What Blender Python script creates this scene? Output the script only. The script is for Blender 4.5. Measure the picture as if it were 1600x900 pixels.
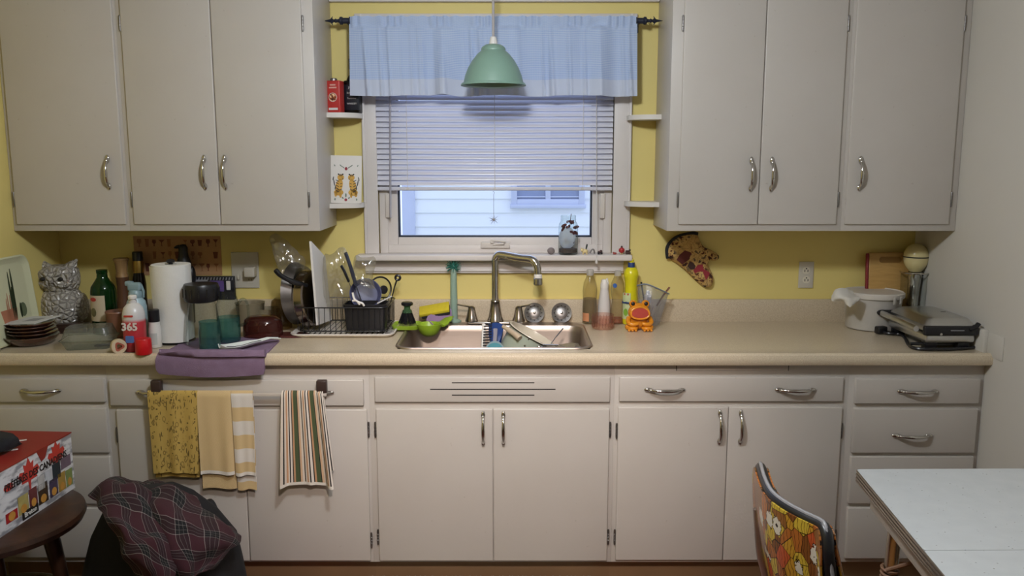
import bpy, bmesh, math, random
from math import sin, cos, pi, radians
from mathutils import Vector, Matrix, noise as mnoise

random.seed(7)
S = bpy.context.scene
for o in list(bpy.data.objects):
    bpy.data.objects.remove(o)

# ------------------------------------------------------------------ camera
F = 1306.0; PITCH = 0.1511; CAM = Vector((0.0, -3.645, 1.617))
_c, _s = cos(PITCH), sin(PITCH)
cd = bpy.data.cameras.new('camera'); cd.sensor_width = 36; cd.lens = F / 1600 * 36
cd.clip_start = 0.05; cd.clip_end = 100
cam = bpy.data.objects.new('camera', cd); S.collection.objects.link(cam)
cam.location = CAM; cam.rotation_euler = (pi / 2 - PITCH, 0, 0)
S.camera = cam
# ------------------------------------------------------------------ world
W = bpy.data.worlds.new('overcast_sky'); S.world = W; W.use_nodes = True
bg = W.node_tree.nodes['Background']; bg.inputs[0].default_value = (0.66, 0.76, 1.0, 1); bg.inputs[1].default_value = 2.0
# ------------------------------------------------------------------ lights
def lamp(name, kind, loc, power, color, size):
    l = bpy.data.lights.new(name, kind); l.energy = power; l.color = color
    if kind == 'POINT': l.shadow_soft_size = size
    o = bpy.data.objects.new(name, l); S.collection.objects.link(o); o.location = loc
    return o
lamp('ceiling_lamp_light', 'POINT', (-0.12, -1.95, 2.30), 67, (0.92, 0.975, 1.04), 0.085)
sp_l = lamp('added_fill_spot', 'SPOT', (0.02, -3.1, 2.28), 172, (1.0, 0.83, 0.74), 0.1)  # unseen warm spot, added to brighten the lower centre doors
sp_l.data.spot_size = radians(50); sp_l.data.spot_blend = 1.0; sp_l.data.shadow_soft_size = 0.10
sp_l.rotation_euler = (Vector((-0.10, -0.62, 0.44)) - Vector((0.02, -3.1, 2.28))).to_track_quat('-Z', 'Y').to_euler()
# ------------------------------------------------------------------ exposure
S.view_settings.view_transform = 'Standard'; S.view_settings.look = 'None'
S.view_settings.gamma = 1.0; S.view_settings.use_curve_mapping = False
S.view_settings.exposure = 0.0
cy = S.cycles
cy.max_bounces = 10; cy.diffuse_bounces = 5; cy.glossy_bounces = 4; cy.transmission_bounces = 6; cy.transparent_max_bounces = 24
cy.caustics_reflective = False; cy.caustics_refractive = False; cy.sample_clamp_indirect = 6.0

# ------------------------------------------------------------------ pixel -> place
def ray(px, py):
    u = (px - 800) / F; v = (450 - py) / F
    return Vector((u, _c + v * _s, -_s + v * _c))
def at(px, py, Y):
    d = ray(px, py); return CAM + d * ((Y - CAM.y) / d.y)
def onz(px, py, Z):
    d = ray(px, py); return CAM + d * ((Z - CAM.z) / d.z)
def onx(px, py, X):
    d = ray(px, py); return CAM + d * ((X - CAM.x) / d.x)
def mpp(p):
    return ((p.y - CAM.y) * _c - (p.z - CAM.z) * _s) / F

ZC = 0.914            # counter top
WL, WR = -1.98, 1.762  # side walls
CEIL = 2.44

# ------------------------------------------------------------------ materials
def lin(h):
    h = h.lstrip('#'); r = []
    for i in (0, 2, 4):
        c = int(h[i:i + 2], 16) / 255
        r.append(c / 12.92 if c <= 0.04045 else ((c + 0.055) / 1.055) ** 2.4)
    return (*r, 1)
class NT:
    def __init__(s, name):
        s.m = bpy.data.materials.new(name); s.m.use_nodes = True
        s.t = s.m.node_tree; s.b = s.t.nodes['Principled BSDF']; s.out = s.t.nodes['Material Output']
    def n(s, kind, **kw):
        x = s.t.nodes.new(kind)
        for k, v in kw.items(): setattr(x, k, v)
        return x
    def l(s, a, b): s.t.links.new(a, b)
    def setin(s, sock, v):
        if hasattr(v, 'is_linked') or hasattr(v, 'links'): s.l(v, sock)
        else: sock.default_value = v
    def coord(s, kind='Object', scale=(1, 1, 1), rot=(0, 0, 0)):
        c = s.n('ShaderNodeTexCoord'); mp = s.n('ShaderNodeMapping')
        mp.inputs['Scale'].default_value = scale; mp.inputs['Rotation'].default_value = rot
        s.l(c.outputs[kind], mp.inputs[0]); return mp.outputs[0]
    def math(s, op, a, b=0.0):
        x = s.n('ShaderNodeMath', operation=op); s.setin(x.inputs[0], a); s.setin(x.inputs[1], b); return x.outputs[0]
    def noise(s, vec, scale, detail=4, rough=.5):
        x = s.n('ShaderNodeTexNoise'); s.l(vec, x.inputs['Vector']); x.inputs['Scale'].default_value = scale
        x.inputs['Detail'].default_value = detail; x.inputs['Roughness'].default_value = rough; return x.outputs['Fac']
    def voro(s, vec, scale, feature='F1', out='Distance', rnd=1.0):
        x = s.n('ShaderNodeTexVoronoi', feature=feature); s.l(vec, x.inputs['Vector']); x.inputs['Scale'].default_value = scale
        x.inputs['Randomness'].default_value = rnd; return x.outputs[out]
    def ramp(s, fac, stops, const=False):
        x = s.n('ShaderNodeValToRGB'); r = x.color_ramp; r.interpolation = 'CONSTANT' if const else 'LINEAR'
        while len(r.elements) < len(stops): r.elements.new(0.5)
        for e, (p, c) in zip(r.elements, stops):
            e.position = p; e.color = lin(c) if isinstance(c, str) else (c, c, c, 1)
        s.l(fac, x.inputs[0]); return x.outputs[0]
    def mix(s, fac, a, b, mode='MIX'):
        x = s.n('ShaderNodeMix', data_type='RGBA', blend_type=mode)
        s.setin(x.inputs[0], fac); s.setin(x.inputs[6], lin(a) if isinstance(a, str) else a); s.setin(x.inputs[7], lin(b) if isinstance(b, str) else b)
        return x.outputs[2]
    def col(s, c): s.setin(s.b.inputs['Base Color'], lin(c) if isinstance(c, str) else c)
    def bump(s, h, strength=.2, dist=.002):
        x = s.n('ShaderNodeBump'); x.inputs['Strength'].default_value = strength; x.inputs['Distance'].default_value = dist
        s.l(h, x.inputs['Height']); s.l(x.outputs[0], s.b.inputs['Normal'])
    def set(s, rough=.5, metal=0., coat=0., trans=0., ior=None, spec=None, sub=0.):
        s.b.inputs['Roughness'].default_value = rough; s.b.inputs['Metallic'].default_value = metal
        s.b.inputs['Coat Weight'].default_value = coat; s.b.inputs['Transmission Weight'].default_value = trans
        if ior: s.b.inputs['IOR'].default_value = ior
        if spec is not None: s.b.inputs['Specular IOR Level'].default_value = spec
        return s
MATS = {}
def pm(name, c, rough=.5, metal=0., var=.08, scale=12, bump=0., bscale=60, coat=0., spec=None):
    """plain procedural material: base colour with a soft noise mottling and optional fine relief"""
    if name in MATS: return MATS[name]
    k = NT(name); k.set(rough, metal, coat, spec=spec); v = k.coord()
    f = k.noise(v, scale, 5)
    a = lin(c); lo = tuple(x * (1 - var) for x in a[:3]) + (1,); hi = tuple(min(1, x * (1 + var)) for x in a[:3]) + (1,)
    k.col(k.mix(f, lo, hi))
    if bump: k.bump(k.noise(v, bscale, 3), bump)
    MATS[name] = k.m; return k.m
def glass(name, tint='#ffffff', refl=.9, milky=0., milkcol='#ffffff', rough=.02, bump=0., bscale=30, edgek=.42):
    """thin clear wall: tinted see-through plus Fresnel reflection, optional milky share"""
    if name in MATS: return MATS[name]
    k = NT(name); k.t.nodes.remove(k.b)
    tr = k.n('ShaderNodeBsdfTransparent'); tr.inputs[0].default_value = lin(tint)
    gl = k.n('ShaderNodeBsdfGlossy'); gl.inputs['Roughness'].default_value = rough
    lw = k.n('ShaderNodeLayerWeight'); lw.inputs[0].default_value = .35
    if bump:
        x = k.n('ShaderNodeBump'); x.inputs['Strength'].default_value = bump; x.inputs['Distance'].default_value = .01
        k.l(k.noise(k.coord(), bscale, 3), x.inputs['Height'])
        k.l(x.outputs[0], gl.inputs['Normal']); k.l(x.outputs[0], lw.inputs['Normal'])
    edge = k.math('POWER', lw.outputs['Facing'], 2.2); a_ = lin(tint)
    k.l(k.mix(edge, a_, tuple(x * edgek for x in a_[:3]) + (1,)), tr.inputs[0])
    fac = k.math('ADD', k.math('MULTIPLY', k.math('POWER', lw.outputs['Facing'], 3.0), refl), .035)
    base = tr.outputs[0]
    if milky:
        df = k.n('ShaderNodeBsdfDiffuse'); df.inputs[0].default_value = lin(milkcol)
        mx0 = k.n('ShaderNodeMixShader'); mx0.inputs[0].default_value = milky; k.l(base, mx0.inputs[1]); k.l(df.outputs[0], mx0.inputs[2]); base = mx0.outputs[0]
    mx = k.n('ShaderNodeMixShader'); k.l(fac, mx.inputs[0]); k.l(base, mx.inputs[1]); k.l(gl.outputs[0], mx.inputs[2])
    k.l(mx.outputs[0], k.out.inputs[0]); MATS[name] = k.m; return k.m

# ------------------------------------------------------------------ objects
ROOT = {}
def link(o): S.collection.objects.link(o); return o
def tag(o, label, cat=None, group=None, kind=None):
    if label: o['label'] = label
    if cat: o['category'] = cat
    if group: o['group'] = group
    if kind: o['kind'] = kind
    return o
def thing(name, label, cat, loc=(0, 0, 0), rz=0., group=None, kind=None, rot=None):
    o = link(bpy.data.objects.new(name, None)); o.empty_display_size = .05
    o.location = loc; o.rotation_euler = rot if rot else (0, 0, rz)
    ROOT[o.name] = Matrix.Translation(Vector(loc)) @ o.rotation_euler.to_matrix().to_4x4()
    return tag(o, label, cat, group, kind)
def copytree(o, parent=None):
    c = link(o.copy()); c.parent = parent
    if parent is None: ROOT[c.name] = ROOT.get(o.name, Matrix())
    for ch in list(o.children):
        if ch is not c: copytree(ch, c)
    return c
class MB:
    def __init__(s): s.bm = bmesh.new(); s.uv = None
    def _add(s, vs, fs):
        v = [s.bm.verts.new(p) for p in vs]; out = []
        for f in fs:
            try: out.append(s.bm.faces.new([v[i] for i in f]))
            except ValueError: pass
        return v, out
    def box(s, c, size, rot=None, bev=0., seg=2):
        t = bmesh.new(); bmesh.ops.create_cube(t, size=1)
        for v in t.verts: v.co = Vector((v.co.x * size[0], v.co.y * size[1], v.co.z * size[2]))
        if bev: bmesh.ops.bevel(t, geom=t.edges[:], offset=bev, segments=seg, affect='EDGES', profile=.5)
        M = Matrix.Translation(Vector(c))
        if rot is not None: M = M @ (rot if isinstance(rot, Matrix) else Matrix.Rotation(rot, 4, 'Z'))
        s._merge(t, M); return s
    def span(s, x0, x1, y0, y1, z0, z1, bev=0., seg=2):
        return s.box(((x0 + x1) / 2, (y0 + y1) / 2, (z0 + z1) / 2), (abs(x1 - x0), abs(y1 - y0), abs(z1 - z0)), bev=bev, seg=seg)
    def _merge(s, t, M=None):
        t.verts.index_update(); v = [s.bm.verts.new(M @ x.co if M else x.co) for x in t.verts]
        for f in t.faces:
            try: s.bm.faces.new([v[x.index] for x in f.verts])
            except ValueError: pass
        t.free()
    def lathe(s, prof, c=(0, 0, 0), seg=28, M=None, sx=1., sy=1., ripple=None):
        c = Vector(c); rings = []
        for r, z in prof:
            if r < 1e-6: rings.append([s.bm.verts.new(_tm(M, c, Vector((0, 0, z))))])
            else:
                ring = []
                for k in range(seg):
                    a = 2 * pi * k / seg; q = r * (1 + (ripple[1] * cos(ripple[0] * a) if ripple else 0))
                    ring.append(s.bm.verts.new(_tm(M, c, Vector((q * cos(a) * sx, q * sin(a) * sy, z)))))
                rings.append(ring)
        for A, B in zip(rings, rings[1:]):
            if len(A) == 1 and len(B) == 1: continue
            for k in range(seg):
                j = (k + 1) % seg
                if len(A) == 1: f = [A[0], B[j], B[k]]
                elif len(B) == 1: f = [A[k], A[j], B[0]]
                else: f = [A[k], A[j], B[j], B[k]]
                try: s.bm.faces.new(f)
                except ValueError: pass
        return s
    def ell(s, c, r, seg=20, rings=12, M=None, nz=0., nf=6., seed=0):
        prof = [(sin(pi * i / rings), -cos(pi * i / rings)) for i in range(rings + 1)]
        t = MB(); t.lathe([(max(p[0], 0), p[1]) for p in prof], seg=seg)
        for v in t.bm.verts:
            q = v.co.copy()
            if nz: q = q * (1 + nz * mnoise.noise(q * nf + Vector((seed, seed * 3, 1))))
            v.co = Vector((q.x * r[0], q.y * r[1], q.z * r[2]))
        s._merge(t.bm, Matrix.Translation(Vector(c)) @ (M if M else Matrix())); return s
    def tube(s, pts, r, seg=10, closed=False, cap=True, flat=1.):
        pts = [Vector(p) for p in pts]; n = len(pts)
        rr = r if isinstance(r, (list, tuple)) else [r] * n
        rings = []; up = None
        for i, p in enumerate(pts):
            a = pts[(i - 1) % n] if (closed or i) else p; b = pts[(i + 1) % n] if (closed or i < n - 1) else p
            t = (b - a).normalized()
            if up is None: up = Vector((0, 0, 1)) if abs(t.z) < .9 else Vector((1, 0, 0))
            u = (up - t * up.dot(t))
            if u.length < 1e-5: u = t.orthogonal()
            u.normalize(); w = t.cross(u); up = u
            rings.append([s.bm.verts.new(p + (u * cos(2 * pi * k / seg) * flat + w * sin(2 * pi * k / seg)) * rr[i]) for k in range(seg)])
        m = n if closed else n - 1
        for i in range(m):
            A, B = rings[i], rings[(i + 1) % n]
            for k in range(seg):
                j = (k + 1) % seg; s.bm.faces.new([A[k], A[j], B[j], B[k]])
        if cap and not closed:
            s.bm.faces.new(rings[0][::-1]); s.bm.faces.new(rings[-1])
        return s
    def prism(s, poly, d0, d1, M=None):
        """polygon in local xy extruded from z=d0 to z=d1"""
        M = M or Matrix(); n = len(poly)
        A = [s.bm.verts.new(M @ Vector((x, y, d0))) for x, y in poly]; B = [s.bm.verts.new(M @ Vector((x, y, d1))) for x, y in poly]
        s.bm.faces.new(A[::-1]); s.bm.faces.new(B)
        for i in range(n):
            j = (i + 1) % n; s.bm.faces.new([A[i], A[j], B[j], B[i]])
        return s
    def sheet(s, G, th=0., usize=1., vsize=1.):
        """grid of points G[row][col]; thickness along the normals; UV in metres"""
        nr, nc = len(G), len(G[0]); uvl = s.bm.loops.layers.uv.verify()
        def nrm(i, j):
            a = G[i][min(j + 1, nc - 1)] - G[i][max(j - 1, 0)]; b = G[min(i + 1, nr - 1)][j] - G[max(i - 1, 0)][j]
            n = a.cross(b); return n.normalized() if n.length > 1e-9 else Vector((0, 0, 1))
        front = [[s.bm.verts.new(G[i][j]) for j in range(nc)] for i in range(nr)]
        layers = [front]
        if th: layers.append([[s.bm.verts.new(G[i][j] - nrm(i, j) * th) for j in range(nc)] for i in range(nr)])
        def uv(i, j): return (j / (nc - 1) * usize, i / (nr - 1) * vsize)
        def face(vs, uvs):
            try: f = s.bm.faces.new(vs)
            except ValueError: return
            for lp, q in zip(f.loops, uvs): lp[uvl].uv = q
        for q, Lr in enumerate(layers):
            for i in range(nr - 1):
                for j in range(nc - 1):
                    ids = [(i, j), (i, j + 1), (i + 1, j + 1), (i + 1, j)]
                    if q: ids = ids[::-1]
                    face([Lr[a][b] for a, b in ids], [uv(a, b) for a, b in ids])
        if th:
            A, B = layers
            edge = [(0, j) for j in range(nc)] + [(i, nc - 1) for i in range(1, nr)] + [(nr - 1, j) for j in range(nc - 2, -1, -1)] + [(i, 0) for i in range(nr - 2, 0, -1)]
            for k in range(len(edge)):
                a, b = edge[k], edge[(k + 1) % len(edge)]
                face([B[a[0]][a[1]], B[b[0]][b[1]], A[b[0]][b[1]], A[a[0]][a[1]]], [uv(*a), uv(*b), uv(*b), uv(*a)])
        return s
    def mesh(s, name, mat, angle=38, inv=None):
        if inv is not None:
            for v in s.bm.verts: v.co = inv @ v.co
        bmesh.ops.recalc_face_normals(s.bm, faces=s.bm.faces[:])
        me = bpy.data.meshes.new(name); s.bm.to_mesh(me); s.bm.free()
        me.polygons.foreach_set('use_smooth', [True] * len(me.polygons)); me.set_sharp_from_angle(angle=radians(angle))
        if mat: me.materials.append(mat)
        return me
    def build(s, name, mat, parent=None, world=False, angle=38, label=None):
        inv = None
        if world and parent is not None:
            r = parent
            while r.parent is not None: r = r.parent
            inv = ROOT[r.name].inverted()
        o = link(bpy.data.objects.new(name, s.mesh(name, mat, angle, inv)))
        if parent is not None: o.parent = parent
        if label: o['label'] = label
        return o
def _tm(M, c, v): return c + (M @ v if M else v)
def inst(name, me, parent, M):
    """another object that shares mesh data, placed by a local matrix under its parent"""
    o = link(bpy.data.objects.new(name, me)); o.parent = parent; o.matrix_basis = M; return o
def wloc(parent, p):
    r = parent
    while r.parent is not None: r = r.parent
    return ROOT[r.name].inverted() @ Matrix.Translation(Vector(p))
_fonts = {}
def text(body, size, mat, parent, M, name='lettering', depth=.0004, bold=0., sx=1., align='CENTER', world=True):
    cu = bpy.data.curves.new(name, 'FONT'); cu.body = body; cu.size = size; cu.align_x = align; cu.align_y = 'CENTER'
    cu.extrude = depth; cu.offset = bold; cu.resolution_u = 2
    t = link(bpy.data.objects.new(name, cu)); dg = bpy.context.evaluated_depsgraph_get()
    me = bpy.data.meshes.new_from_object(t.evaluated_get(dg)); bpy.data.objects.remove(t); bpy.data.curves.remove(cu)
    me.transform((wloc(parent, (0, 0, 0)) if world else Matrix()) @ M @ Matrix.Diagonal((sx, 1, 1, 1))); me.materials.clear(); me.materials.append(mat)
    o = link(bpy.data.objects.new(name, me)); o.parent = parent; return o
def frame3(o, x, y):
    """matrix with local x,y axes given (z = x cross y) and origin o"""
    x = Vector(x).normalized(); y = Vector(y); y = (y - x * x.dot(y)).normalized(); z = x.cross(y)
    return Matrix(((x.x, y.x, z.x, o[0]), (x.y, y.y, z.y, o[1]), (x.z, y.z, z.z, o[2]), (0, 0, 0, 1)))
FRONT = lambda o: frame3(o, (1, 0, 0), (0, 0, 1))      # local xy = world xz, facing -Y
def rrect(w, h, r, n=5):
    out = []
    for cx, cy_, a0 in ((w / 2 - r, h / 2 - r, 0), (-w / 2 + r, h / 2 - r, pi / 2), (-w / 2 + r, -h / 2 + r, pi), (w / 2 - r, -h / 2 + r, 1.5 * pi)):
        for i in range(n + 1):
            a = a0 + pi / 2 * i / n; out.append((cx + r * cos(a), cy_ + r * sin(a)))
    return out
def circ(r, n=20, cx=0, cy_=0, sy=1.): return [(cx + r * cos(2 * pi * i / n), cy_ + r * sy * sin(2 * pi * i / n)) for i in range(n)]
def smooth(pts, n=6, closed=False):
    """Catmull-Rom through points"""
    P = [Vector(p) for p in pts]; out = []; m = len(P)
    for i in range(m if closed else m - 1):
        if closed: a, b, c, d = P[(i - 1) % m], P[i], P[(i + 1) % m], P[(i + 2) % m]
        else: a, b, c, d = P[max(i - 1, 0)], P[i], P[i + 1], P[min(i + 2, m - 1)]
        for k in range(n):
            t = k / n
            out.append(.5 * ((2 * b) + (c - a) * t + (2 * a - 5 * b + 4 * c - d) * t * t + (3 * b - a - 3 * c + d) * t ** 3))
    if not closed: out.append(P[-1])
    return out
def patch(ctrl, nu=6, nv=6):
    rows = [smooth(r, nu) for r in ctrl]; cols = list(zip(*rows)); cols = [smooth(c, nv) for c in cols]
    return [list(r) for r in zip(*cols)]
def lath(name, label, cat, px, py, parts, group=None, z=ZC, rz=0., r0=None):
    """turned thing standing at a pixel of the counter; profile (radius, height) in pixels there"""
    b = onz(px, py, z); m = mpp(b); R = r0 if r0 is not None else parts[0][1][0][0] or parts[0][1][1][0]
    b.y += R * m; m = mpp(b)
    if z < ZC + .03:      # keep clear of the backsplash
        lim = -.024 - max(r for pt in parts for r, h in pt[1]) * m
        if b.y > lim: b.x = at(px, py, lim).x; b.y = lim; m = mpp(b)
    if len(parts) == 1:
        mb = MB(); mb.lathe([(r * m, h * m) for r, h in parts[0][1]])
        o = mb.build(name, parts[0][2]); o.location = b; o.rotation_euler.z = rz
        ROOT[o.name] = Matrix.Translation(b) @ Matrix.Rotation(rz, 4, 'Z'); tag(o, label, cat, group); return o, m, b
    t = thing(name, label, cat, b, rz, group)
    for pn, prof, mat in parts: MB().lathe([(r * m, h * m) for r, h in prof]).build(pn, mat, t)
    return t, m, b
# ================================================================== materials of the room
def wall_paint(name, c, var=.05, dirt=None):
    k = NT(name); k.set(.62); v = k.coord()
    a = lin(c); k0 = k.mix(k.noise(v, 2.2, 5), tuple(x * (1 - var) for x in a[:3]) + (1,), tuple(min(1, x * (1 + var)) for x in a[:3]) + (1,))
    k.col(k0); k.bump(k.noise(v, 160, 3), .12, .001); MATS[name] = k.m; return k.m
M_yellow = wall_paint('yellow_wall_paint', '#dfcd80')
M_offwhite = wall_paint('off_white_wall_paint', '#c9c5bd')
M_ceil = wall_paint('ceiling_paint', '#d8d4cc')
def cab_paint(name, c, yellowed):
    k = NT(name); k.set(.42); v = k.coord()
    c0 = k.mix(k.noise(v, 3.0, 6, .6), c, yellowed)
    sp = k.ramp(k.noise(v, 55, 2), [(0, 0.), (.74, 0.), (.80, 1.)])      # small chips
    k.col(k.mix(k.math('MULTIPLY', sp, .25), c0, '#8a7b66'))
    k.bump(k.noise(v, 45, 3), .08, .002); MATS[name] = k.m; return k.m
M_cab = cab_paint('white_cabinet_paint', '#c4bfb9', '#bab3ab')
M_trim = pm('white_trim_paint', '#d6d0cc', .45, var=.05)
M_shelf = pm('white_shelf_paint', '#d8d3cb', .45, var=.05)
M_kick = pm('brown_toe_kick', '#94785a', .6, var=.25, scale=5)
M_dark = pm('dark_gap', '#1c1815', .8)
def wood(name, c0, c1, rough=.45, scale=(1, 12, 12), sc=5):
    k = NT(name); k.set(rough); v = k.coord(scale=scale)
    w = k.n('ShaderNodeTexNoise'); k.l(v, w.inputs['Vector']); w.inputs['Scale'].default_value = sc; w.inputs['Detail'].default_value = 8; w.inputs['Distortion'].default_value = 1.2
    k.col(k.ramp(w.outputs['Fac'], [(.3, c0), (.7, c1)])); k.bump(w.outputs['Fac'], .1, .001); MATS[name] = k.m; return k.m
M_floor = wood('red_brown_floor_boards', '#4a241a', '#6b3828', .4, (1, 10, 1))
def metal(name, c, rough, brush=0.):
    k = NT(name); k.set(rough, 1.0); v = k.coord(scale=(1, 40, 40) if brush else (1, 1, 1))
    f = k.noise(v, 30, 3); a = lin(c); k.col(k.mix(f, tuple(x * .88 for x in a[:3]) + (1,), a))
    if brush: k.bump(f, brush, .0005)
    MATS[name] = k.m; return k.m
M_chrome = metal('chrome', '#cfccc8', .09)
M_steel = metal('brushed_stainless_steel', '#b8aa9f', .40, .25)
M_steel2 = metal('dull_steel', '#8d8a88', .38)
def laminate():
    k = NT('beige_speckled_laminate'); k.set(.30); v = k.coord()
    a = k.mix(k.noise(v, 140, 3), '#b9a88f', '#d5c7ae'); b = k.ramp(k.noise(v, 420, 2), [(.36, '#a08c70'), (.5, '#cabba2'), (.66, '#e2d7c2')])
    k.col(k.mix(.35, k.mix(k.noise(v, 5, 3), a, '#c9baa2'), b)); MATS['lam'] = k.m; return k.m
M_lam = laminate()

# ================================================================== room shell
YR = -5.2
def struct(name, mb, mat, label, parent=None):
    o = mb.build(name, mat, parent)
    if parent is None: tag(o, label, None, None, 'structure'); ROOT[o.name] = Matrix()
    return o
# window opening in the back wall
wxl, wxr = at(590, 300, 0).x, at(958, 300, 0).x
wzb, wzt = at(775, 397, 0).z, at(775, 32, 0).z
mb = MB()
mb.span(WL - .12, wxl, 0, .14, 0, CEIL).span(wxr, WR + .12, 0, .14, 0, CEIL).span(wxl, wxr, 0, .14, 0, wzb).span(wxl, wxr, 0, .14, wzt, CEIL)
struct('wall_back', mb, M_yellow, 'yellow painted kitchen wall around the window')
struct('wall_left', MB().span(WL - .12, WL, YR, 0, 0, CEIL), M_yellow, 'yellow side wall at the left end of the counter')
struct('wall_right', MB().span(WR, WR + .12, YR, 0, 0, CEIL), M_offwhite, 'off-white side wall at the right end of the counter')
struct('wall_rear', MB().span(WL - .12, WR + .12, YR - .12, YR, 0, CEIL), M_offwhite, 'off-white wall at the opposite end of the kitchen')
struct('ceiling', MB().span(WL - .12, WR + .12, YR - .12, .14, CEIL, CEIL + .1), M_ceil, 'flat pale kitchen ceiling')
struct('floor', MB().span(WL - .12, WR + .12, YR - .12, .14, -.1, 0), M_floor, 'dark red-brown kitchen floor')
# moulding above the window
YU0 = -.325
zs = at(775, 2.5, -.03).z
struct('trim_1', MB().span(at(500, 361, YU0).x + .001, at(1042, 362, YU0).x - .001, -.03, -.0005, zs, CEIL - .001, .004), M_trim, 'painted moulding along the top of the wall above the window')

# ---- window: casing, frame, sash, panes
win = tag(link(bpy.data.objects.new('window_1', None)), 'white casement window with casing and stool over the sink', kind='structure'); ROOT['window_1'] = Matrix()
cl, cr = at(568, 300, -.02).x, at(985, 300, -.02).x
zst = at(775, 397, -.03).z      # stool top
zhd = at(775, 21, -.02).z
il, ir = at(590, 300, -.02).x, at(958, 300, -.02).x
for a, b in ((cl, il), (ir, cr)):
    m_ = MB().span(a, b, -.018, 0, zst, zhd, .003)
    e = .012; m_.span(a, a + e, -.024, 0, zst, zhd, .003) if a == cl else m_.span(b - e, b, -.024, 0, zst, zhd, .003)
    m_.build('casing', M_trim, win)
MB().span(cl - .02, cr + .015, -.022, 0, zhd - .075, zhd, .003).build('head_casing', M_trim, win)
sl, sr = at(556, 402, -.075).x, at(988, 402, -.075).x
zs0 = at(775, 408, -.078).z
MB().span(sl, sr, -.078, .03, zs0, zst, .005, 3).build('stool', M_trim, win)
ap0, ap1 = at(775, 427, -.02).z, zs0
MB().span(sl + .03, sr - .03, -.02, 0, ap0, ap1, .002).span(sl + .03, sr - .03, -.034, 0, ap1 - .018, ap1, .004).span(sl + .03, sr - .03, -.026, 0, ap0 + .008, ap0 + .018, .003).build('apron', M_trim, win)
def ring(mb, x0, x1, z0, z1, w, y0, y1, bev=.003):
    wl, wr, wb, wt = w if isinstance(w, tuple) else (w,) * 4
    mb.span(x0, x0 + wl, y0, y1, z0, z1, bev); mb.span(x1 - wr, x1, y0, y1, z0, z1, bev)
    mb.span(x0 + wl, x1 - wr, y0, y1, z0, z0 + wb, bev); mb.span(x0 + wl, x1 - wr, y0, y1, z1 - wt, z1, bev); return mb
fx0, fx1 = il + .001, ir - .001
ring(MB(), fx0, fx1, zst, zhd - .03, .036, .012, .11).build('frame', M_trim, win)
sx0, sx1 = at(611, 340, .02).x, at(937, 340, .02).x
szb = at(775, 391, .02).z
gx0, gx1 = at(623, 340, .035).x, at(924, 340, .035).x; gzb = at(775, 369, .035).z
sash = ring(MB(), sx0 - .022, sx1 + .024, szb, zhd - .05, (gx0 - sx0 + .020, sx1 - gx1 + .022, gzb - szb - .004, .04), .022, .075).build('sash', M_trim, win)
M_gasket = pm('dark_window_gasket', '#1d2330', .5)
ring(MB(), gx0 - .003, gx1 + .003, gzb - .005, zhd - .085, .0075, .035, .07, .001).build('gasket', M_gasket, sash)
M_pane = glass('window_pane', '#f4f8ff', .6)
MB().span(gx0 + .002, gx1 - .002, .050, .054, gzb, zhd - .09).build('pane', M_pane, sash)
M_hw = pm('white_window_hardware', '#cfc8c0', .35)
for (a, b, y0_, y1_) in ((602, 611, 302, 340), (936, 946, 302, 341)):
    p = at((a + b) / 2, 320, .012); h0 = at(a, y1_, .012).z; h1 = at(a, y0_, .012).z
    MB().span(p.x - .011, p.x + .011, -.002, .014, h0, h1, .004, 3).build('lock_lever', M_hw, win)
ck = at(774, 383, .0)
crank = MB().box((ck.x, .012, ck.z), (.128, .028, .026), bev=.003).build('crank_cover', M_hw, win)
q0 = at(769, 377, -.01); q1 = at(790, 377, -.01)
MB().lathe([(0, -.006), (.009, -.006), (.009, .006), (0, .006)], (q0.x, -.006, q0.z), 14, Matrix.Rotation(pi / 2, 4, 'X')).tube([(q0.x, -.008, q0.z + .002), (q0.x + .02, -.012, q0.z + .004), (q1.x, -.010, q1.z - .001), (q1.x - .008, -.010, q1.z - .010), (q0.x + .004, -.008, q0.z - .014)], [.005, .006, .006, .005, .003], 8).build('crank_handle', M_hw, crank)

# ================================================================== neighbour's house seen through the window
M_siding = pm('white_house_siding', '#eef0f4', .55, var=.03, scale=3)
M_hwin = pm('pale_blue_house_trim', '#c3c8dc', .5, var=.05)
YH = 3.0
hz0 = at(700, 354.0, YH).z; bh = at(700, 332.3, YH).z - hz0
hx0, hx1 = at(648, 340, YH).x, at(648, 340, YH).x + 3.2
house = thing('neighbour_house', 'neighbouring house with white clapboard siding seen through the window', 'house', (0, YH, 0))
MB().span(hx0, hx1, YH + .012, YH + .3, -1.0, hz0 + 14 * bh).build('wall_core', M_siding, house, True)
bm_ = MB(); A = [(0, 0, 0), (hx1 - hx0, 0, 0), (hx1 - hx0, .012, bh), (0, .012, bh), (0, .016, 0), (hx1 - hx0, .016, 0)]
bm_._add([Vector(a) for a in A], [(0, 1, 2, 3), (0, 4, 5, 1)])
sid = bm_.mesh('siding_board', M_siding)
for i in range(-14, 13): inst('siding_board', sid, house, wloc(house, (hx0, YH - .006, hz0 + i * bh)))
MB().span(at(629, 340, YH).x, hx0 + .004, YH - .03, YH + .3, -1.0, hz0 + 14 * bh, .004).build('corner_board', M_hwin, house, True)
nw0, nw1 = at(797, 310, YH).x, at(915, 310, YH).x; nz0 = at(800, 323, YH).z
hw = MB().span(nw0, nw1, YH - .05, YH, nz0 - .01, nz0 + .02, .004); ring(hw, nw0 + .01, nw1 - .01, nz0 + .015, nz0 + .75, .045, YH - .035, YH)
wf = hw.build('window', M_hwin, house, True)
hm = (nw0 + nw1) / 2
MB().span(hm - .02, hm + .02, YH - .03, YH, nz0 + .05, nz0 + .72, .003).build('mullion', M_hwin, wf, True)
M_hpane = pm('blue_grey_house_window_pane', '#8b96b4', .15, var=.1)
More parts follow.
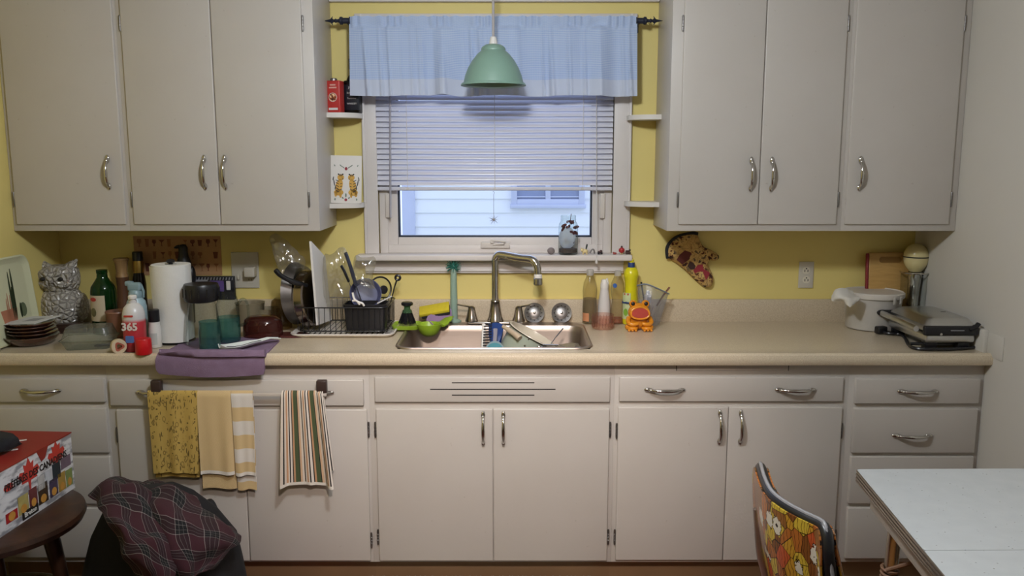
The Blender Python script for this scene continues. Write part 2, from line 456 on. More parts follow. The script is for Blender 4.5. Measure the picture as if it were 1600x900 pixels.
for a, b in ((nw0 + .055, hm - .02), (hm + .02, nw1 - .055)):
    pn = MB().span(a, b, YH - .012, YH - .004, nz0 + .05, nz0 + .70).build('pane', M_hpane, wf, True)
    for j in range(5): MB().span(a + .004, b - .004, YH - .018, YH - .010, nz0 + .066 + j * .035, nz0 + .074 + j * .035) if False else None
    m_ = MB(); m_.span(a, b, YH - .022, YH - .01, nz0 + .075, nz0 + .084); m_.build('glazing_bar', M_hwin, wf, True)
M_grass = pm('outdoor_ground', '#8f9a86', .9, var=.2)
struct('ground_outside', MB().span(-6, 6, .3, 9, -1.1, -1.0), M_grass, 'ground between the two houses')

# ================================================================== cabinets
M_handle = M_chrome
def pull_mesh(L):
    """arched chrome pull along local z, standing out along -y, teardrop feet"""
    b = MB(); pts = []; rad = []; h = L / 2
    for i in range(17):
        t = -1 + 2 * i / 16; pts.append((0, -.024 * (1 - abs(t) ** 2.6) - .004, t * h * .94)); rad.append(.0042 + .0028 * (1 - abs(t)) ** .6 if abs(t) < 1 else .004)
    b.tube(pts, rad, 10)
    b.ell((0, -.004, h * .88), (.0085, .0065, .017), 12, 8); b.ell((0, -.012, h * .74), (.0068, .0085, .012), 12, 8)
    b.ell((0, -.004, -h * .88), (.0075, .006, .014), 12, 8)
    return b.mesh('handle', M_handle)
PULL_V = pull_mesh(.122); PULL_H = pull_mesh(.140)
def hinge_mesh():
    b = MB(); b.lathe([(0, -.030), (.0032, -.030), (.0042, -.024), (.0042, .024), (.0032, .030), (0, .030)], seg=10)
    for z in (-.012, 0, .012): b.lathe([(.0042, z - .001), (.0050, z), (.0042, z + .001)], seg=10)
    b.box((.006, .003, 0), (.010, .003, .044), bev=.0008)
    return b.mesh('hinge', M_steel2)
HINGE = hinge_mesh()
def slab(parent, name, x0, x1, z0, z1, yf, th=.018, bev=.0045):
    return MB().span(x0, x1, yf, yf + th, z0, z1, bev, 3).build(name, M_cab, parent, True)
def vpull(door, px, py, yf):
    p = at(px, py, yf); inst('handle', PULL_V, door, wloc(door, (p.x, yf, p.z)))
def hpull(dr, px, py, yf):
    p = at(px, py, yf); inst('handle', PULL_H, dr, wloc(dr, (p.x, yf, p.z)) @ Matrix.Rotation(-pi / 2, 4, 'Y'))
def hinges(door, x, yf, pys, flip):
    for py in pys:
        p = at(800, py, yf); inst('hinge', HINGE, door, wloc(door, (x, yf + .006, p.z)) @ (Matrix.Diagonal((-1, 1, 1, 1)) if flip else Matrix()))

# ---- wall cabinets
YU = -.325; YUD = YU - .010; UZ0 = at(800, 361, YU).z; UZ1 = CEIL - .005
def wall_cabinet(label, x0, x1, side, doors):
    t = thing('wall_cabinet', label, 'cabinet', ((x0 + x1) / 2, 0, UZ0), group='white wall cabinets')
    MB().span(x0, x1, YU, -.001, UZ0, UZ1, .0015).build('body', M_cab, t, True)
    for (a, b, hp, hinge_side) in doors:
        xa, xb = at(a, 351, YUD).x, at(b, 351, YUD).x; z0 = at(800, 351, YUD).z
        d = slab(t, 'door', xa, xb, z0, UZ1 - .05, YUD)
        vpull(d, hp[0], hp[1], YUD)
        hinges(d, xa - .004 if hinge_side < 0 else xb + .004, YUD, (312, 36), hinge_side > 0)
    return t
xs = at(203, 355, YU).x; xr_ = at(1313.5, 355, YU).x; xa = at(500, 361, YU).x; xb = at(1042, 362, YU).x
wall_cabinet('tall white wall cabinet with one door at the far left', WL + .001, xs, -1, [(25.5, 197, (170, 270), -1)])
wall_cabinet('white double-door wall cabinet just left of the window', xs, xa, 1, [(209, 344.6, (320.5, 270), -1), (345.6, 482, (352, 270), 1)])
wall_cabinet('white double-door wall cabinet just right of the window', xb, xr_, -1, [(1060, 1183.6, (1173, 273), -1), (1184.6, 1307, (1205, 273), 1)])
wall_cabinet('tall white wall cabinet with one door at the far right', xr_, WR - .001, 1, [(1320, 1483, (1343, 272), 1)])

# ---- base cabinets
YB = -.612; YBD = -.624; BZ0 = at(700, 878, YB).z; BZ1 = .872
def base_cabinet(label, pxl, pxr, group=None):
    x0 = WL + .001 if pxl is None else at(pxl, 600, YB).x; x1 = WR - .001 if pxr is None else at(pxr, 600, YB).x
    t = thing('base_cabinet', label, 'cabinet', ((x0 + x1) / 2, YB, 0), group='white base cabinets')
    if 'sink' in label:      # hollow carcass, the bowls hang inside it
        MB().span(x0, x1, YB, YB + .018, BZ0, BZ1, .001).span(x0, x0 + .016, YB + .018, -.005, BZ0, BZ1).span(x1 - .016, x1, YB + .018, -.005, BZ0, BZ1).span(x0 + .016, x1 - .016, YB + .018, -.005, BZ0, BZ0 + .016).build('body', M_cab, t, True)
    else: MB().span(x0, x1, YB, -.005, BZ0, BZ1, .001).build('body', M_cab, t, True)
    MB().span(x0, x1, YB + .05, -.01, 0, BZ0).build('toe_kick', M_kick, t, True)
    return t, x0, x1
def R_(a, b, y0, y1, ref=None):
    ref = ref or y0; return at(a, ref, YBD).x, at(b, ref, YBD).x, at(800, y1, YBD).z, at(800, y0, YBD).z
t, *_ = base_cabinet('white drawer stack at the far left behind the stool', None, 167)
for i, (b, y0, y1, hp) in enumerate(((162.5, 591, 629, (65, 610)), (167, 638, 708, None), (173, 714, 788, None), (180, 794, 872, None))):
    _, xb2, z0, z1 = R_(0, 163, y0, y1, 610)
    d = slab(t, 'drawer', WL + .03, xb2, z0, z1, YBD, bev=.004)
    if hp: hpull(d, *hp, YBD)
t, *_ = base_cabinet('white base cabinet carrying the towel bar', 167, 577)
x0, x1, z0, z1 = R_(171, 568, 593, 634, 612); d = slab(t, 'drawer', x0, x1, z0, z1, YBD - .004, th=.022); hpull(d, 246, 612, YBD - .004); hpull(d, 491, 613, YBD - .004)
_, _, z0, z1 = R_(0, 0, 640, 877); xm = at(388, 820, YBD).x; xl = at(182, 660, YBD).x; xr = at(573, 640, YBD).x
d = slab(t, 'door', xl, xm - .0012, z0, z1, YBD); hinges(d, xl - .004, YBD, (680,), False)
d = slab(t, 'door', xm + .0012, xr, z0, z1, YBD); hinges(d, xr + .004, YBD, (672, 845), True)
t, *_ = base_cabinet('white sink cabinet with a grooved false drawer front', 577, 960)
x0, x1, z0, z1 = R_(585, 953.5, 589, 629, 610); fp = slab(t, 'false_front', x0, x1, z0, z1, YBD)
for (a, b, y) in ((706, 835, 598), (672, 868, 608.3), (706, 835, 617.4)):
    p, q = at(a, y, YBD), at(b, y, YBD); MB().span(p.x, q.x, YBD - .0006, YBD + .002, p.z - .0018, p.z + .0018).build('groove', M_dark, fp, True)
_, _, z0, z1 = R_(0, 0, 639, 877); xl, xm, xr = at(587, 645, YBD).x, at(770.5, 700, YBD).x, at(952.5, 645, YBD).x
d = slab(t, 'door', xl, xm - .001, z0, z1, YBD); vpull(d, 755, 670, YBD); hinges(d, xl - .004, YBD, (672, 840), False)
d = slab(t, 'door', xm + .001, xr, z0, z1, YBD); vpull(d, 786.5, 670, YBD); hinges(d, xr + .004, YBD, (672, 840), True)
t, *_ = base_cabinet('white double-door base cabinet with a wide two-handled drawer', 960, 1326)
x0, x1, z0, z1 = R_(967.5, 1318, 589, 628, 610); d = slab(t, 'drawer', x0, x1, z0, z1, YBD); hpull(d, 1039, 608.5, YBD); hpull(d, 1243, 608.5, YBD)
_, _, z0, z1 = R_(0, 0, 636, 876); xl, xm, xr = at(966, 645, YBD).x, at(1138.5, 650, YBD).x, at(1316.5, 645, YBD).x
d = slab(t, 'door', xl, xm - .001, z0, z1, YBD); vpull(d, 1124, 668, YBD); hinges(d, xl - .004, YBD, (674, 840), False)
d = slab(t, 'door', xm + .001, xr, z0, z1, YBD); vpull(d, 1156.5, 668, YBD); hinges(d, xr + .004, YBD, (674, 840), True)
p, q = at(1058, 574, YB), at(1231, 578.5, YB)
bb = MB().span(p.x, q.x, YB - .004, YB + .01, q.z, .871, .001).build('pull_out_board', M_cab, t, True)
for a in (p.x - .002, q.x + .002): MB().span(a - .0012, a + .0012, YB - .001, YB + .003, q.z - .002, .871).build('gap', M_dark, bb, True)
t, *_ = base_cabinet('white stack of four drawers at the far right beside the wall', 1326, None)
for (a, b, y0, y1, hp) in ((1336, 1531, 591, 631, (1434, 611)), (1336, 1531, 638, 708, (1425, 680)), (1336, 1531, 713, 787, None), (1336, 1531, 793, 873, None)):
    x0, x1, z0, z1 = R_(a, b, y0, y1, 611); d = slab(t, 'drawer', x0, x1, z0, z1, YBD - .003, th=.02)
    if hp: hpull(d, *hp, YBD - .003)

# ================================================================== worktop with backsplash
YF = -.659
skx0, skx1 = at(614, 547, -.57).x, at(929, 547, -.57).x; sky0, sky1 = -.572, -.066   # sink outline
ct = thing('countertop', 'beige speckled laminate worktop with backsplash running the whole wall', 'countertop', (0, 0, .872))
prof = [(0, .876), (-.005, .872), (-.018, .871), (-.030, .874), (-.0345, .882), (-.0345, .900), (-.031, .911), (-.022, .9175), (-.010, .9175), (.004, ZC), (.02, ZC)]
mb = MB(); y0 = YF + .0345
prof = [(y0 + a, b) for a, b in prof]; x0, x1 = WL + .001, at(1553, 560, YF).x
inner = sky0 + .014
prof = [(inner, .876)] + prof[1:-1] + [(inner, ZC)]
n = len(prof)
for i in range(n):
    a, b = prof[i], prof[(i + 1) % n]
    mb._add([Vector((x0, a[0], a[1])), Vector((x1, a[0], a[1])), Vector((x1, b[0], b[1])), Vector((x0, b[0], b[1]))], [(0, 1, 2, 3)])
mb._add([Vector((x1, a, b)) for a, b in prof], [tuple(range(n))])
hx0_, hx1_ = skx0 + .014, skx1 - .014; hy1 = sky1 - .012
mb.span(x0, hx0_, inner, -.001, .876, ZC).span(hx1_, WR - .001, inner, -.001, .876, ZC).span(hx0_, hx1_, hy1, -.001, .876, ZC)
bmesh.ops.remove_doubles(mb.bm, verts=mb.bm.verts[:], dist=1e-5)
mb.build('top', M_lam, ct, True, 30)
zsp = at(1150, 468, -.02).z
MB().span(WL + .001, WR - .001, -.02, -.001, ZC - .002, zsp, .003, 3).build('backsplash', M_lam, ct, True)
MB().span(WR - .018, WR - .001, -.62, -.02, ZC - .002, ZC + .085, .003).build('side_splash', M_offwhite, ct, True)

# ================================================================== sink
sk = thing('kitchen_sink', 'stainless steel double-bowl drop-in sink under the window', 'sink', ((skx0 + skx1) / 2, (sky0 + sky1) / 2, ZC))
sw, sd = skx1 - skx0, sky1 - sky0
def loop(w, d, r, cx, cy_, z): return [Vector((cx + x, cy_ + y, z)) for x, y in rrect(w, d, r, 7)]
bd = sd - .085; bcy = -.085 / 2 + .014
Ls = [loop(sw, sd, .07, 0, 0, .0015), loop(sw - .004, sd - .004, .068, 0, 0, .0065), loop(sw - .016, sd - .014, .064, 0, 0, .008), loop(sw - .026, bd + .006, .062, 0, bcy, .0055),
      loop(sw - .034, bd, .060, 0, bcy, -.001), loop(sw - .042, bd - .008, .058, 0, bcy, -.02), loop(sw - .056, bd - .02, .056, 0, bcy, -.15), loop(sw - .076, bd - .04, .05, 0, bcy, -.175), loop(sw - .12, bd - .09, .04, 0, bcy, -.18)]
mb = MB(); rings = [[mb.bm.verts.new(p) for p in L] for L in Ls]
for A_, B_ in zip(rings, rings[1:]):
    for k in range(len(A_)): j = (k + 1) % len(A_); mb.bm.faces.new([A_[k], A_[j], B_[j], B_[k]])
mb.bm.faces.new(rings[-1])
mb.build('basin', M_steel, sk)
dvx = at(764, 530, -.35).x - (skx0 + skx1) / 2
MB().span(dvx - .012, dvx + .012, bcy - bd / 2 + .006, bcy + bd / 2 - .006, -.179, -.03, .008, 3).build('divider', M_steel, sk)
for dx in (-.19, .19): MB().lathe([(0, -.177), (.03, -.177), (.042, -.174), (.044, -.179)], (dx, bcy, 0)).build('drain', M_steel2, sk)
# ================================================================== corner shelves beside the window
def corner_shelf(label, pfx, pfy, pbx, pby, sgn, y0_, th_px):
    """quarter-round shelf fixed to the cabinet side; front end at pixel (pfx,pfy) , wall end at (pbx,pby)"""
    xs_ = xa if sgn > 0 else xb
    zt = at(pbx, pby, -.02).z; xe = at(pbx, pby, -.02).x; w = abs(xe - xs_)
    D = .135; poly = [(0, -.002), (0, -D)]
    for i in range(1, 9):
        a = pi / 2 * i / 8; poly.append((w * (.12 + .88 * sin(a)), -D * (.40 + .60 * cos(a))))
    poly += [(w, -.002)]
    t = MB(); t.prism([(xs_ + sgn * x, y) for x, y in poly], zt - .020, zt)
    o = t.build('corner_shelf', M_shelf); tag(o, label, 'shelf', 'corner shelves beside the window'); return zt
zA = corner_shelf('upper white corner shelf left of the window under the tin', 508, 181, 567, 178, 1, 0, 7)
zB = corner_shelf('lower white corner shelf left of the window under the picture card', 514, 320, 571, 316, 1, 0, 7)
corner_shelf('upper empty white corner shelf right of the window', 1038, 183, 979, 181, -1, 0, 7)
corner_shelf('lower empty white corner shelf right of the window', 1032, 320, 975, 314, -1, 0, 7)

# ---- tin and whiskey bottle on the upper shelf
M_red = pm('red_tin_print', '#b8352f', .35); M_white = pm('white_paint', '#dcd9d4', .4); M_black = pm('black_plastic', '#15151a', .35)
M_navyblk = pm('black_label', '#191b24', .4); M_grey = pm('grey_print', '#8f8f94', .5)
p = at(510, 177, -.10); m = mpp(p); tw = 27 * m; tt = .045; thh = 49 * m
tin = thing('syrup_tin', 'red and white rectangular tin with a round screw cap on the corner shelf', 'tin', (p.x + tw / 2 - .004, -.088, zA), radians(-14))
MB().span(-tw / 2, tw / 2, -tt / 2, tt / 2, 0, thh, .004, 3).build('body', M_red, tin)
MB().lathe([(.014, thh - .001), (.014, thh + .008), (.011, thh + .011), (0, thh + .011)]).build('cap', M_steel2, tin)
MB().span(-tw / 2 + .0005, -tw / 2 + .012, -tt / 2 - .0008, -tt / 2 + .001, .004, thh - .004).build('white_stripe', M_white, tin)
T = frame3((.005, -tt / 2 - .0006, thh * .48), (1, 0, 0), (0, 0, 1))
MB().prism(circ(.0185), 0, .0008, T).build('round_picture', M_white, tin)
M_pict = NT('food_picture'); M_pict.set(.5); M_pict.col(M_pict.ramp(M_pict.noise(M_pict.coord(), 90, 2), [(.40, '#3a1512'), (.5, '#c9703a'), (.6, '#e8d8b0')])); M_pict = M_pict.m
MB().prism(circ(.0165), .0006, .0012, T).build('picture', M_pict, tin)
MB().prism([(-.02, -.009), (.02, -.009), (.02, .0), (-.02, .0)], 0, .0008, frame3((.006, -tt / 2 - .0006, .02), (1, 0, 0), (0, 0, 1))).build('name_strip', M_white, tin)
for k, wd in enumerate((.026, .034)): MB().prism(rrect(wd, .006, .002), 0, .0008, frame3((.006, -tt / 2 - .0006, thh - .018 - k * .011), (1, 0, 0), (0, 0, 1))).build('print_line', pm('pale_pink_print', '#dfa89a', .5), tin)
p = at(549, 176, -.06); bw = 25 * m / 2
wb = thing('whiskey_bottle', 'square black-labelled whiskey bottle behind the red tin', 'bottle', (p.x + .006, -.045, zA), radians(-10))
M_bglass = glass('brown_dark_glass', '#5a4028', .8, .35, '#1c1510')
MB().span(-bw, bw, -bw * .8, bw * .8, 0, .135, .008, 3).lathe([(bw * .8, .134), (bw * .62, .148), (.013, .160), (.012, .185)]).build('glass', M_bglass, wb)
MB().span(-bw - .0008, bw + .0008, -bw * .8 - .0012, 0, .012, .118, .003).build('label', M_navyblk, wb)
MB().lathe([(.0145, .182), (.0145, .222), (.012, .226), (0, .226)]).build('cap', M_black, wb)
for k, s_ in enumerate(('JACK', "DANIEL'S", 'Tennessee', 'WHISKEY')): text(s_, (.012, .010, .009, .010)[k], M_white, wb, frame3((0.004, -bw * .8 - .0016, .105 - k * .022), (1, 0, 0), (0, 0, 1)), world=False)

# ---- picture card with two striped cats
p = at(541, 316, -.09); m = mpp(p); cw, ch = 48 * m, 74 * m
card = thing('picture_card', 'white picture card of two striped cats leaning on the lower corner shelf', 'card', (p.x, -.10, zB), rot=(radians(-7), radians(1.5), radians(5)))
M_card = pm('white_card', '#ded9d2', .6, var=.03)
MB().span(-cw / 2, cw / 2, 0, .0018, 0, ch, .0006).build('sheet', M_card, card)
M_cat = pm('ochre_print', '#c99a3a', .6); M_ink = pm('black_print', '#1d1a18', .6); M_redp = pm('crimson_print', '#8e2430', .6); M_leaf = pm('grey_green_print', '#6f7f70', .6)
K = frame3((0, -.0004, 0), (1, 0, 0), (0, 0, 1))
def flat(name, polys, mat, parent, d=(0, .0004), M=K):
    b = MB()
    for q in polys: b.prism(q, d[0], d[1], M)
    return b.build(name, mat, parent)
def E_(cx, cy_, rx, ry, rot=0., n=14): return [(cx + rx * cos(a) * cos(rot) - ry * sin(a) * sin(rot), cy_ + rx * cos(a) * sin(rot) + ry * sin(a) * cos(rot)) for a in [2 * pi * i / n for i in range(n)]]
for sg in (-1, 1):
    X = lambda x: sg * x
    body = flat('cat_print', [E_(X(.029), .072, .015, .030, sg * .25), E_(X(.030), .045, .020, .014), E_(X(.022), .108, .014, .013), E_(X(.022), .034, .005, .012), E_(X(.042), .038, .006, .012)], M_cat, card)
    st = []
    for k in range(5): st.append(E_(X(.036), .05 + k * .011, .0085, .0016, sg * .5))
    for k in range(3): st.append(E_(X(.020), .058 + k * .012, .005, .0014, -sg * .4))
    for k in range(3): st.append(E_(X(.022 + .004 * (k - 1)), .117, .0014, .005, sg * .2))
    st += [E_(X(.016), .108, .002, .0015), E_(X(.014), .102, .003, .0015), E_(X(.044), .065, .0022, .010, sg * .1), E_(X(.049), .085, .0022, .014, -sg * .15), E_(X(.053), .103, .002, .009, sg * .2), E_(X(.031), .121, .004, .003, sg * .5), E_(X(.014), .121, .004, .003, -sg * .5)]
    flat('stripe', st, M_ink, body, (.0004, .0007))
for q in (E_(0, .145, .006, .007), E_(0, .014, .006, .006)): flat('flower_print', [q], M_redp, card)
for q in ([E_(s * (.011 + .006 * k), .150 + .004 * k, .005, .0018, s * .7) for s in (-1, 1) for k in range(3)] + [E_(s * .013, .022, .005, .003, s * .9) for s in (-1, 1)] + [E_(0, .033, .0035, .009)] + [E_(s * .048, .158, .004, .002, s) for s in (-1, 1)] + [E_(s * .045, .016, .003, .005) for s in (-1, 1)]): flat('leaf_print', [q], M_leaf, card)

# ================================================================== curtain rod and valance
M_iron = pm('blue_black_iron', '#1b2030', .45)
YC = -.105; zr = at(775, 32.5, YC).z; rx0, rx1 = at(546, 32, YC).x, at(995, 33, YC).x
rod = thing('curtain_rod', 'dark iron curtain rod with spear finials across the window', 'curtain rod', ((rx0 + rx1) / 2, YC, zr))
MB().tube([(rx0 - .02, YC, zr), (rx1 + .02, YC, zr)], .008, 12).build('rod', M_iron, rod, True)
for sg, xe in ((-1, rx0), (1, rx1)):
    b = MB(); Mx = Matrix.Rotation(sg * pi / 2, 4, 'Y')
    b.lathe([(0, 0), (.016, 0), (.017, .003), (.012, .006), (.012, .030), (.016, .033), (.016, .042), (.008, .046), (.006, .055), (.009, .060), (.005, .068), (.010, .074), (.007, .082), (.003, .098), (0, .112)], (xe - sg * .004, YC, zr), 14, Mx)
    for q in (-1, 1): b.tube([(xe + sg * .064, YC, zr), (xe + sg * .074, YC, zr + q * .008), (xe + sg * .068, YC, zr + q * .018)], [.005, .004, .0008], 8)
    b.build('finial', M_iron, rod, True)
    MB().tube([(xe + sg * .012, YC, zr - .004), (xe + sg * .012, -.03, zr - .004), (xe + sg * .012, -.001, zr - .004)], .006, 8).box((xe + sg * .012, -.004, zr - .004), (.02, .006, .06), bev=.002).build('bracket', M_iron, rod, True)
def gingham():
    k = NT('blue_gingham_cotton'); k.set(.85); u = k.n('ShaderNodeUVMap'); sx = k.n('ShaderNodeSeparateXYZ'); k.l(u.outputs[0], sx.inputs[0])
    def st(c, per): return k.ramp(k.math('FRACT', k.math('DIVIDE', c, per)), [(0, 0.), (.42, 0.), (.5, 1.), (.92, 1.), (1, 0.)])
    f = k.math('ADD', k.math('MULTIPLY', st(sx.outputs[1], 0.006), .62), k.math('MULTIPLY', st(sx.outputs[0], 0.006), .30))
    k.col(k.mix(f, '#dbe7fa', '#adc6ec')); k.b.inputs['Subsurface Weight'].default_value = 0
    k.bump(k.noise(k.coord(), 300, 2), .1, .001); return k.m
def thin(m, share):
    """thin cloth or vinyl: a share of the light passes through"""
    t = m.node_tree; b_ = t.nodes['Principled BSDF']; o_ = t.nodes['Material Output']
    tr = t.nodes.new('ShaderNodeBsdfTranslucent'); mx = t.nodes.new('ShaderNodeMixShader'); mx.inputs[0].default_value = share
    if b_.inputs['Base Color'].links: t.links.new(b_.inputs['Base Color'].links[0].from_socket, tr.inputs[0])
    t.links.new(b_.outputs[0], mx.inputs[1]); t.links.new(tr.outputs[0], mx.inputs[2]); t.links.new(mx.outputs[0], o_.inputs[0]); return m
M_ging = thin(gingham(), .3); M_hem = thin(pm('white_cotton_hem', '#dae2f2', .85, var=.03), .3)
val = thing('curtain_valance', 'gathered pale blue gingham valance with a white hem', 'curtain', ((rx0 + rx1) / 2, YC, zr))
zb0 = at(775, 150, YC - .01).z; zh0 = at(775, 124, YC - .01).z; ztop = zr + .017
NX = 320
ph = [random.uniform(0, 6.28) for _ in range(8)]
PLE = [(random.uniform(.01, .99), random.uniform(.006, .016), random.uniform(.006, .016)) for _ in range(34)]
def val_pt(s, t):
    """s 0..1 along the rod, t 0 top .. 1 bottom"""
    x = rx0 + (rx1 - rx0) * s; L = rx1 - rx0
    fold = .0065 * sin(s * L * 52 + ph[0]) * (1 - .6 * t) + .010 * sin(s * L * 17 + ph[1] + .8 * sin(s * 9)) * (.25 + .75 * t) + .006 * sin(s * L * 31 + ph[2]) * (.4 + .6 * t)
    for c, w, a in ((.325, .028, .034), (.88, .03, .030), (.09, .03, .022), (.60, .03, .020), (.72, .02, .016)): fold -= a * math.exp(-((s - c) / w) ** 2) * (.1 + .9 * t) * (1 + .0 * s)
    for c, w, a in PLE: fold -= a * max(0., 1 - abs(s - c - .012 * t) / w) ** 1.5 * (.15 + .85 * t)
    y = YC - .013 + fold
    z = ztop + (zb0 - ztop) * t
    if t < .14: y = YC - .012 * (1 - abs(t - .06) / .08 * .3) + .0045 * sin(s * L * 150 + ph[3] + 3 * sin(s * 40)) ; z += .002 * sin(s * L * 140 + ph[4])
    z += (.0025 * sin(s * 23 + ph[5]) + .006 * math.exp(-((s - .325) / .035) ** 2)) * t
    x += (-.006 if s < .02 else .004 if s > .98 else 0) * t + .004 * sin(s * L * 17 + ph[6]) * t
    return Vector((x, y, z))
tl = (ztop - zh0) / (ztop - zb0)
rows = [0, .03, .06, .09, .12, .145, .18] + [.18 + (tl - .18) * i / 12 for i in range(1, 13)]
MB().sheet([[val_pt(j / NX, t) for j in range(NX + 1)] for t in rows], .0012, (rx1 - rx0) * 1.5, ztop - zh0).build('gingham_cloth', M_ging, val, True, 80)
rows = [tl + (1 - tl) * i / 5 for i in range(6)]
hemo = MB().sheet([[val_pt(j / NX, t) + Vector((0, -.0008, 0)) for j in range(NX + 1)] for t in rows], .0022, 1, .1).build('hem', M_hem, val, True, 80)

# ================================================================== venetian blind
M_slat = thin(pm('white_vinyl_slat', '#dddde8', .3, var=.02), .10)
bl = thing('venetian_blind', 'white venetian blind lowered over most of the window', 'blind', ((il + ir) / 2, -.004, at(775, 296, -.004).z))
bx0, bx1 = at(588.5, 230, -.004).x, at(957, 230, -.004).x
YV = -.006; zbr = at(775, 294, YV).z
def slat_mesh():
    b = MB(); G = []
    for i in range(6):
        t = i / 5 - .5; G.append([Vector((x, .0, .0)) + Vector((0, -.0042 * (1 - (2 * t) ** 2) - t * .017, -t * .0222)) for x in [bx0 + (bx1 - bx0) * j / 12 for j in range(13)]])
    for i, r in enumerate(G):
        for j, q in enumerate(r): q.z += .0012 * sin(j * .9) * 0 - .0016 * sin(pi * j / 12)
    return b.sheet(G, .0009).mesh('slat', M_slat, 80)
SL = slat_mesh(); pitch = (at(775, 160, YV).z - at(775, 284.5, YV).z) / 15.0
zz = zbr + .024; k = 0
while zz < zhd - .12:
    o = inst('slat', SL, bl, wloc(bl, (0, YV, zz)) @ Matrix.Rotation(radians(random.uniform(-3, 3)), 4, 'X') @ Matrix.Rotation(random.uniform(-.0006, .0006), 4, 'Y')); o.matrix_basis = wloc(bl, (0, YV, zz)) @ Matrix.Rotation(random.uniform(-.0012, .0012), 4, 'Y')
    zz += pitch
MB().span(bx0, bx1, YV - .012, YV + .012, zbr - .010, zbr + .006, .004, 3).build('bottom_rail', M_slat, bl, True)
MB().span(bx0, bx1, YV - .014, YV + .018, zhd - .115, zhd - .08, .003).build('head_rail', M_slat, bl, True)
M_cord = pm('white_cord', '#d5d2d0', .7)
for px in (636, 773, 911):
    x = at(px, 230, YV - .012).x; MB().tube([(x, YV - .012, zbr - .004), (x, YV - .012, zhd - .1)], .0013, 6).build('ladder_cord', M_cord, bl, True)
    for sgn in (1,): MB().box((x, YV - .012, zbr - .002), (.012, .003, .008), bev=.001).build('cord_clip', M_cord, bl, True)
M_wand = glass('clear_plastic_wand', '#e8e8ee', .9, .45, '#cfcdd2')
p0, p1 = at(609.5, 150, -.035), at(610, 340, -.028)
MB().tube([(p0.x, -.03, zhd - .1), (p0.x, -.035, p0.z), (p1.x, -.028, p1.z)], .0045, 6).build('tilt_wand', M_wand, bl, True)
p0, p1, p2 = at(932, 160, -.03), at(932, 330, -.03), at(932, 412, -.085)
MB().tube([(p0.x, -.02, zhd - .1), (p0.x, -.03, p0.z), (p1.x, -.03, p1.z), (p2.x + .002, -.05, zst + .01), (p2.x, -.085, zst + .004), (p2.x, -.086, p2.z)], .0016, 6).build('pull_cord', M_cord, bl, True)
MB().lathe([(0, .012), (.003, .010), (.006, -.012), (.005, -.016), (0, -.016)], (p2.x, -.0865, at(932, 406, -.085).z), 12).build('cord_tassel', M_cord, bl, True)

# ---- star ornament hanging from the blind
p = at(771.5, 343, -.025); tp = at(771.5, 299, -.025)
orn = thing('star_ornament', 'small silver star ornament hanging from the bottom of the blind', 'ornament', (p.x, -.025, p.z))
MB().tube([(p.x, -.025, p.z + .008), (p.x, -.025, tp.z - .012), (p.x + .003, -.025, tp.z - .008), (p.x + .002, -.025, tp.z - .003), (p.x - .003, -.025, tp.z)], .0009, 6).build('wire', M_steel2, orn, True)
b = MB()
for i in range(9):
    a = 2 * pi * i / 9 + .2; r = .024 if i % 2 else .019
    b.tube([(p.x, -.025, p.z), (p.x + r * sin(a), -.025 - .002 * cos(3 * a), p.z + r * cos(a))], [.0022, .0006], 6)
b.build('star', metal('silver_star', '#c8ccd2', .3), orn, True)

# ================================================================== things on the window stool
SZ = zst + .0005
def stool_pt(px, Y=-.045): return Vector((at(px, 393, Y).x, Y, SZ))
M_pebble = pm('mottled_grey_pebble', '#7c7270', .6, var=.3, scale=60)
p = stool_pt(861); MB_ = MB().ell((0, 0, .0150), (.0165, .013, .0150), 18, 12, nz=.06).build('pebble', M_pebble); MB_.location = p; tag(MB_, 'round mottled grey pebble beside the glass jar on the window stool', 'stone')
M_clear = glass('clear_glass', '#f2f7f6', .9); M_jarw = thin(pm('white_fluff', '#f6f8ff', .95, var=.05, scale=80, bump=.8, bscale=200), .72)
p = stool_pt(887.5, -.043); m = mpp(p); jr = 15.3 * m
jar = thing('glass_jar', 'glass canning jar of white fluff and dark red leaves on the window stool', 'jar', p)
H = 61 * m
MB().lathe([(0, .001), (jr * .9, .001), (jr, .006), (jr, H * .68), (jr * .93, H * .78), (jr * .78, H * .85), (jr * .76, H * .88), (jr * .80, H * .885), (jr * .80, H * .905), (jr * .76, H * .91), (jr * .78, H * .98), (jr * .74, H)], seg=32).build('glass', M_clear, jar)
MB().ell((-.004, 0, H * .42), (jr * .86, jr * .86, H * .28), 20, 14, nz=.06, nf=5).build('white_fluff', M_jarw, jar)
M_soil = pm('dark_gravel', '#4c3f3c', .8, var=.5, scale=150)
MB().lathe([(0, .007), (jr * .92, .009), (jr * .93, H * .15), (jr * .6, H * .17), (0, H * .16)], seg=20).build('gravel', M_soil, jar)
M_dl = pm('dark_red_leaf', '#4a1420', .6, var=.3, scale=60); b = MB(); rr = random.Random(3)
for i in range(16):
    a = rr.uniform(0, 6.28); z = H * rr.uniform(.55, .86) if i < 11 else H * rr.uniform(.3, .6); q = jr * rr.uniform(.5, .84) * (1 if z < H * .75 else .8); c = Vector((q * abs(cos(a)) * (1 if i % 3 else -1), -abs(q * sin(a)) * .8, z))
    b.ell(c, (.014, .0018, .007), 8, 6, Matrix.Rotation(rr.uniform(0, 6.28), 4, 'Z') @ Matrix.Rotation(rr.uniform(-1, 1), 4, 'Y'))
b.tube([(.004, -.004, H * .3), (.006, -.006, H * .7), (.012, -.004, H * 1.04)], .0014, 6)
b.build('dried_leaf', M_dl, jar)
M_cream = pm('cream_ceramic', '#d8c48e', .4); M_brn = pm('dark_brown_figure', '#3b211c', .5); M_redf = pm('red_figure', '#a8242a', .45); M_grn = pm('black_green', '#25302a', .6)
p = stool_pt(914)
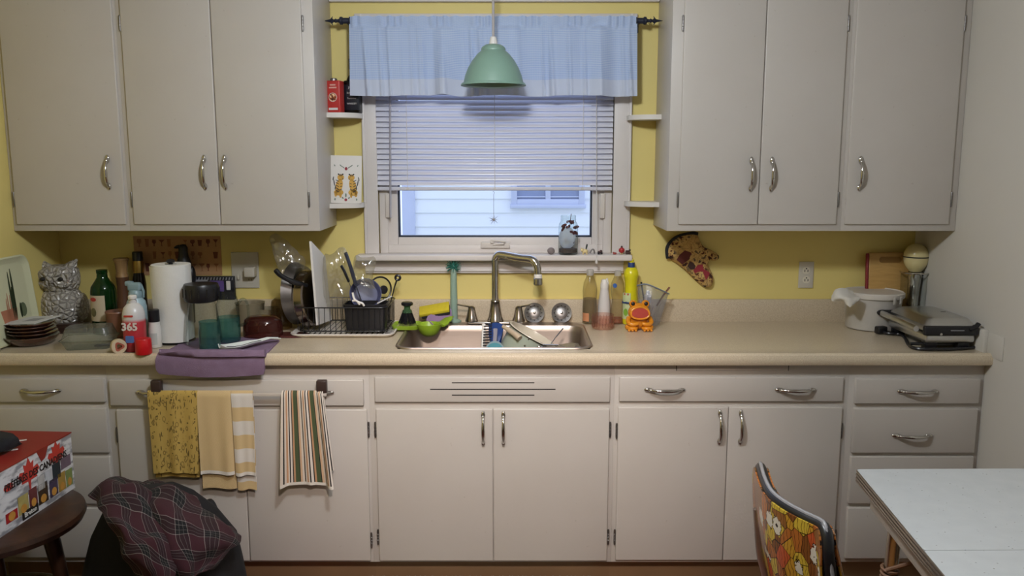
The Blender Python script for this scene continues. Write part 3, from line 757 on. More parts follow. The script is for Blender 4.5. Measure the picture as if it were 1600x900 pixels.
fg = thing('cow_figurine', 'tiny cream animal figurine with a dark sprig on the window stool', 'figurine', p)
MB().ell((0, 0, .014), (.013, .008, .010), 12, 8).ell((-.012, -.002, .018), (.007, .006, .007), 12, 8).lathe([(.003, 0), (.003, .01)], (-.008, -.003, 0), 8).lathe([(.003, 0), (.003, .01)], (.008, -.003, 0), 8).ell((-.016, 0, .026), (.002, .0015, .004), 8, 6).ell((-.008, 0, .026), (.002, .0015, .004), 8, 6).build('body', M_cream, fg)
MB().tube([(.004, 0, .02), (.007, 0, .034), (.009, -.002, .044)], [.002, .0035, .003], 8).build('sprig', M_grn, fg)
p = stool_pt(924)
MB().tube(smooth([(-.006, 0, .005), (0, 0, .018), (.008, 0, .022), (.013, 0, .012), (.012, 0, .003)], 5), .0032, 8).build('arch', pm('grey_pewter', '#6e6a68', .45), thing('pewter_figurine', 'tiny grey arched figurine next to the cream animal on the window stool', 'figurine', p))
p = stool_pt(937.5)
fg = thing('truck_figurine', 'tiny dark brown block with round wheels on the window stool', 'figurine', p)
MB().box((0, 0, .010), (.020, .012, .010), bev=.002).box((.004, 0, .016), (.010, .010, .006), bev=.002).build('block', M_brn, fg)
for dx in (-.006, .006): MB().lathe([(0, -.007), (.005, -.007), (.005, .007), (0, .007)], (dx, 0, .0055), 12, Matrix.Rotation(pi / 2, 4, 'X')).build('wheel', M_black, fg)
p = stool_pt(960.5)
o = MB().box((0, 0, .0045), (.016, .010, .009), bev=.003).ell((-.005, 0, .008), (.004, .004, .003), 8, 6).build('red_bead', pm('brick_red', '#8c3b33', .5)); o.location = p; tag(o, 'tiny brick-red block on the window stool left of the red figure', 'figurine')
p = stool_pt(971.3)
fg = thing('red_figurine', 'tiny red round-bodied figure standing on the window stool', 'figurine', p)
MB().ell((0, 0, .018), (.0105, .008, .013), 12, 8).ell((-.010, 0, .018), (.003, .003, .008), 8, 6).ell((.010, 0, .018), (.003, .003, .008), 8, 6).build('body', M_redf, fg)
MB().ell((0, 0, .033), (.0045, .0045, .0045), 10, 8).build('head', M_brn, fg)
for dx in (-.004, .004): MB().ell((dx, -.001, .0030), (.003, .004, .0030), 8, 6).build('foot', M_cream, fg)
p = stool_pt(981.5)
fg = thing('train_figurine', 'tiny dark red toy engine at the right end of the window stool', 'figurine', p)
MB().box((0, 0, .006), (.022, .010, .009), bev=.001).box((-.002, 0, .014), (.018, .008, .007), bev=.001).box((.0075, 0, .018), (.006, .009, .009), bev=.001).build('body', M_brn, fg)

# ================================================================== pendant lamp
YP = -.325; p = at(771, 132, YP); m = mpp(p); zl = p.z
pend = thing('pendant_lamp', 'mint green metal dome pendant lamp hanging in front of the window', 'lamp', (p.x, YP, zl))
M_mint = pm('mint_green_enamel', '#7c9b8d', .38, var=.03); M_inner = pm('white_enamel_inside', '#c8ccc4', .5)
pr = [(51, -1), (49.5, 1.5), (47, 2), (46.5, 4), (44, 14), (39.5, 25), (33, 36), (25, 46), (19, 51), (19, 54), (17, 57), (12, 60), (7, 61)]
MB().lathe([(r * m, h * m) for r, h in pr] + [((r - 1.2) * m, (h - 1.0) * m) for r, h in pr[::-1][:-3]] + [(46 * m, 0), (51 * m, -2 * m), (51 * m, -1 * m)], seg=48).build('shade', M_mint, pend)
MB().lathe([(0, 59 * m), (6.5 * m, 59 * m), (6.5 * m, 63 * m), (5 * m, 70 * m), (4 * m, 72 * m), (0, 72 * m)], seg=20).build('collar', M_white, pend)
MB().tube([(0, 0, 71 * m), (0, 0, CEIL - zl - .001)], 2.0 * m, 8).build('cord', pm('grey_cord', '#a9a4a4', .6), pend)
MB().lathe([(0, CEIL - zl - .03), (.05, CEIL - zl - .025), (.055, CEIL - zl - .0005), (0, CEIL - zl - .0005)]).build('ceiling_rose', M_white, pend)
MB().lathe([(0, 20 * m), (11 * m, 26 * m), (13 * m, 35 * m), (8 * m, 46 * m), (6 * m, 56 * m), (0, 57 * m)], seg=16).build('bulb', pm('unlit_bulb', '#d9d6cc', .25), pend)

# ================================================================== on the wall
M_cardb = NT('brown_poster_card'); M_cardb.set(.8); M_cardb.col(M_cardb.mix(M_cardb.noise(M_cardb.coord(), 30, 4), '#a9805a', '#b98f66')); M_cardb = M_cardb.m
p0, p1 = at(212, 430, -.003), at(344, 369, -.003)
po = thing('cocktail_poster', 'brown poster card with rows of printed drinking glasses on the wall', 'poster', ((p0.x + p1.x) / 2, -.003, p0.z))
MB().span(p0.x, p1.x, -.003, -.001, p0.z, p1.z).build('sheet', M_cardb, po, True)
M_pg = pm('dark_red_brown_print', '#6d3b2c', .8, var=.2); M_pg2 = pm('tan_print', '#8f6040', .8, var=.2)
rr = random.Random(5); pwid, phgt = p1.x - p0.x, p1.z - p0.z
for r in range(3):
    for c in range(11):
        if rr.random() < .08: continue
        cx = p0.x + pwid * (c + .7) / 11.4 + rr.uniform(-.003, .003); cz = p1.z - phgt * (r + .55) / 3.2; h = .034 * rr.uniform(.75, 1.1); w = .010 * rr.uniform(.8, 1.2); kind = rr.randint(0, 2)
        if kind == 0: q = [(-w, h / 2), (w, h / 2), (w * .7, -h / 2), (-w * .7, -h / 2)]
        elif kind == 1: q = [(-w * 1.2, h / 2), (w * 1.2, h / 2), (w * .12, h * .05), (w * .12, -h * .42), (w * .7, -h / 2), (-w * .7, -h / 2), (-w * .12, -h * .42), (-w * .12, h * .05)]
        else: q = [(-w * .7, h / 2), (w * .7, h / 2), (w * .9, h * .1), (w * .2, -h * .15), (w * .2, -h * .4), (w * .6, -h / 2), (-w * .6, -h / 2), (-w * .2, -h * .4), (-w * .2, -h * .15), (-w * .9, h * .1)]
        MB().prism(q, 0, .0006, FRONT((cx, -.003, cz))).build('printed_glass', M_pg if rr.random() < .6 else M_pg2, po, True)
# double gang plate with charger
p0, p1 = at(363, 450, -.006), at(403, 394, -.006); M_plate = pm('white_plastic_plate', '#c9c3b6', .35, var=.03)
ou = thing('switch_plate', 'white double wall plate with a plugged-in adapter under the left cabinets', 'outlet', ((p0.x + p1.x) / 2, -.006, p0.z))
MB().span(p0.x, p1.x, -.007, 0, p0.z, p1.z, .003, 3).build('plate', M_plate, ou, True)
c = at(373, 433, -.01); MB().box((c.x, -.012, c.z), (.010, .012, .022), bev=.002).build('toggle', M_plate, ou, True)
c = at(391, 425, -.03); MB().box((c.x, -.028, c.z), (.046, .042, .044), bev=.006, seg=3).build('adapter', M_plate, ou, True)
c = at(391, 438, -.01); fc = MB().lathe([(0, -.009), (.015, -.009), (.016, 0)], (c.x, 0, c.z), 20, Matrix.Rotation(-pi / 2, 4, 'X')).build('socket_face', M_plate, ou, True) if False else MB().prism(rrect(.03, .026, .01), .006, .009, FRONT((c.x, 0, c.z))).build('socket_face', M_plate, ou, True)
for dx in (-.006, .006): MB().box((c.x + dx, -.0092, c.z + .003), (.002, .001, .007)).build('slot', M_ink, fc, True)
# duplex outlet on the right
p0, p1 = at(1247, 450, -.006), at(1272.5, 409, -.006)
ou = thing('wall_outlet', 'white duplex outlet on the yellow wall right of the oven mitt', 'outlet', ((p0.x + p1.x) / 2, -.006, p0.z))
MB().span(p0.x, p1.x, -.006, 0, p0.z, p1.z, .0025, 3).build('plate', M_plate, ou, True)
for py in (422.5, 437):
    c = at(1259.8, py, -.007); fc = MB().prism(rrect(.031, .030, .012), .005, .0085, FRONT((c.x, 0, c.z))).build('socket_face', pm('cream_socket', '#ddd6c4', .35), ou, True)
    for dx in (-.0065, .0065): MB().box((c.x + dx, -.0088, c.z - .002), (.0032, .001, .0105)).build('slot', M_ink, fc, True)
    MB().prism(circ(.0032, 10), .0080, .0092, FRONT((c.x, 0, c.z + .008))).build('ground_hole', M_ink, fc, True)
# small cover plate on the right wall by the counter end
p0, p1 = onx(1566, 565, WR - .002), onx(1545, 520, WR - .002)
o = MB().span(WR - .0035, WR - .0002, p0.y, p1.y, p0.z, at(0, 519, p1.y).z, .001).build('cover_plate', M_offwhite); tag(o, 'blank off-white cover plate on the right wall above the counter end', 'plate')

# ---- oven mitt
def mitt_mat():
    k = NT('printed_mitt_cotton'); k.set(.85); v = k.coord()
    n = k.noise(v, 42, 3, .55); n2 = k.noise(v, 20, 3); e = k.voro(v, 42, 'DISTANCE_TO_EDGE')
    c = k.ramp(n, [(.34, '#241812'), (.41, '#5d261e'), (.45, '#b99658'), (.56, '#c9a86a'), (.60, '#6d5a44'), (.68, '#2a201c')])
    plain = k.ramp(k.noise(v, 11, 2), [(.50, 0.), (.60, .9)])
    c2 = k.mix(plain, c, '#bd9a5c'); k.col(k.mix(k.math('MULTIPLY', k.ramp(e, [(0, 1.), (.02, 1.), (.045, 0.)]), .35), c2, '#3a2418'))
    k.bump(k.noise(v, 25, 2), .25, .004); return k.m
PX = lambda lst, Y: [at(a, b, Y) for a, b in lst]
outl = [(1042, 402), (1043, 388), (1050, 376), (1062, 368), (1080, 364), (1090, 366), (1093, 374), (1101, 386), (1112, 391), (1122, 398), (1123, 405), (1116, 408), (1107, 404), (1103, 402), (1106, 412), (1112, 424), (1116, 436), (1113, 447), (1106, 450), (1098, 447), (1085, 436), (1072, 423), (1058, 412), (1048, 406)]
sp = smooth([at(a, b, -.03) for a, b in outl], 3, True); cen = sum(sp, Vector()) / len(sp)
mit = thing('oven_mitt', 'old-fashioned printed oven mitt hanging on the wall under the right cabinets', 'oven mitt', (cen.x, -.02, at(1105, 450, -.03).z))
b = MB(); n = len(sp); lay = []
c2 = at(1078, 400, -.03)
medial = [at(a, b_, -.03) for a, b_ in ((1062, 385), (1072, 392), (1082, 402), (1092, 418), (1102, 434))] + [at(1095, 392, -.03), at(1110, 400, -.03)]
for f, dy in ((1, 0), (.94, -.012), (.78, -.020), (.52, -.025), (.25, -.027)):
    ringv = []
    for q in sp:
        k_ = min(medial, key=lambda w: (w - q).length); t_ = k_ + (q - k_) * f; ringv.append(b.bm.verts.new((t_.x, -.014 + dy, t_.z)))
    lay.append(ringv)
for A_, B_ in zip(lay, lay[1:]):
    for i in range(n): b.bm.faces.new([A_[i], A_[(i + 1) % n], B_[(i + 1) % n], B_[i]])
bk = [b.bm.verts.new((q.x, -.004, q.z)) for q in sp]
for i in range(n): b.bm.faces.new([lay[0][i], bk[i], bk[(i + 1) % n], lay[0][(i + 1) % n]])
b.bm.faces.new(lay[-1]); b.bm.faces.new(bk)
b.build('mitt_cloth', mitt_mat(), mit, True, 60)
M_bind = pm('black_binding', '#1d1d22', .8)
MB().tube([q + Vector((0, .008, 0)) for q in smooth([at(a, b_, -.03) for a, b_ in ((1044, 404), (1043, 388), (1051, 376), (1063, 369), (1082, 365), (1091, 366))], 5)], .0085, 8).build('binding', M_bind, mit, True)
MB().ell(at(1122, 402, -.03) + Vector((0, .010, 0)), (.006, .009, .010), 10, 8).build('thumb_tip', M_bind, mit, True)
def decal(name, pts, mat, Y=-.0425, par=mit): MB().prism([(q.x, q.z) for q in [at(a, b_, Y) for a, b_ in pts]], 0, .0012, frame3((0, Y, 0), (1, 0, 0), (0, 0, 1))).build(name, mat, par, True)
decal('dress_print', [(1083, 423), (1090, 414), (1098, 413), (1099, 420), (1109, 426), (1107, 432), (1103, 438), (1098, 424), (1090, 425), (1086, 427)], M_redp, -.0405)
decal('hair_print', [(1074, 416), (1077, 410), (1083, 410), (1087, 416), (1085, 421), (1079, 421)], M_brn, -.0405)
decal('shawl_print', [(1057, 406), (1062, 398), (1070, 391), (1081, 395), (1076, 406), (1066, 413)], pm('maroon_print', '#5a2420', .8), -.0405)
# ================================================================== left part of the worktop
# ---- leaning tray with cactus print
M_tray = pm('cream_green_melamine', '#cfd0ae', .35, var=.04)
pA, pB = onx(60, 509, -1.925), onx(44, 402, -1.955)
ty1, ty0 = -.30, -.76; hgt = .33
lean = radians(6)
TM = Matrix.Translation((WL + .055, ty1, ZC + .008)) @ Matrix.Rotation(-lean, 4, 'Y')
tray = thing('serving_tray', 'cream serving tray with a cactus print leaning on the left wall', 'tray', (WL + .055, (ty0 + ty1) / 2, ZC))
Tt = ROOT[tray.name].inverted()
Q = Matrix.Translation((WL + .05, (ty0 + ty1) / 2, ZC + .006)) @ Matrix.Rotation(-lean, 4, 'Y') @ Matrix(((0, 0, 1, 0), (-1, 0, 0, 0), (0, 1, 0, hgt / 2), (0, 0, 0, 1)))
# Q: local x -> -Y, local y -> up, local z -> +X
b = MB(); wT, hT = ty1 - ty0, hgt; Lp = []
for (w, h, r, z) in ((wT, hT, .05, .014), (wT - .012, hT - .012, .046, .016), (wT - .05, hT - .05, .035, .002), (wT - .06, hT - .06, .03, .001)): Lp.append([b.bm.verts.new(Q @ Vector((x, y, z))) for x, y in rrect(w, h, r, 6)])
Lb = [[b.bm.verts.new(Q @ Vector((x, y, z))) for x, y in rrect(w, h, r, 6)] for (w, h, r, z) in ((wT, hT, .05, .010), (wT - .06, hT - .06, .03, -.004))]
allr = [Lb[1], Lb[0]] + Lp
for A_, B_ in zip(allr, allr[1:]):
    for i in range(len(A_)): j = (i + 1) % len(A_); b.bm.faces.new([A_[i], A_[j], B_[j], B_[i]])
b.bm.faces.new(Lp[-1]); b.bm.faces.new(Lb[1])
b.build('tray', M_tray, tray, True)
def tdec(name, polys, mat, z=.0015):
    b = MB()
    for q in polys: b.prism(q, z, z + .0006, Q)
    b.build(name, mat, tray, True)
Mcac = pm('dark_green_print', '#28351f', .6); Mpot = pm('terracotta_print', '#b07458', .6); Mgr = pm('grey_green_cactus_print', '#5f6b50', .6)
cx = -wT / 2 + .12
for (dx, hh, w) in ((.0, .20, .006), (.018, .19, .005), (.01, .13, .005), (-.03, .06, .007), (.03, .10, .003), (.045, .11, .003), (.055, .09, .003)):
    tdec('cactus_print', [E_(cx + dx, -.06 + hh / 2 - .02, w, hh / 2, .04)], Mcac if w > .004 else Mpot)
tdec('cactus_pad_print', [E_(cx - .045, -.05, .022, .028)], Mgr); tdec('pot_print', [[(cx - .005, -.035), (cx + .10, -.035), (cx + .08, -.12), (cx + .01, -.12)]], Mpot)

# ---- owl cookie jar
M_owl = NT('white_glazed_ceramic_owl'); M_owl.set(.22); v_ = M_owl.coord()
fe = M_owl.voro(v_, 46, 'DISTANCE_TO_EDGE'); M_owl.col(M_owl.mix(M_owl.ramp(fe, [(0, 1.), (.04, .5), (.12, 0.)]), '#bdb7ad', '#96908a')); M_owl.bump(M_owl.ramp(fe, [(0, 0.), (.3, 1.)]), .9, .008); M_owl = M_owl.m
p = onz(97, 500, ZC); p.y = -.118; m = mpp(p); p.x = at(97, 470, p.y).x
owl = thing('owl_cookie_jar', 'white glazed ceramic owl jar with black eyes behind the brown plates', 'cookie jar', (p.x, p.y, ZC), radians(2))
MB().lathe([(0, .001), (.062, .001), (.070, .008), (.086, .04), (.093, .085), (.088, .125), (.074, .150), (.066, .157), (0, .158)], sx=1.0, sy=.9).build('body', M_owl, owl)
hd = MB().lathe([(.064, .156), (.070, .162), (.078, .185), (.080, .215), (.076, .245), (.06, .262), (.03, .266), (0, .266)], sx=1.0, sy=.85)
for sg in (-1, 1): hd.tube([(sg * .045, -.012, .25), (sg * .066, -.010, .272), (sg * .080, -.006, .290)], [.026, .017, .003], 10)
hd.build('head', M_owl, owl)
for sg in (-1, 1):
    dm = MB().lathe([(.0, .012), (.016, .008), (.026, .013), (.036, .008), (.042, -.006)], (sg * .038, -.060, .214), 22, Matrix.Rotation(pi / 2, 4, 'X') @ Matrix.Rotation(sg * .30, 4, 'Y'), ripple=(11, .06)).build('eye_disc', M_owl, owl)
    MB().ell((sg * .037, -.074, .214), (.011, .007, .0085), 14, 10).build('eye', M_ink, dm)
MB().tube([(0, -.066, .215), (0, -.082, .203), (0, -.078, .188)], [.010, .008, .001], 8).build('beak', M_owl, owl)
for sg in (-1, 1): MB().ell((sg * .086, 0, .085), (.014, .05, .06), 14, 10).build('wing', M_owl, owl)

# ---- stack of brown glass plates with an envelope
M_amber = NT('brown_glass_plate'); M_amber.set(.12, coat=.4); M_amber.col(M_amber.mix(M_amber.noise(M_amber.coord(), 8), '#38211a', '#523325')); M_amber = M_amber.m
c = onz(50, 546, ZC); c.y += .10; c.x = at(50, 530, c.y).x
zp = ZC
for i, (r, dx) in enumerate(((.098, .0), (.088, .006), (.086, .002), (.084, -.004), (.080, .005))):
    h = .034 if i == 0 else .02
    o = MB().lathe([(0, .001), (r * .62, .001), (r * .7, .004), (r * .94, h * .72), (r, h), (r * .985, h + .0025), (r * .92, h * .78), (r * .68, .008), (0, .006)], seg=40).build('plate', M_amber)
    o.location = (c.x + dx, c.y, zp); tag(o, ('large brown glass pie plate at the bottom of the plate stack', 'brown glass plate second from the bottom of the stack', 'brown glass plate in the middle of the stack', 'brown glass plate fourth from the bottom of the stack', 'brown glass plate directly under the white envelope')[i], 'plate', 'stacked brown glass plates')
    zp += .028 if i == 0 else .0125
env = thing('envelope', 'white envelope with a small printed picture on the stack of brown plates', 'envelope', (c.x - .002, c.y, zp + .0135), rot=(radians(4), radians(-3), radians(-2)))
M_env = pm('white_paper', '#c9c9c9', .7, var=.03)
MB().prism([(-.095, -.055), (.055, -.06), (.095, .055), (-.03, .06)], 0, .0022).build('paper', M_env, env)
MB().prism([(-.02, -.018), (.035, -.02), (.05, .022), (0, .024)], .0022, .0026).build('picture', M_grey, env)

# dark flat package behind the plates
o = MB().box((0, 0, .016), (.13, .085, .032), bev=.006).box((.0, -.02, .036), (.10, .04, .008), bev=.003).build('package', NT('dark_brown_wrapper').m)
o.data.materials[0].node_tree.nodes['Principled BSDF'].inputs['Base Color'].default_value = lin('#33211b'); o.data.materials[0].node_tree.nodes['Principled BSDF'].inputs['Roughness'].default_value = .3
q = onz(116, 517, ZC); o.location = (q.x, -.235, ZC); o.rotation_euler.z = .3; tag(o, 'dark brown wrapped package between the owl jar and the clear container', 'package')

# ---- clear plastic clamshell
M_clam = glass('clear_clamshell_plastic', '#e9ede9', .9, .16, '#b9bdb4', .06, .5, 60)
q = onz(126, 549, ZC); cl_ = thing('plastic_container', 'clear hinged plastic food container lying in front of the green bottle', 'container', (q.x, q.y + .075, ZC), radians(12))
def tub(b, w0, d0, w1, d1, z0, z1, r=.02):
    A_ = [b.bm.verts.new((x, y, z0)) for x, y in rrect(w0, d0, r, 4)]; B_ = [b.bm.verts.new((x, y, z1)) for x, y in rrect(w1, d1, r, 4)]
    for i in range(len(A_)): j = (i + 1) % len(A_); b.bm.faces.new([A_[i], A_[j], B_[j], B_[i]])
    return A_, B_
b = MB(); A_, B_ = tub(b, .15, .11, .178, .135, .001, .035); b.bm.faces.new(A_[::-1]); A_, B_ = tub(b, .186, .142, .19, .146, .034, .038); b.build('base', M_clam, cl_)
b = MB(); A_, B_ = tub(b, .178, .135, .15, .105, .038, .082); b.bm.faces.new(B_); b.build('lid', M_clam, cl_)
MB().tube([Vector((x, y, .037)) for x, y in rrect(.186, .142, .02, 5)], .0022, 6, True).build('rim', M_clam, cl_)

# ---- green bottle
M_green = glass('green_bottle_glass', '#2f7a35', .9, .45, '#143d1a'); M_paper = pm('cream_label', '#c2b49c', .6)
gb, m, b0 = lath('green_bottle', 'green glass bottle with a cream label on the left of the counter', 'bottle', 158, 524, [('glass', [(17, .5), (18.5, 2), (18.5, 66), (17, 74), (11, 83), (8, 88), (7.5, 94), (8.2, 95), (8.2, 100), (0, 100)], M_green)])
ROOT_gb = gb
def wrap_label(parent, r, z0, z1, a0, a1, mat, name='label', n=14):
    G = [[Vector((r * cos(a0 + (a1 - a0) * j / n), r * sin(a0 + (a1 - a0) * j / n), z)) for j in range(n + 1)] for z in (z0, z1)]
    return MB().sheet(G, -.0006).build(name, mat, parent)
lb = wrap_label(gb, 18.8 * m, 22 * m, 62 * m, radians(195), radians(300), M_paper)
MB().prism(E_(0, 0, .016, .008), 0, .0014, frame3((-.020, -18.5 * m + .003, 56 * m), (1, -.5, 0), (0, 0, 1))).build('red_seal', M_red, lb)
MB().prism(E_(0, 0, .014, .018), 0, .0014, frame3((-.022, -18.5 * m + .004, 36 * m), (1, -.5, 0), (0, 0, 1))).build('printed_picture', pm('green_brown_print', '#6d6a4a', .6, var=.4, scale=60), lb)

# ---- wooden pepper mill, crock, dark bottle
M_w1 = wood('light_turned_wood', '#8a6a44', '#a98657', .45, (8, 8, 1)); M_w2 = wood('brown_turned_wood', '#4e3322', '#6a4730', .4, (8, 8, 1))
lath('pepper_mill', 'tall brown wooden pepper mill with a paler flared top against the wall', 'pepper mill', 196, 506, [('body', [(12, .5), (13, 3), (12, 12), (9, 40), (8.5, 60), (9.5, 74)], M_w2), ('top', [(9.5, 74), (8, 80), (9.5, 96), (11.5, 101), (10.5, 103), (0, 103)], M_w1)])
lath('ceramic_crock', 'small brown ceramic crock behind the spray cans', 'crock', 181, 529, [('crock', [(11, .5), (14, 3), (16.5, 16), (17, 38), (18, 40), (17.4, 42), (16, 40), (15.5, 18), (11, 5), (0, 4)], pm('pinkish_brown_glaze', '#8a5f4b', .35))])
t, m, b0 = lath('liquor_bottle', 'dark bottle with a gold neck band and black cap beside the paper towels', 'bottle', 222, 505, [('glass', [(9, .5), (10, 2), (10, 62), (9, 72), (7.5, 80), (7.5, 84)], M_bglass), ('neck_band', [(8, 80), (8, 96), (7.5, 99), (0, 99)], metal('gold_foil', '#a98a4a', .3)), ('cap', [(7.6, 98), (7.6, 111), (6.8, 112.5), (0, 112.5)], M_black)])

# ---- spray cans
M_blue = pm('pale_blue_plastic', '#9fb9c4', .35)
t, m, b0 = lath('air_freshener', 'pale blue spray bottle with a trigger head behind the red and white can', 'spray bottle', 211, 539, [('bottle', [(14, .5), (15, 2), (15, 58), (13.5, 66), (10, 72), (8.5, 76)], M_blue)])
hd = thing('x', 'x', 'x') if False else None
MB().lathe([(10 * m, 72 * m), (10.5 * m, 80 * m), (8 * m, 84 * m), (0, 85 * m)]).box((-.002, 0, 89 * m), (.052, .026, .034), bev=.009, seg=3).box((-.022, 0, 94 * m), (.030, .022, .020), bev=.006).tube([(.022, 0, 92 * m), (.031, 0, 82 * m), (.030, 0, 72 * m)], [.006, .005, .004], 8).build('trigger_head', pm('blue_grey_plastic', '#7f97a0', .35), t)
k = NT('red_white_can_print'); k.set(.3); g = k.n('ShaderNodeTexCoord'); sx = k.n('ShaderNodeSeparateXYZ'); k.l(g.outputs['Object'], sx.inputs[0])
zf = k.math('MULTIPLY', sx.outputs[2], 5.0); k.col(k.ramp(zf, [(0, '#8a2d38'), (.12, '#9a2c36'), (.18, '#b5343c'), (.56, '#bb3a40'), (.62, '#c9c6c6'), (.70, '#cfcccb')]))
t, m, b0 = lath('aerosol_can', 'red and white aerosol can reading 365 near the counter edge', 'spray can', 205.5, 551, [('can', [(16, .5), (16.8, 2), (16.8, 56), (16, 61), (14, 68), (9, 74), (6, 75), (6, 79)], k.m), ('nozzle', [(4.5, 78), (4.5, 81), (6.5, 82), (6.5, 86), (5, 87.5), (0, 87.5)], M_white)])
rc = 16.8 * m
text('365', .040, M_white, t, frame3((0, -rc - .0006, 40 * m), (1, 0, 0), (0, 0, 1)), world=False, depth=.0012, bold=.0012)
MB().prism(rrect(.034, .007, .003), -.002, .001, frame3((-.002, -rc, 57 * m), (1, 0, 0), (0, 0, 1))).build('red_print_line', M_red, t)
MB().prism(rrect(.030, .026, .004), -.002, .0012, frame3((-.002, -rc, 21 * m), (1, 0, 0), (0, 0, 1))).build('blue_panel', pm('blue_print', '#4f6fae', .4), t)
cap, m, b0 = lath('spray_cap', 'bright red plastic cap on the counter edge by the aerosol can', 'cap', 220, 556, [('cap', [(11.8, .5), (12.4, 1.5), (12, 23), (11.2, 25), (0, 25)], pm('bright_red_plastic', '#c4181f', .3))])
tp = thing('tape_roll', 'roll of tan tape with printed core lying near the counter edge', 'tape', onz(180, 555, ZC) + Vector((0, .03, .027)), rot=(pi / 2, radians(0), radians(38)))
MB().lathe([(.014, -.012), (.026, -.012), (.027, -.010), (.027, .010), (.026, .012), (.014, .012), (.014, -.012)], seg=26).build('roll', pm('cream_tape', '#c8b79a', .5), tp)
MB().lathe([(.009, -.0125), (.0155, -.0128), (.0155, .0128), (.009, .0125), (.009, -.0125)], seg=22, ripple=(3, .2)).build('core', pm('red_brown_core', '#a4543f', .6), tp)
pn = thing('black_pen', 'short black pen with a silver clip lying behind the tape roll', 'pen', onz(163, 541, ZC), radians(28))
MB().tube([(-.035, 0, .0055), (-.02, 0, .0055), (.03, 0, .0055), (.036, 0, .0055)], [.003, .005, .005, .004], 10).build('barrel', M_black, pn); MB().tube([(.0, -.004, .010), (.03, -.004, .011)], .0015, 6).build('clip', M_chrome, pn)
t, m, b0 = lath('dropper_bottle', 'small white bottle with a tall black cap in front of the paper towels', 'bottle', 240, 544.5, [('bottle', [(8.5, .5), (9.5, 2), (9.5, 26), (9, 32), (8, 37), (8.5, 41)], M_white), ('cap', [(8.3, 41), (8.3, 59), (7.5, 60), (0, 60)], M_black)])
wrap_label(t, 9.7 * m, 6 * m, 24 * m, radians(200), radians(310), pm('grey_label', '#b9bcb8', .5))

# ---- paper towel on a black stand
q = onz(262, 540, ZC); q.y += .075; m = mpp(q); rr_ = 29 * m
pt = thing('paper_towel_roll', 'white paper towel roll on a black stand with a loose end hanging', 'paper towels', q)
M_pap = pm('white_paper_towel', '#d9d7d2', .9, var=.04, scale=40, bump=.3, bscale=120)
ht = 122 * m
MB().lathe([(.022, .012), (rr_ * .97, .012), (rr_, .014), (rr_, ht - .002), (rr_ * .97, ht), (.022, ht), (.022, .012)], seg=40).build('roll', M_pap, pt)
G = []
for i in range(15):
    f = i / 14; row = []
    for j in range(9):
        s_ = j / 8; a = radians(-150 + (s_ * (125 - 48 * f)) + 30 * f); rad = rr_ + .003 + .006 * f * sin(s_ * 3)
        row.append(Vector((rad * cos(a) + .018 * f * s_, rad * sin(a) - .004, (ht - .004) * (1 - f) + (.012 + .0 * s_) * f)))
    G.append(row)
MB().sheet(G, .0008).build('loose_sheet', M_pap, pt, angle=80)
MB().lathe([(0, .001), (.075, .001), (.078, .006), (.074, .010), (.008, .011), (.008, ht + .004), (.015, ht + .006), (.017, ht + .012), (.010, ht + .018), (0, ht + .019)], seg=32).build('stand', M_black, pt)

# ---- black bird-shaped pour bottle
q = onz(290, 500, ZC); q.y = -.055; m = mpp(q); q.x = at(289, 440, q.y).x
bb = thing('black_bottle', 'tall matt black figural bottle standing behind the paper towel roll', 'bottle', (q.x, q.y, ZC), radians(0))
H = at(289, 381, q.y).z - ZC
MB().lathe([(.03, .001), (.034, .006), (.035, H * .3), (.036, H * .50), (.037, H * .66), (.031, H * .76), (.022, H * .84), (.019, H * .90), (.019, H * .955), (.012, H * .99), (0, H)], seg=24).build('body', pm('matt_black', '#1a1b20', .45), bb)
MB().tube([(-.012, -.006, H * .965), (-.024, -.010, H * .962), (-.034, -.012, H * .952)], [.010, .007, .002], 8).build('spout', M_black, bb)
MB().ell((.034, 0, H * .60), (.014, .020, H * .13), 14, 10).build('side_lobe', M_black, bb)
wrap_label(bb, .0355, H * .16, H * .30, radians(215), radians(320), pm('tan_label', '#9a8f78', .6))

# ---- small flat box with zigzag border and violet panel
p0, p1 = at(296, 468, -.025), at(365, 432, -.025)
bx = thing('game_box', 'flat black box with a chevron border and a violet panel leaning on the wall', 'box', ((p0.x + p1.x) / 2, -.015, zsp))
z0_ = zsp + .0005; z1_ = p1.z
MB().span(p0.x, p1.x, -.025, -.002, z0_, z1_, .002).build('box', M_navyblk, bx, True)
n_ = 15
for i in range(n_):
    x = p0.x + (p1.x - p0.x) * (i + .5) / n_; MB().prism([(-.003, -.006), (.001, -.006), (.004, .006), (0, .006)], 0, .001, FRONT((x, -.025, z1_ - .010))).build('chevron', M_grey, bx, True)
c = at(339, 447, -.025); MB().prism(rrect(.062, .048, .003), 0, .0012, FRONT((c.x, -.025, c.z))).build('violet_panel', pm('violet_print', '#5b4687', .5), bx, True)
c = at(314, 443, -.025); MB().prism(rrect(.060, .034, .002), 0, .0012, FRONT((c.x, -.025, c.z))).build('white_panel', M_grey, bx, True)
for dx in (-.016, .002, .018): MB().prism([(-.006, -.009), (-.001, -.009), (.004, .009), (-.001, .009)], 0, .0008, FRONT((c.x + dx, -.0262, c.z - .003))).build('dark_glyph', M_ink, bx, True)
c = at(357, 446, -.025); MB().prism(rrect(.018, .04, .002), 0, .0012, FRONT((c.x, -.025, c.z))).build('white_tab', M_white, bx, True)

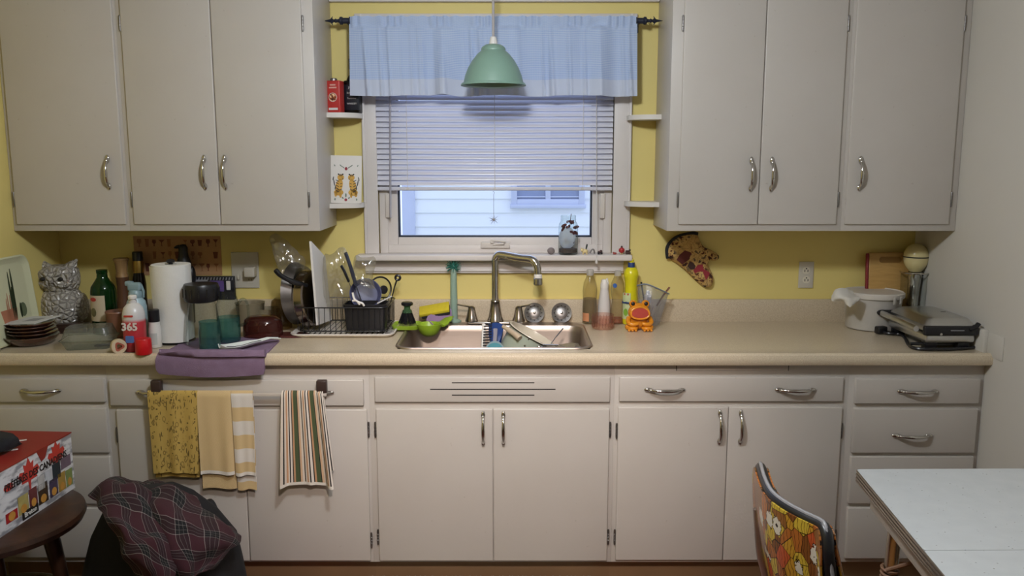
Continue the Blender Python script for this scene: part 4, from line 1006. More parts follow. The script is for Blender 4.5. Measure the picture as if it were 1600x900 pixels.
# ---- glass carafe with black lid
M_gl2 = glass('thin_clear_glass', '#eef2f0', 1.0)
t, m, b0 = lath('glass_carafe', 'clear tapered glass carafe with a wide black lid on the lilac towel', 'carafe', 311, 541, [('glass', [(22, .8), (27, 2), (27.5, 8), (24, 40), (20.5, 62), (20, 68)], M_gl2), ('lid', [(20, 66), (25, 68), (26.5, 72), (26.5, 90), (25, 94), (10, 95.5), (0, 95.5)], M_black)], z=ZC + .007)
for k_ in range(14): a = 2 * pi * k_ / 14; MB().tube([(26.3 * m * cos(a), 26.3 * m * sin(a), 74 * m), (26.3 * m * cos(a), 26.3 * m * sin(a), 88 * m)], .0035, 6).build('grip_rib', M_black, t)
M_teal = glass('teal_glass', '#9ac6c3', .9, .12, '#5a9694'); M_gl3 = glass('mug_glass', '#eaf0f0', 1.0)
def mason(label, px, py, rp, hp, handle, tealto):
    t, m, b0 = lath('mason_jar_mug' if handle else 'teal_tumbler', label, 'mug' if handle else 'glass', px, py, [('teal_base' if tealto < hp else 'glass', [(rp * .86, .8), (rp, 3), (rp * 1.0, tealto * .55), (rp * .97, tealto), (rp * .92, tealto), (rp * .94, 6), (0, 5)], M_teal)], z=ZC + .007)
    return t, m, b0
t, m, b0 = lath('teal_tumbler', 'teal embossed glass tumbler in front of the carafe', 'glass', 324, 551, [('glass', [(14, .8), (16.5, 3), (16.5, 30), (15, 40), (15.5, 47)], M_teal)], z=ZC + .007)
t, m, b0 = lath('mason_jar_mug', 'glass jar mug with handle and teal lower half beside the carafe', 'mug', 354, 537, [('teal_base', [(14, .8), (17, 3), (17.5, 20), (17.2, 40)], M_teal), ('clear_top', [(17.2, 40), (17, 60), (14.5, 70), (13.2, 73), (13.4, 82)], M_gl3)], z=ZC + .007)
MB().tube(smooth([(16 * m, -.01, 58 * m), (24 * m, -.012, 68 * m), (31 * m, -.012, 64 * m), (33 * m, -.012, 48 * m), (30 * m, -.012, 32 * m), (17 * m, -.01, 26 * m)], 5), .0055, 8).build('handle', M_gl3, t)

# ---- amber glass dish cover, jar, maroon lid
M_ambg = glass('amber_brown_glass', '#8a4a3c', .9, .35, '#5a2c26')
q = onz(404, 532, ZC); m = mpp(q)
o = MB().lathe([(.075, .001), (.079, .004), (.078, .05), (.072, .072), (.055, .084), (.02, .088), (0, .088)], seg=36, sx=1.0, sy=.8).build('glass_dish', M_ambg); o.location = (q.x, q.y + .065, ZC + .001); tag(o, 'upturned amber-brown glass dish beside the dish rack', 'dish')
M_amb2 = glass('pale_amber_glass', '#cfc09c', 1.0, .08, '#9a8a68')
t, m, b0 = lath('glass_tumbler', 'upturned pale amber glass jar standing against the dish rack tray', 'glass', 437, 516, [('glass', [(14, .5), (15.5, 1.5), (15.5, 36), (14.5, 44), (10, 48), (0, 48.5)], M_amb2)])
M_mar = pm('maroon_plastic', '#4d2323', .35)
MB_ = MB().prism(smooth([Vector((x, y, 0)) for x, y in ((-.06, -.035), (.03, -.045), (.075, -.02), (.055, .03), (-.03, .04), (-.07, .01))], 3, True) and [(v.x, v.y) for v in smooth([Vector((x, y, 0)) for x, y in ((-.06, -.035), (.03, -.045), (.075, -.02), (.055, .03), (-.03, .04), (-.07, .01))], 3, True)], 0, .008).build('pot_holder', M_mar); q = onz(456, 526, ZC); MB_.location = (q.x - .01, q.y + .015, ZC + .001); tag(MB_, 'flat maroon trivet on the counter in front of the dish rack', 'trivet')
# pale plastic tubs behind
M_fog = glass('frosted_plastic', '#d9d2c4', .6, .45, '#b3a990', .3)
for i, (px, py, r, h, lab) in enumerate(((392, 503, 22, 36, 'frosted plastic tub against the wall left of the dish rack'), (418, 504, 18, 26, 'lower frosted plastic tub between two glass jars'))):
    lath('plastic_tub', lab, 'tub', px, py, [('tub', [(r * .8, .5), (r * .85, 2), (r, h - 2), (r * 1.05, h), (r * .97, h), (r * .8, 4), (0, 3)], M_fog)], group='frosted tubs by the wall')

# ---- lilac towel folded over the counter edge
k = NT('lilac_terry_towel'); k.set(.95); v = k.coord(); k.col(k.mix(k.noise(v, 25, 4), '#70596f', '#86708a')); k.bump(k.noise(v, 400, 2), .6, .003); M_lil = k.m
ctl = []
zt_ = ZC + .006
def TW(px, py): return onz(px, py, zt_)
rowp = [[(300, 528), (345, 527), (395, 527), (437, 531)], [(283, 535), (335, 536), (390, 537), (428, 540)], [(255, 551), (320, 553), (380, 553), (415, 553)]]
ctl = [[TW(*q) for q in r] for r in rowp]
ed = [(247, 562), (313, 562), (372, 562), (413, 562)]
YE = YF - .006
zed = .916
ctl.append([Vector((at(a, b_, YE).x, YF + .006, ZC + .011)) for a, b_ in ed])
ctl.append([Vector((at(a, 568, YE).x, YE - .004, .900)) for a in (244, 312, 372, 413)])
ctl.append([Vector((at(a, 578, YE).x, YE - .006, at(a, 577, YE).z)) for a in (245, 314, 372, 414)])
ctl.append([Vector((at(a, b_, YE).x, YE - .004, at(a, b_, YE).z)) for a, b_ in ((250, 584), (316, 589), (372, 588), (412, 585))])
G = patch(ctl, 8, 5)
for r in G:
    for q in r: q += Vector((0, 0, 1)) * .0012 * mnoise.noise(q * 30)
o = MB().sheet(G, -.010).build('folded_towel', M_lil, angle=80); tag(o, 'lilac terry towel folded over the counter edge under the glassware', 'towel')

# ---- white spoon rest / ladle on the towel
M_por = pm('white_porcelain', '#cfd4cf', .2, var=.02)
p0, p1 = onz(352, 547, ZC + .012), onz(437, 532, ZC + .012)
sp_ = thing('spoon_rest', 'white porcelain spoon rest with a dark rim line on the lilac towel', 'spoon rest', p0)
d = (p1 - p0); L = d.length; ang = math.atan2(d.y, d.x)
sp_.rotation_euler.z = ang; ROOT[sp_.name] = Matrix.Translation(p0) @ Matrix.Rotation(ang, 4, 'Z')
secs = [(-.020, .008, .012), (-.008, .026, .004), (.02, .034, .0), (.06, .031, .0), (.10, .022, .003), (.14, .014, .010), (.18, .011, .014), (L, .010, .006)]
G = []
for (x, w, z) in secs: G.append([Vector((x, w * s_, z + .014 * (abs(s_) ** 2.2) * (1 if x < .12 else .4))) for s_ in (-1, -.8, -.5, -.2, .2, .5, .8, 1)])
MB().sheet(G, -.003).build('dish', M_por, sp_, angle=70)
MB().tube([Vector((x, -w, z + .0150 * (1 if x < .12 else .4))) for x, w, z in secs[1:6]], .0012, 6).build('rim_line', M_navyblk, sp_)
# ================================================================== dish rack
M_rackw = pm('white_rack_tray', '#d6d0c9', .4, var=.03); M_wire = pm('black_coated_wire', '#17171b', .35)
q0 = onz(454, 529, ZC); q1 = onz(612, 529, ZC); dx0, dx1 = q0.x - .01, q1.x + .006; dy0, dy1 = q0.y, -.065
rack = thing('drying_rack_tray', 'white drip tray under the dish rack on the counter', 'tray', ((dx0 + dx1) / 2, (dy0 + dy1) / 2, ZC))
w, d = dx1 - dx0, dy1 - dy0; b = MB(); R4 = []
for (ww, dd, r, z) in ((w - .03, d - .03, .03, .001), (w, d, .045, .012), (w, d, .045, .016), (w - .012, d - .012, .04, .017), (w - .03, d - .03, .034, .010), (w - .04, d - .04, .03, .009)): R4.append([b.bm.verts.new((x, y, z)) for x, y in rrect(ww, dd, r, 6)])
for A_, B_ in zip(R4, R4[1:]):
    for i in range(len(A_)): j = (i + 1) % len(A_); b.bm.faces.new([A_[i], A_[j], B_[j], B_[i]])
b.bm.faces.new(R4[-1]); b.bm.faces.new(R4[0][::-1]); b.build('tray', M_rackw, rack)
sl_ = MB().box((0, 0, 0), (.006, .022, .0012), bev=.0004).mesh('slot', M_dark)
for i in range(16):
    for j in range(2): inst('slot', sl_, rack, Matrix.Translation((-w / 2 + .05 + i * (w - .1) / 15, -d / 2 + .035 + j * .03, .0096)))
for j in range(9): inst('slot', sl_, rack, Matrix.Translation((w / 2 - .03, -d / 2 + .06 + j * .022, .0096)) @ Matrix.Rotation(pi / 2, 4, 'Z'))
rx0_, rx1_ = at(461, 500, dy0 + .03).x, at(605, 500, dy0 + .03).x; ry0, ry1 = dy0 + .028, dy1 - .02; rz0 = ZC + .022; rz1 = at(530, 481, ry0).z
dr = thing('dish_rack', 'black wire dish rack full of pans, bags and utensils', 'dish rack', ((rx0_ + rx1_) / 2, (ry0 + ry1) / 2, ZC + .012))
cxr, cyr, wr, drr = (rx0_ + rx1_) / 2, (ry0 + ry1) / 2, rx1_ - rx0_, ry1 - ry0
MB().tube([Vector((cxr + x, cyr + y, rz1)) for x, y in rrect(wr, drr, .03, 5)], .0026, 8, True).build('top_rail', M_wire, dr, True)
MB().tube([Vector((cxr + x, cyr + y, rz0)) for x, y in rrect(wr - .02, drr - .02, .03, 5)], .0026, 8, True).build('bottom_rail', M_wire, dr, True)
vw = MB().tube([(0, 0, 0), (0, 0, rz1 - rz0)], .0015, 6).mesh('wire', M_wire)
for i in range(15):
    x = rx0_ + .03 + (wr - .06) * i / 14
    inst('wire', vw, dr, wloc(dr, (x, ry0 + .004, rz0))); inst('wire', vw, dr, wloc(dr, (x, ry1 - .004, rz0)))
for i in range(7):
    y = ry0 + .03 + (drr - .06) * i / 6
    inst('wire', vw, dr, wloc(dr, (rx0_ + .004, y, rz0))); inst('wire', vw, dr, wloc(dr, (rx1_ - .004, y, rz0)))
bw_ = MB().tube([(0, -drr / 2 + .01, 0), (0, drr / 2 - .01, 0)], .0015, 6).mesh('floor_wire', M_wire)
for i in range(18): inst('floor_wire', bw_, dr, wloc(dr, (rx0_ + .02 + (wr - .04) * i / 17, cyr, rz0)))
for sx_ in (-1, 1):
    for sy_ in (-1, 1): MB().lathe([(.005, ZC + .0125), (.005, rz0), (0, rz0)], (cxr + sx_ * (wr / 2 - .03), cyr + sy_ * (drr / 2 - .03), 0), 10).build('foot', M_wire, dr, True)

# ---- frying pan on edge with a black handle
M_pan = metal('grey_pan_bottom', '#777472', .42)
def P3(px, py, Y): return at(px, py, Y)
c = P3(472, 462, -.20)
fp_ = thing('frying_pan', 'grey frying pan on edge with a curved black handle, left in the rack', 'frying pan', (c.x, c.y, rz0 + .003))
PMx = frame3(P3(474, 462, -.20), (-0.24, -1, 0.0), (-.06, 0, 1))     # disc plane: mostly seen obliquely
nrm_ = PMx.to_3x3() @ Vector((0, 0, 1))
Rp = P3(472, 409, -.2).z - (rz0 + .004); Rp = Rp / 2
PMx.translation = Vector((c.x + .012, -.20, rz0 + .004 + Rp))
MB().lathe([(0, -.004), (Rp * .80, -.004), (Rp * .86, 0), (Rp, .040), (Rp * .985, .041), (Rp * .84, .003), (0, .001)], (0, 0, 0), 40).bm and None
pb = MB(); pb.lathe([(0, -.004), (Rp * .80, -.004), (Rp * .86, 0), (Rp, .040), (Rp * .985, .041), (Rp * .84, .003), (0, .001)], (0, 0, 0), 40)
for v in pb.bm.verts: v.co = PMx @ v.co
pb.build('pan', M_pan, fp_, True)
hp = [P3(478, 446, -.29), P3(466, 443, -.32), P3(452, 438, -.34), P3(438, 430, -.355), P3(430, 421, -.36)]
MB().tube(smooth(hp, 5), [.013] * 4 + [.014] * 6 + [.012] * 6 + [.013] * 4 + [.009], 12, flat=.8).build('handle', M_black, fp_, True)
# ---- steel saute pan
c2 = P3(492, 470, -.24)
st_ = thing('steel_pan', 'polished steel pan standing on edge between the frying pan and the white board', 'pan', (c2.x, -.24, rz0 + .003))
SM = frame3((0, 0, 0), (-.30, -1, 0), (-.12, 0, 1)); Rs = (P3(490, 422, -.24).z - rz0 - .004) / 2; SM.translation = Vector((c2.x + .004, -.235, rz0 + .004 + Rs))
pb = MB(); pb.lathe([(0, -.002), (Rs * .93, -.002), (Rs * .98, .003), (Rs, .035), (Rs * 1.03, .037), (Rs * .97, .034), (Rs * .94, .004), (0, .002)], (0, 0, 0), 40)
for v in pb.bm.verts: v.co = SM @ v.co
pb.build('pan', M_chrome if False else metal('polished_copper_steel', '#8f8379', .2), st_, True)
# ---- white cutting board
cb = [P3(483, 377, -.31), P3(505, 401, -.15), P3(515, 500, -.16), P3(494, 508, -.31)]
nv = (cb[1] - cb[0]).cross(cb[3] - cb[0]).normalized(); 
if nv.y > 0: nv = -nv
bd_ = thing('white_cutting_board', 'white plastic cutting board standing in the dish rack', 'cutting board', (cb[3].x, cb[3].y, rz0))
b = MB(); g = [[cb[0] + (cb[1] - cb[0]) * u for u in (0, .12, .5, .88, 1)], [(cb[0] + (cb[3] - cb[0]) * .5) + ((cb[1] + (cb[2] - cb[1]) * .5) - (cb[0] + (cb[3] - cb[0]) * .5)) * u for u in (0, .12, .5, .88, 1)], [cb[3] + (cb[2] - cb[3]) * u for u in (0, .12, .5, .88, 1)]]
b.sheet(g, .009); b.build('board', pm('white_polyethylene', '#d9d7d6', .45, var=.03), bd_, True)

# ---- plastic bags
def bagmat():
    k = NT('clear_crinkled_plastic'); k.t.nodes.remove(k.b); v = k.coord()
    rid = k.n('ShaderNodeTexNoise'); rid.noise_type = 'RIDGED_MULTIFRACTAL'; k.l(v, rid.inputs['Vector']); rid.inputs['Scale'].default_value = 26; rid.inputs['Detail'].default_value = 3
    bp = k.n('ShaderNodeBump'); bp.inputs['Strength'].default_value = 1.0; bp.inputs['Distance'].default_value = .012; k.l(rid.outputs[0], bp.inputs['Height'])
    tr = k.n('ShaderNodeBsdfTransparent'); tr.inputs[0].default_value = lin('#f4f3ee')
    df = k.n('ShaderNodeBsdfTranslucent'); df.inputs[0].default_value = lin('#dcdad2'); d2 = k.n('ShaderNodeBsdfDiffuse'); d2.inputs[0].default_value = lin('#dcdad2'); k.l(bp.outputs[0], d2.inputs['Normal'])
    md = k.n('ShaderNodeMixShader'); md.inputs[0].default_value = .7; k.l(df.outputs[0], md.inputs[1]); k.l(d2.outputs[0], md.inputs[2])
    f = k.ramp(rid.outputs[0], [(0, .10), (.55, .16), (.85, .5)])  # white crinkle highlights painted along the ridges of the partly whitish plastic
    m1 = k.n('ShaderNodeMixShader'); k.l(f, m1.inputs[0]); k.l(tr.outputs[0], m1.inputs[1]); k.l(md.outputs[0], m1.inputs[2])
    gl = k.n('ShaderNodeBsdfGlossy'); gl.inputs['Roughness'].default_value = .12; k.l(bp.outputs[0], gl.inputs['Normal'])
    m2 = k.n('ShaderNodeMixShader'); m2.inputs[0].default_value = .12; k.l(m1.outputs[0], m2.inputs[1]); k.l(gl.outputs[0], m2.inputs[2]); k.l(m2.outputs[0], k.out.inputs[0]); return k.m
M_bag = bagmat()
def bag(label, pts, Y, depth, seed, mat=M_bag, amp=.016):
    """crumpled bag: outline in pixels at depth Y, puffed towards the room"""
    sp = smooth([at(a, b_, Y) for a, b_ in pts], 4, True); cen = sum(sp, Vector()) / len(sp); b = MB(); L = []
    for f, dy in ((1, 0), (.93, .5), (.78, .82), (.58, 1.0), (.38, 1.02), (.18, 1.0)):
        r = []
        for q in sp:
            t = cen + (q - cen) * f; nn = mnoise.noise(t * 26 + Vector((seed, 0, 0))) + .6 * mnoise.noise(t * 60 + Vector((0, seed, 0)))
            t = t + Vector((amp * .5 * mnoise.noise(t * 30 + Vector((seed, 5, 0))), -depth * dy - amp * nn * (1 if f < 1 else .3), amp * .5 * mnoise.noise(t * 30 + Vector((9, seed, 0))))); r.append(b.bm.verts.new(t))
        L.append(r)
    for A_, B_ in zip(L, L[1:]):
        for i in range(len(A_)): j = (i + 1) % len(A_); b.bm.faces.new([A_[i], A_[j], B_[j], B_[i]])
    b.bm.faces.new(L[-1])
    bk = [b.bm.verts.new(cen + (q - cen) * .9 + Vector((amp * mnoise.noise(q * 30), .004 + amp * .4 * mnoise.noise(q * 40), 0))) for q in sp]
    for i in range(len(sp)): j = (i + 1) % len(sp); b.bm.faces.new([L[0][i], bk[i], bk[j], L[0][j]])
    b.bm.faces.new(bk)
    o = b.build('plastic_bag', mat, angle=50); tag(o, label, 'plastic bag', 'clear plastic bags in the dish rack'); return o
bag('crumpled clear plastic bag sticking up at the left end of the dish rack', [(421, 372), (430, 364), (442, 372), (455, 385), (470, 398), (478, 412), (470, 428), (458, 440), (444, 448), (438, 430), (432, 410), (426, 392)], -.20, .03, 1)
bag('big crumpled clear bag in the middle of the dish rack behind the knives', [(506, 400), (520, 396), (535, 386), (545, 400), (552, 430), (550, 462), (540, 480), (518, 482), (508, 470), (504, 435)], -.20, .04, 2)
bag('clear bag draped over the blue bowl at the right of the dish rack', [(556, 400), (566, 402), (576, 404), (585, 402), (586, 420), (583, 440), (586, 452), (570, 448), (556, 442), (550, 420)], -.26, .03, 3)

# ---- handles of knives in the rack
M_navyh = pm('blue_grey_handle', '#2f3342', .4)
for lab, pts, r, mat in (('long blue-grey knife handle rising from the dish rack', [(566, 475, -.25), (556, 445, -.27), (548, 418, -.28), (540, 395, -.29)], (.010, .013, .012, .011), M_navyh), ('shorter black knife handle leaning left in the dish rack', [(553, 462, -.22), (545, 440, -.24), (538, 424, -.25), (533, 415, -.255)], (.006, .009, .009, .008), M_black)):
    t = thing('kitchen_knife', lab, 'knife', at(*pts[0]), group='knives in the dish rack')
    P_ = [at(*p) for p in pts]; MB().tube(smooth(P_[1:], 5), [r[1]] * 5 + [r[2]] * 5 + [r[3]], 10, flat=.6).build('handle', mat, t, True)
    MB().tube([P_[1], P_[0]], [r[0] * .6, r[0] * 1.2], 8, flat=.15).build('blade', M_steel2, t, True)
# ---- black cutlery caddy
cx0, cx1 = at(537, 515, ry0 + .005).x, at(603, 515, ry0 + .005).x; zc0, zc1 = rz0 + .003, at(570, 477, ry0 - .004).z
cad = thing('cutlery_caddy', 'black plastic cutlery caddy at the front of the dish rack', 'caddy', ((cx0 + cx1) / 2, ry0 + .06, zc0))
b = MB(); ww, dd = cx1 - cx0, .10; hh = zc1 - zc0; rings_ = []
for (a, c_, r, z) in ((ww * .92, dd * .9, .012, 0), (ww, dd, .015, hh - .012), (ww + .008, dd + .008, .017, hh - .010), (ww + .008, dd + .008, .017, hh), (ww - .004, dd - .004, .014, hh), (ww * .9, dd * .87, .012, .006)): rings_.append([b.bm.verts.new((x, y, z)) for x, y in rrect(a, c_, r, 4)])
for A_, B_ in zip(rings_, rings_[1:]):
    for i in range(len(A_)): j = (i + 1) % len(A_); b.bm.faces.new([A_[i], A_[j], B_[j], B_[i]])
b.bm.faces.new(rings_[0][::-1]); b.bm.faces.new(rings_[-1]); b.build('caddy', M_black, cad)
# ---- blue bowl standing in the rack
c = at(572, 458, -.21); t = thing('blue_bowl', 'dusty blue plastic bowl tilted in the dish rack behind the black caddy', 'bowl', (c.x, -.2, rz0))
BM = frame3((c.x - .005, -.20, at(574, 462, -.2).z), (1, .2, 0), (0, .45, 1)); pb = MB(); pb.lathe([(0, .0), (.03, 0), (.055, .014), (.066, .036), (.063, .037), (.05, .016), (0, .006)], (0, 0, 0), 30)
for v in pb.bm.verts: v.co = BM @ v.co
pb.build('bowl', pm('dusty_blue_plastic', '#4c5070', .45, var=.15), t, True)
# ---- glass lid with black rim
c = at(594, 452, -.16); t = thing('pot_cover', 'round glass pot cover with black rim and knob right in the rack', 'pot cover', (c.x, -.16, rz0))
LM = frame3((c.x, -.16, c.z), (.8, .6, 0), (-.1, 0, 1)); Rl = .052
pb = MB(); pb.lathe([(Rl, 0), (Rl * .8, .010), (Rl * .4, .016), (0, .018)], (0, 0, 0), 30)
for v in pb.bm.verts: v.co = LM @ v.co
pb.build('dome', M_gl2, t, True)
MB().tube([LM @ Vector((Rl * cos(a), Rl * sin(a), 0)) for a in [2 * pi * i / 28 for i in range(28)]], .0038, 8, True).build('rim', M_black, t, True)
pb = MB(); pb.lathe([(.006, .017), (.008, .024), (.018, .028), (.018, .034), (0, .037)], (0, 0, 0), 16)
for v in pb.bm.verts: v.co = LM @ v.co
pb.build('knob', M_black, t, True)
MB().tube([LM @ Vector((0, -Rl, 0)), Vector((c.x + .004, -.16, rz0 + .004))], .0035, 8).build('rest_wire', M_wire, t, True)
# ---- black spatula with hanging hole
t = thing('black_spatula', 'black nylon spatula with a holed handle leaning out of the dish rack', 'spatula', at(606, 495, -.14))
P_ = [at(606, 492, -.15), at(611, 470, -.14), at(616, 450, -.13), at(620, 438, -.125)]
MB().tube(P_, [.008, .006, .006, .008], 8, flat=.5).build('handle', M_black, t, True)
c = at(621.5, 434, -.125); HM = FRONT((c.x, -.125, c.z))
MB().tube([HM @ Vector((.010 * cos(a), .010 * sin(a), 0)) for a in [2 * pi * i / 18 for i in range(18)]], .0052, 8, True).build('hanging_eye', M_black, t, True)
t = thing('white_cable', 'white cord looped over the front rail of the dish rack', 'cord', at(552, 462, ry0))
MB().tube(smooth([at(551, 457, ry0 - .01), at(553, 466, ry0 - .012), at(558, 471, ry0 - .014), at(566, 474, ry0 - .014), at(569, 478, ry0 - .012)], 5), .0042, 8).build('cord', M_white, t, True)
MB().tube(smooth([at(551, 470, ry0 - .012), at(557, 470, ry0 - .016), at(562, 476, ry0 - .014)], 5), .0042, 8).build('tail', M_white, t, True)
t = thing('white_whisk_handle', 'thin white wire handle lying across the right end of the rack', 'utensil', at(600, 470, -.26))
MB().tube([at(590, 474, -.29), at(612, 463, -.2)], .003, 8).build('wire', M_white, t, True)

# ================================================================== faucet
fb = onz(772, 505, ZC + .008); FY = -.098; fx = at(774, 500, FY).x; ZD = ZC + .008
fa = thing('kitchen_faucet', 'chrome two-handle kitchen faucet with a tall bent spout', 'faucet', (fx, FY, ZD))
bw0, bw1 = at(730, 503, FY - .02).x, at(818, 503, FY - .02).x
MB().box(((bw0 + bw1) / 2 - fx, 0, .006), (bw1 - bw0, .052, .011), bev=.005, seg=3).build('base_plate', metal('brushed_nickel', '#c3beb8', .22), fa)
M_nick = metal('satin_nickel', '#a29b94', .24)
m = mpp(Vector((fx, FY, ZD))); zt_ = at(774, 398, FY).z - ZD
MB().lathe([(13 * m, .010), (13 * m, .014), (10.5 * m, .03), (8 * m, .075), (7 * m, .095), (7.6 * m, .098), (7.2 * m, .102), (6 * m, .103)], seg=24).build('column_base', M_nick, fa)
arm = Vector((.175, -.085, -.012)); e = Vector((0, 0, zt_))
pts = [Vector((0, 0, .09)), Vector((0, 0, zt_ - .04)), Vector((.001, -.001, zt_ - .018)), Vector((.012, -.006, zt_)), Vector((.035, -.017, zt_ + .002)), e + arm * .6, e + arm * .86, e + arm * .96 + Vector((0, 0, -.012)), e + arm * 1.02 + Vector((0, 0, -.035)), e + arm * 1.03 + Vector((0, 0, -.075))]
MB().tube(smooth(pts, 5), 5.6 * m, 16).build('spout', M_chrome, fa)
tip = pts[-1]
MB().lathe([(5.6 * m, .016), (6.2 * m, .012), (6.4 * m, .0), (5.4 * m, -.001)], tip, 18).build('white_ring', M_white, fa)
MB().lathe([(5.4 * m, .0), (7.2 * m, -.003), (7.4 * m, -.026), (6.2 * m, -.030), (0, -.030)], tip, 18).build('aerator', M_chrome, fa)
for sg, pxh in ((-1, 737), (1, 810.5)):
    hx = at(pxh, 498, FY).x - fx
    h = MB().lathe([(10 * m, .010), (10 * m, .014), (8 * m, .03), (6.2 * m, .055), (5.6 * m, .062), (5.4 * m, .070), (3 * m, .076), (0, .077)], (hx, 0, 0), 20).build('handle_post', M_nick, fa)
    MB().tube(smooth([(hx, 0, .068), (hx + sg * .012, -.004, .075), (hx + sg * .035, -.012, .080), (hx + sg * .062, -.020, .087)], 4), [.0075] * 4 + [.007] * 4 + [.0062] * 4 + [.004], 10, flat=.6).build('lever', M_chrome, h)
# ---- sink strainers leaning on the backsplash
for i, (px, lab) in enumerate(((835, 'round steel sink strainer leaning by the faucet handle'), (877.5, 'round steel sink strainer leaning farther right by the clear bottle'))):
    c = at(px, 490, -.045); t = thing('sink_strainer', lab, 'strainer', (c.x, -.055, ZC + .002), rot=(radians(72), 0, 0), group='two sink strainers')
    r = 15.8 * mpp(c)
    MB().lathe([(0, .002), (r * .25, .004), (r * .62, -.002), (r * .86, .002), (r, .004), (r * 1.0, .001), (r * .8, -.006), (r * .4, -.014), (0, -.014)], (0, r, 0), 36).build('disc', M_steel2, t)
    MB().lathe([(.0035, .003), (.0035, .010), (.0055, .013), (.0045, .017), (0, .018)], (0, r, 0), 14).build('knob', M_chrome, t)
    hm_ = MB().lathe([(0, .0), (.0026, .0), (.0026, .0014), (0, .0014)], seg=8).mesh('hole', M_dark)
    for k_ in range(12): a = 2 * pi * k_ / 12; inst('hole', hm_, t, Matrix.Translation((r * .72 * cos(a), r + r * .72 * sin(a), .0)))

# ================================================================== scrubbers at the left of the sink
M_lime = pm('lime_green_plastic', '#8fae2e', .38); ZR = ZC + .0085
c = onz(655, 510, ZR + .02); c.y = -.19; c.x = at(655, 505, c.y).x
cd_ = thing('scrubber_caddy', 'lime green plastic scrubber caddy hooked over the left corner of the sink', 'caddy', (c.x, c.y, ZR))
b = MB(); w = .118; L_ = []
for (a, dd, r, z) in ((.105, .115, .02, .001), (.118, .125, .024, .016), (.112, .119, .022, .017), (.100, .107, .018, .008)): L_.append([b.bm.verts.new((x - .052, y, z)) for x, y in rrect(a, dd, r, 5)])
for A_, B_ in zip(L_, L_[1:]):
    for i in range(len(A_)): j = (i + 1) % len(A_); b.bm.faces.new([A_[i], A_[j], B_[j], B_[i]])
b.bm.faces.new(L_[-1]); b.bm.faces.new(L_[0][::-1]); b.build('tray', M_lime, cd_)
MB().lathe([(0, -.034), (.02, -.033), (.038, -.02), (.05, .006), (.053, .020), (.049, .020), (.045, .004), (.03, -.018), (0, -.026)], (.045, -.035, .004), 28).build('cup', M_lime, cd_)
MB().tube(smooth([(.085, -.01, .012), (.105, .02, .020), (.122, .05, .032), (.128, .07, .034)], 4), [.03] * 4 + [.024] * 4 + [.016] * 4 + [.010], 10, flat=.25).build('tongue', M_lime, cd_)
for k_ in range(7): MB().box((-.095 + k_ * .014, -.05, .012), (.006, .012, .010), bev=.002).build('rib', M_lime, cd_)
t = thing('palm_brush', 'round palm brush with black bristles and a clear green knob on the lime caddy', 'brush', (c.x - .05, c.y + .005, ZR + .0175))
m = mpp(c)
b = MB(); rr = random.Random(2)
for i in range(70):
    a = rr.uniform(0, 6.28); f = rr.uniform(.3, 1) ** .6
    b.tube([(f * .020 * cos(a), f * .020 * sin(a), .045), (f * .038 * cos(a), f * .038 * sin(a), .001)], [.0022, .0016], 5)
o = b.build('bristles', M_black, t); o['kind'] = 'stuff'
MB().lathe([(.018, .043), (.021, .046), (.019, .056), (.014, .060), (.013, .070), (.018, .076)], seg=22).build('neck', glass('green_clear_plastic', '#7fa57c', .9, .4, '#547a58'), t)
MB().lathe([(.018, .075), (.024, .078), (.025, .086), (.020, .091), (0, .092)], seg=24).build('knob', M_black, t)
M_spy = pm('yellow_sponge', '#c9b72c', .95, var=.15, scale=80, bump=.6, bscale=200); M_spb = pm('black_scour_pad', '#24242a', .95, bump=.6, bscale=300)
p0, p1 = at(657, 490, -.13), at(701, 480, -.10)
t = thing('kitchen_sponge', 'yellow sponge with a black scouring side propped behind the lime caddy', 'sponge', (p0 + p1) / 2, rot=(radians(28), radians(-10), 0))
L_ = (p1 - p0).length + .006
MB().box((0, 0, .006), (L_, .06, .014), bev=.003).build('foam', M_spy, t); MB().box((.004, 0, -.008), (L_ * .94, .058, .013), bev=.003).build('scouring_pad', M_spb, t)
ctl = [[at(668, 494, -.15), at(684, 488, -.12), at(704, 483, -.10)], [at(666, 502, -.17), at(686, 499, -.14), at(706, 492, -.12)], [at(676, 508, -.18), at(690, 505, -.16), at(704, 500, -.13)]]
G = patch(ctl, 5, 5)
for r in G:
    for q in r: q.z += .006 * mnoise.noise(q * 50)
o = MB().sheet(G, .006).build('dish_cloth', pm('lilac_dish_cloth', '#8d7396', .95, bump=.4, bscale=250), angle=80); tag(o, 'lilac dishcloth draped over the sponge behind the sink', 'cloth')
# ---- teal bottle brush
t, m, b0 = lath('bottle_brush', 'teal silicone dish brush standing upright on its foot behind the sink', 'brush', 709.5, 504, [('handle', [(11.5, .3), (11.5, 2), (8, 3.5), (6, 5), (5.6, 30), (5, 72), (4.6, 80), (3.6, 84)], pm('sage_silicone', '#8ca596', .5))], z=ZC + .007)
M_tl = pm('teal_silicone', '#2f7468', .45); MB().ell((0, 0, 87 * m), (4.2 * m, 4.2 * m, 4.5 * m), 14, 10).build('head_core', M_tl, t)
spk = MB().tube([(0, 0, 0), (0, 0, 12.5 * m)], [.0024, .0016], 6).mesh('bristle', M_tl); rr = random.Random(4)
for i in range(40):
    z = 1 - 2 * (i + .5) / 40 * .85; a = i * 2.39996; s_ = math.sqrt(max(0, 1 - z * z)); dv = Vector((s_ * cos(a), s_ * sin(a), z))
    inst('bristle', spk, t, Matrix.Translation((0, 0, 87 * m)) @ dv.to_track_quat('Z', 'Y').to_matrix().to_4x4())

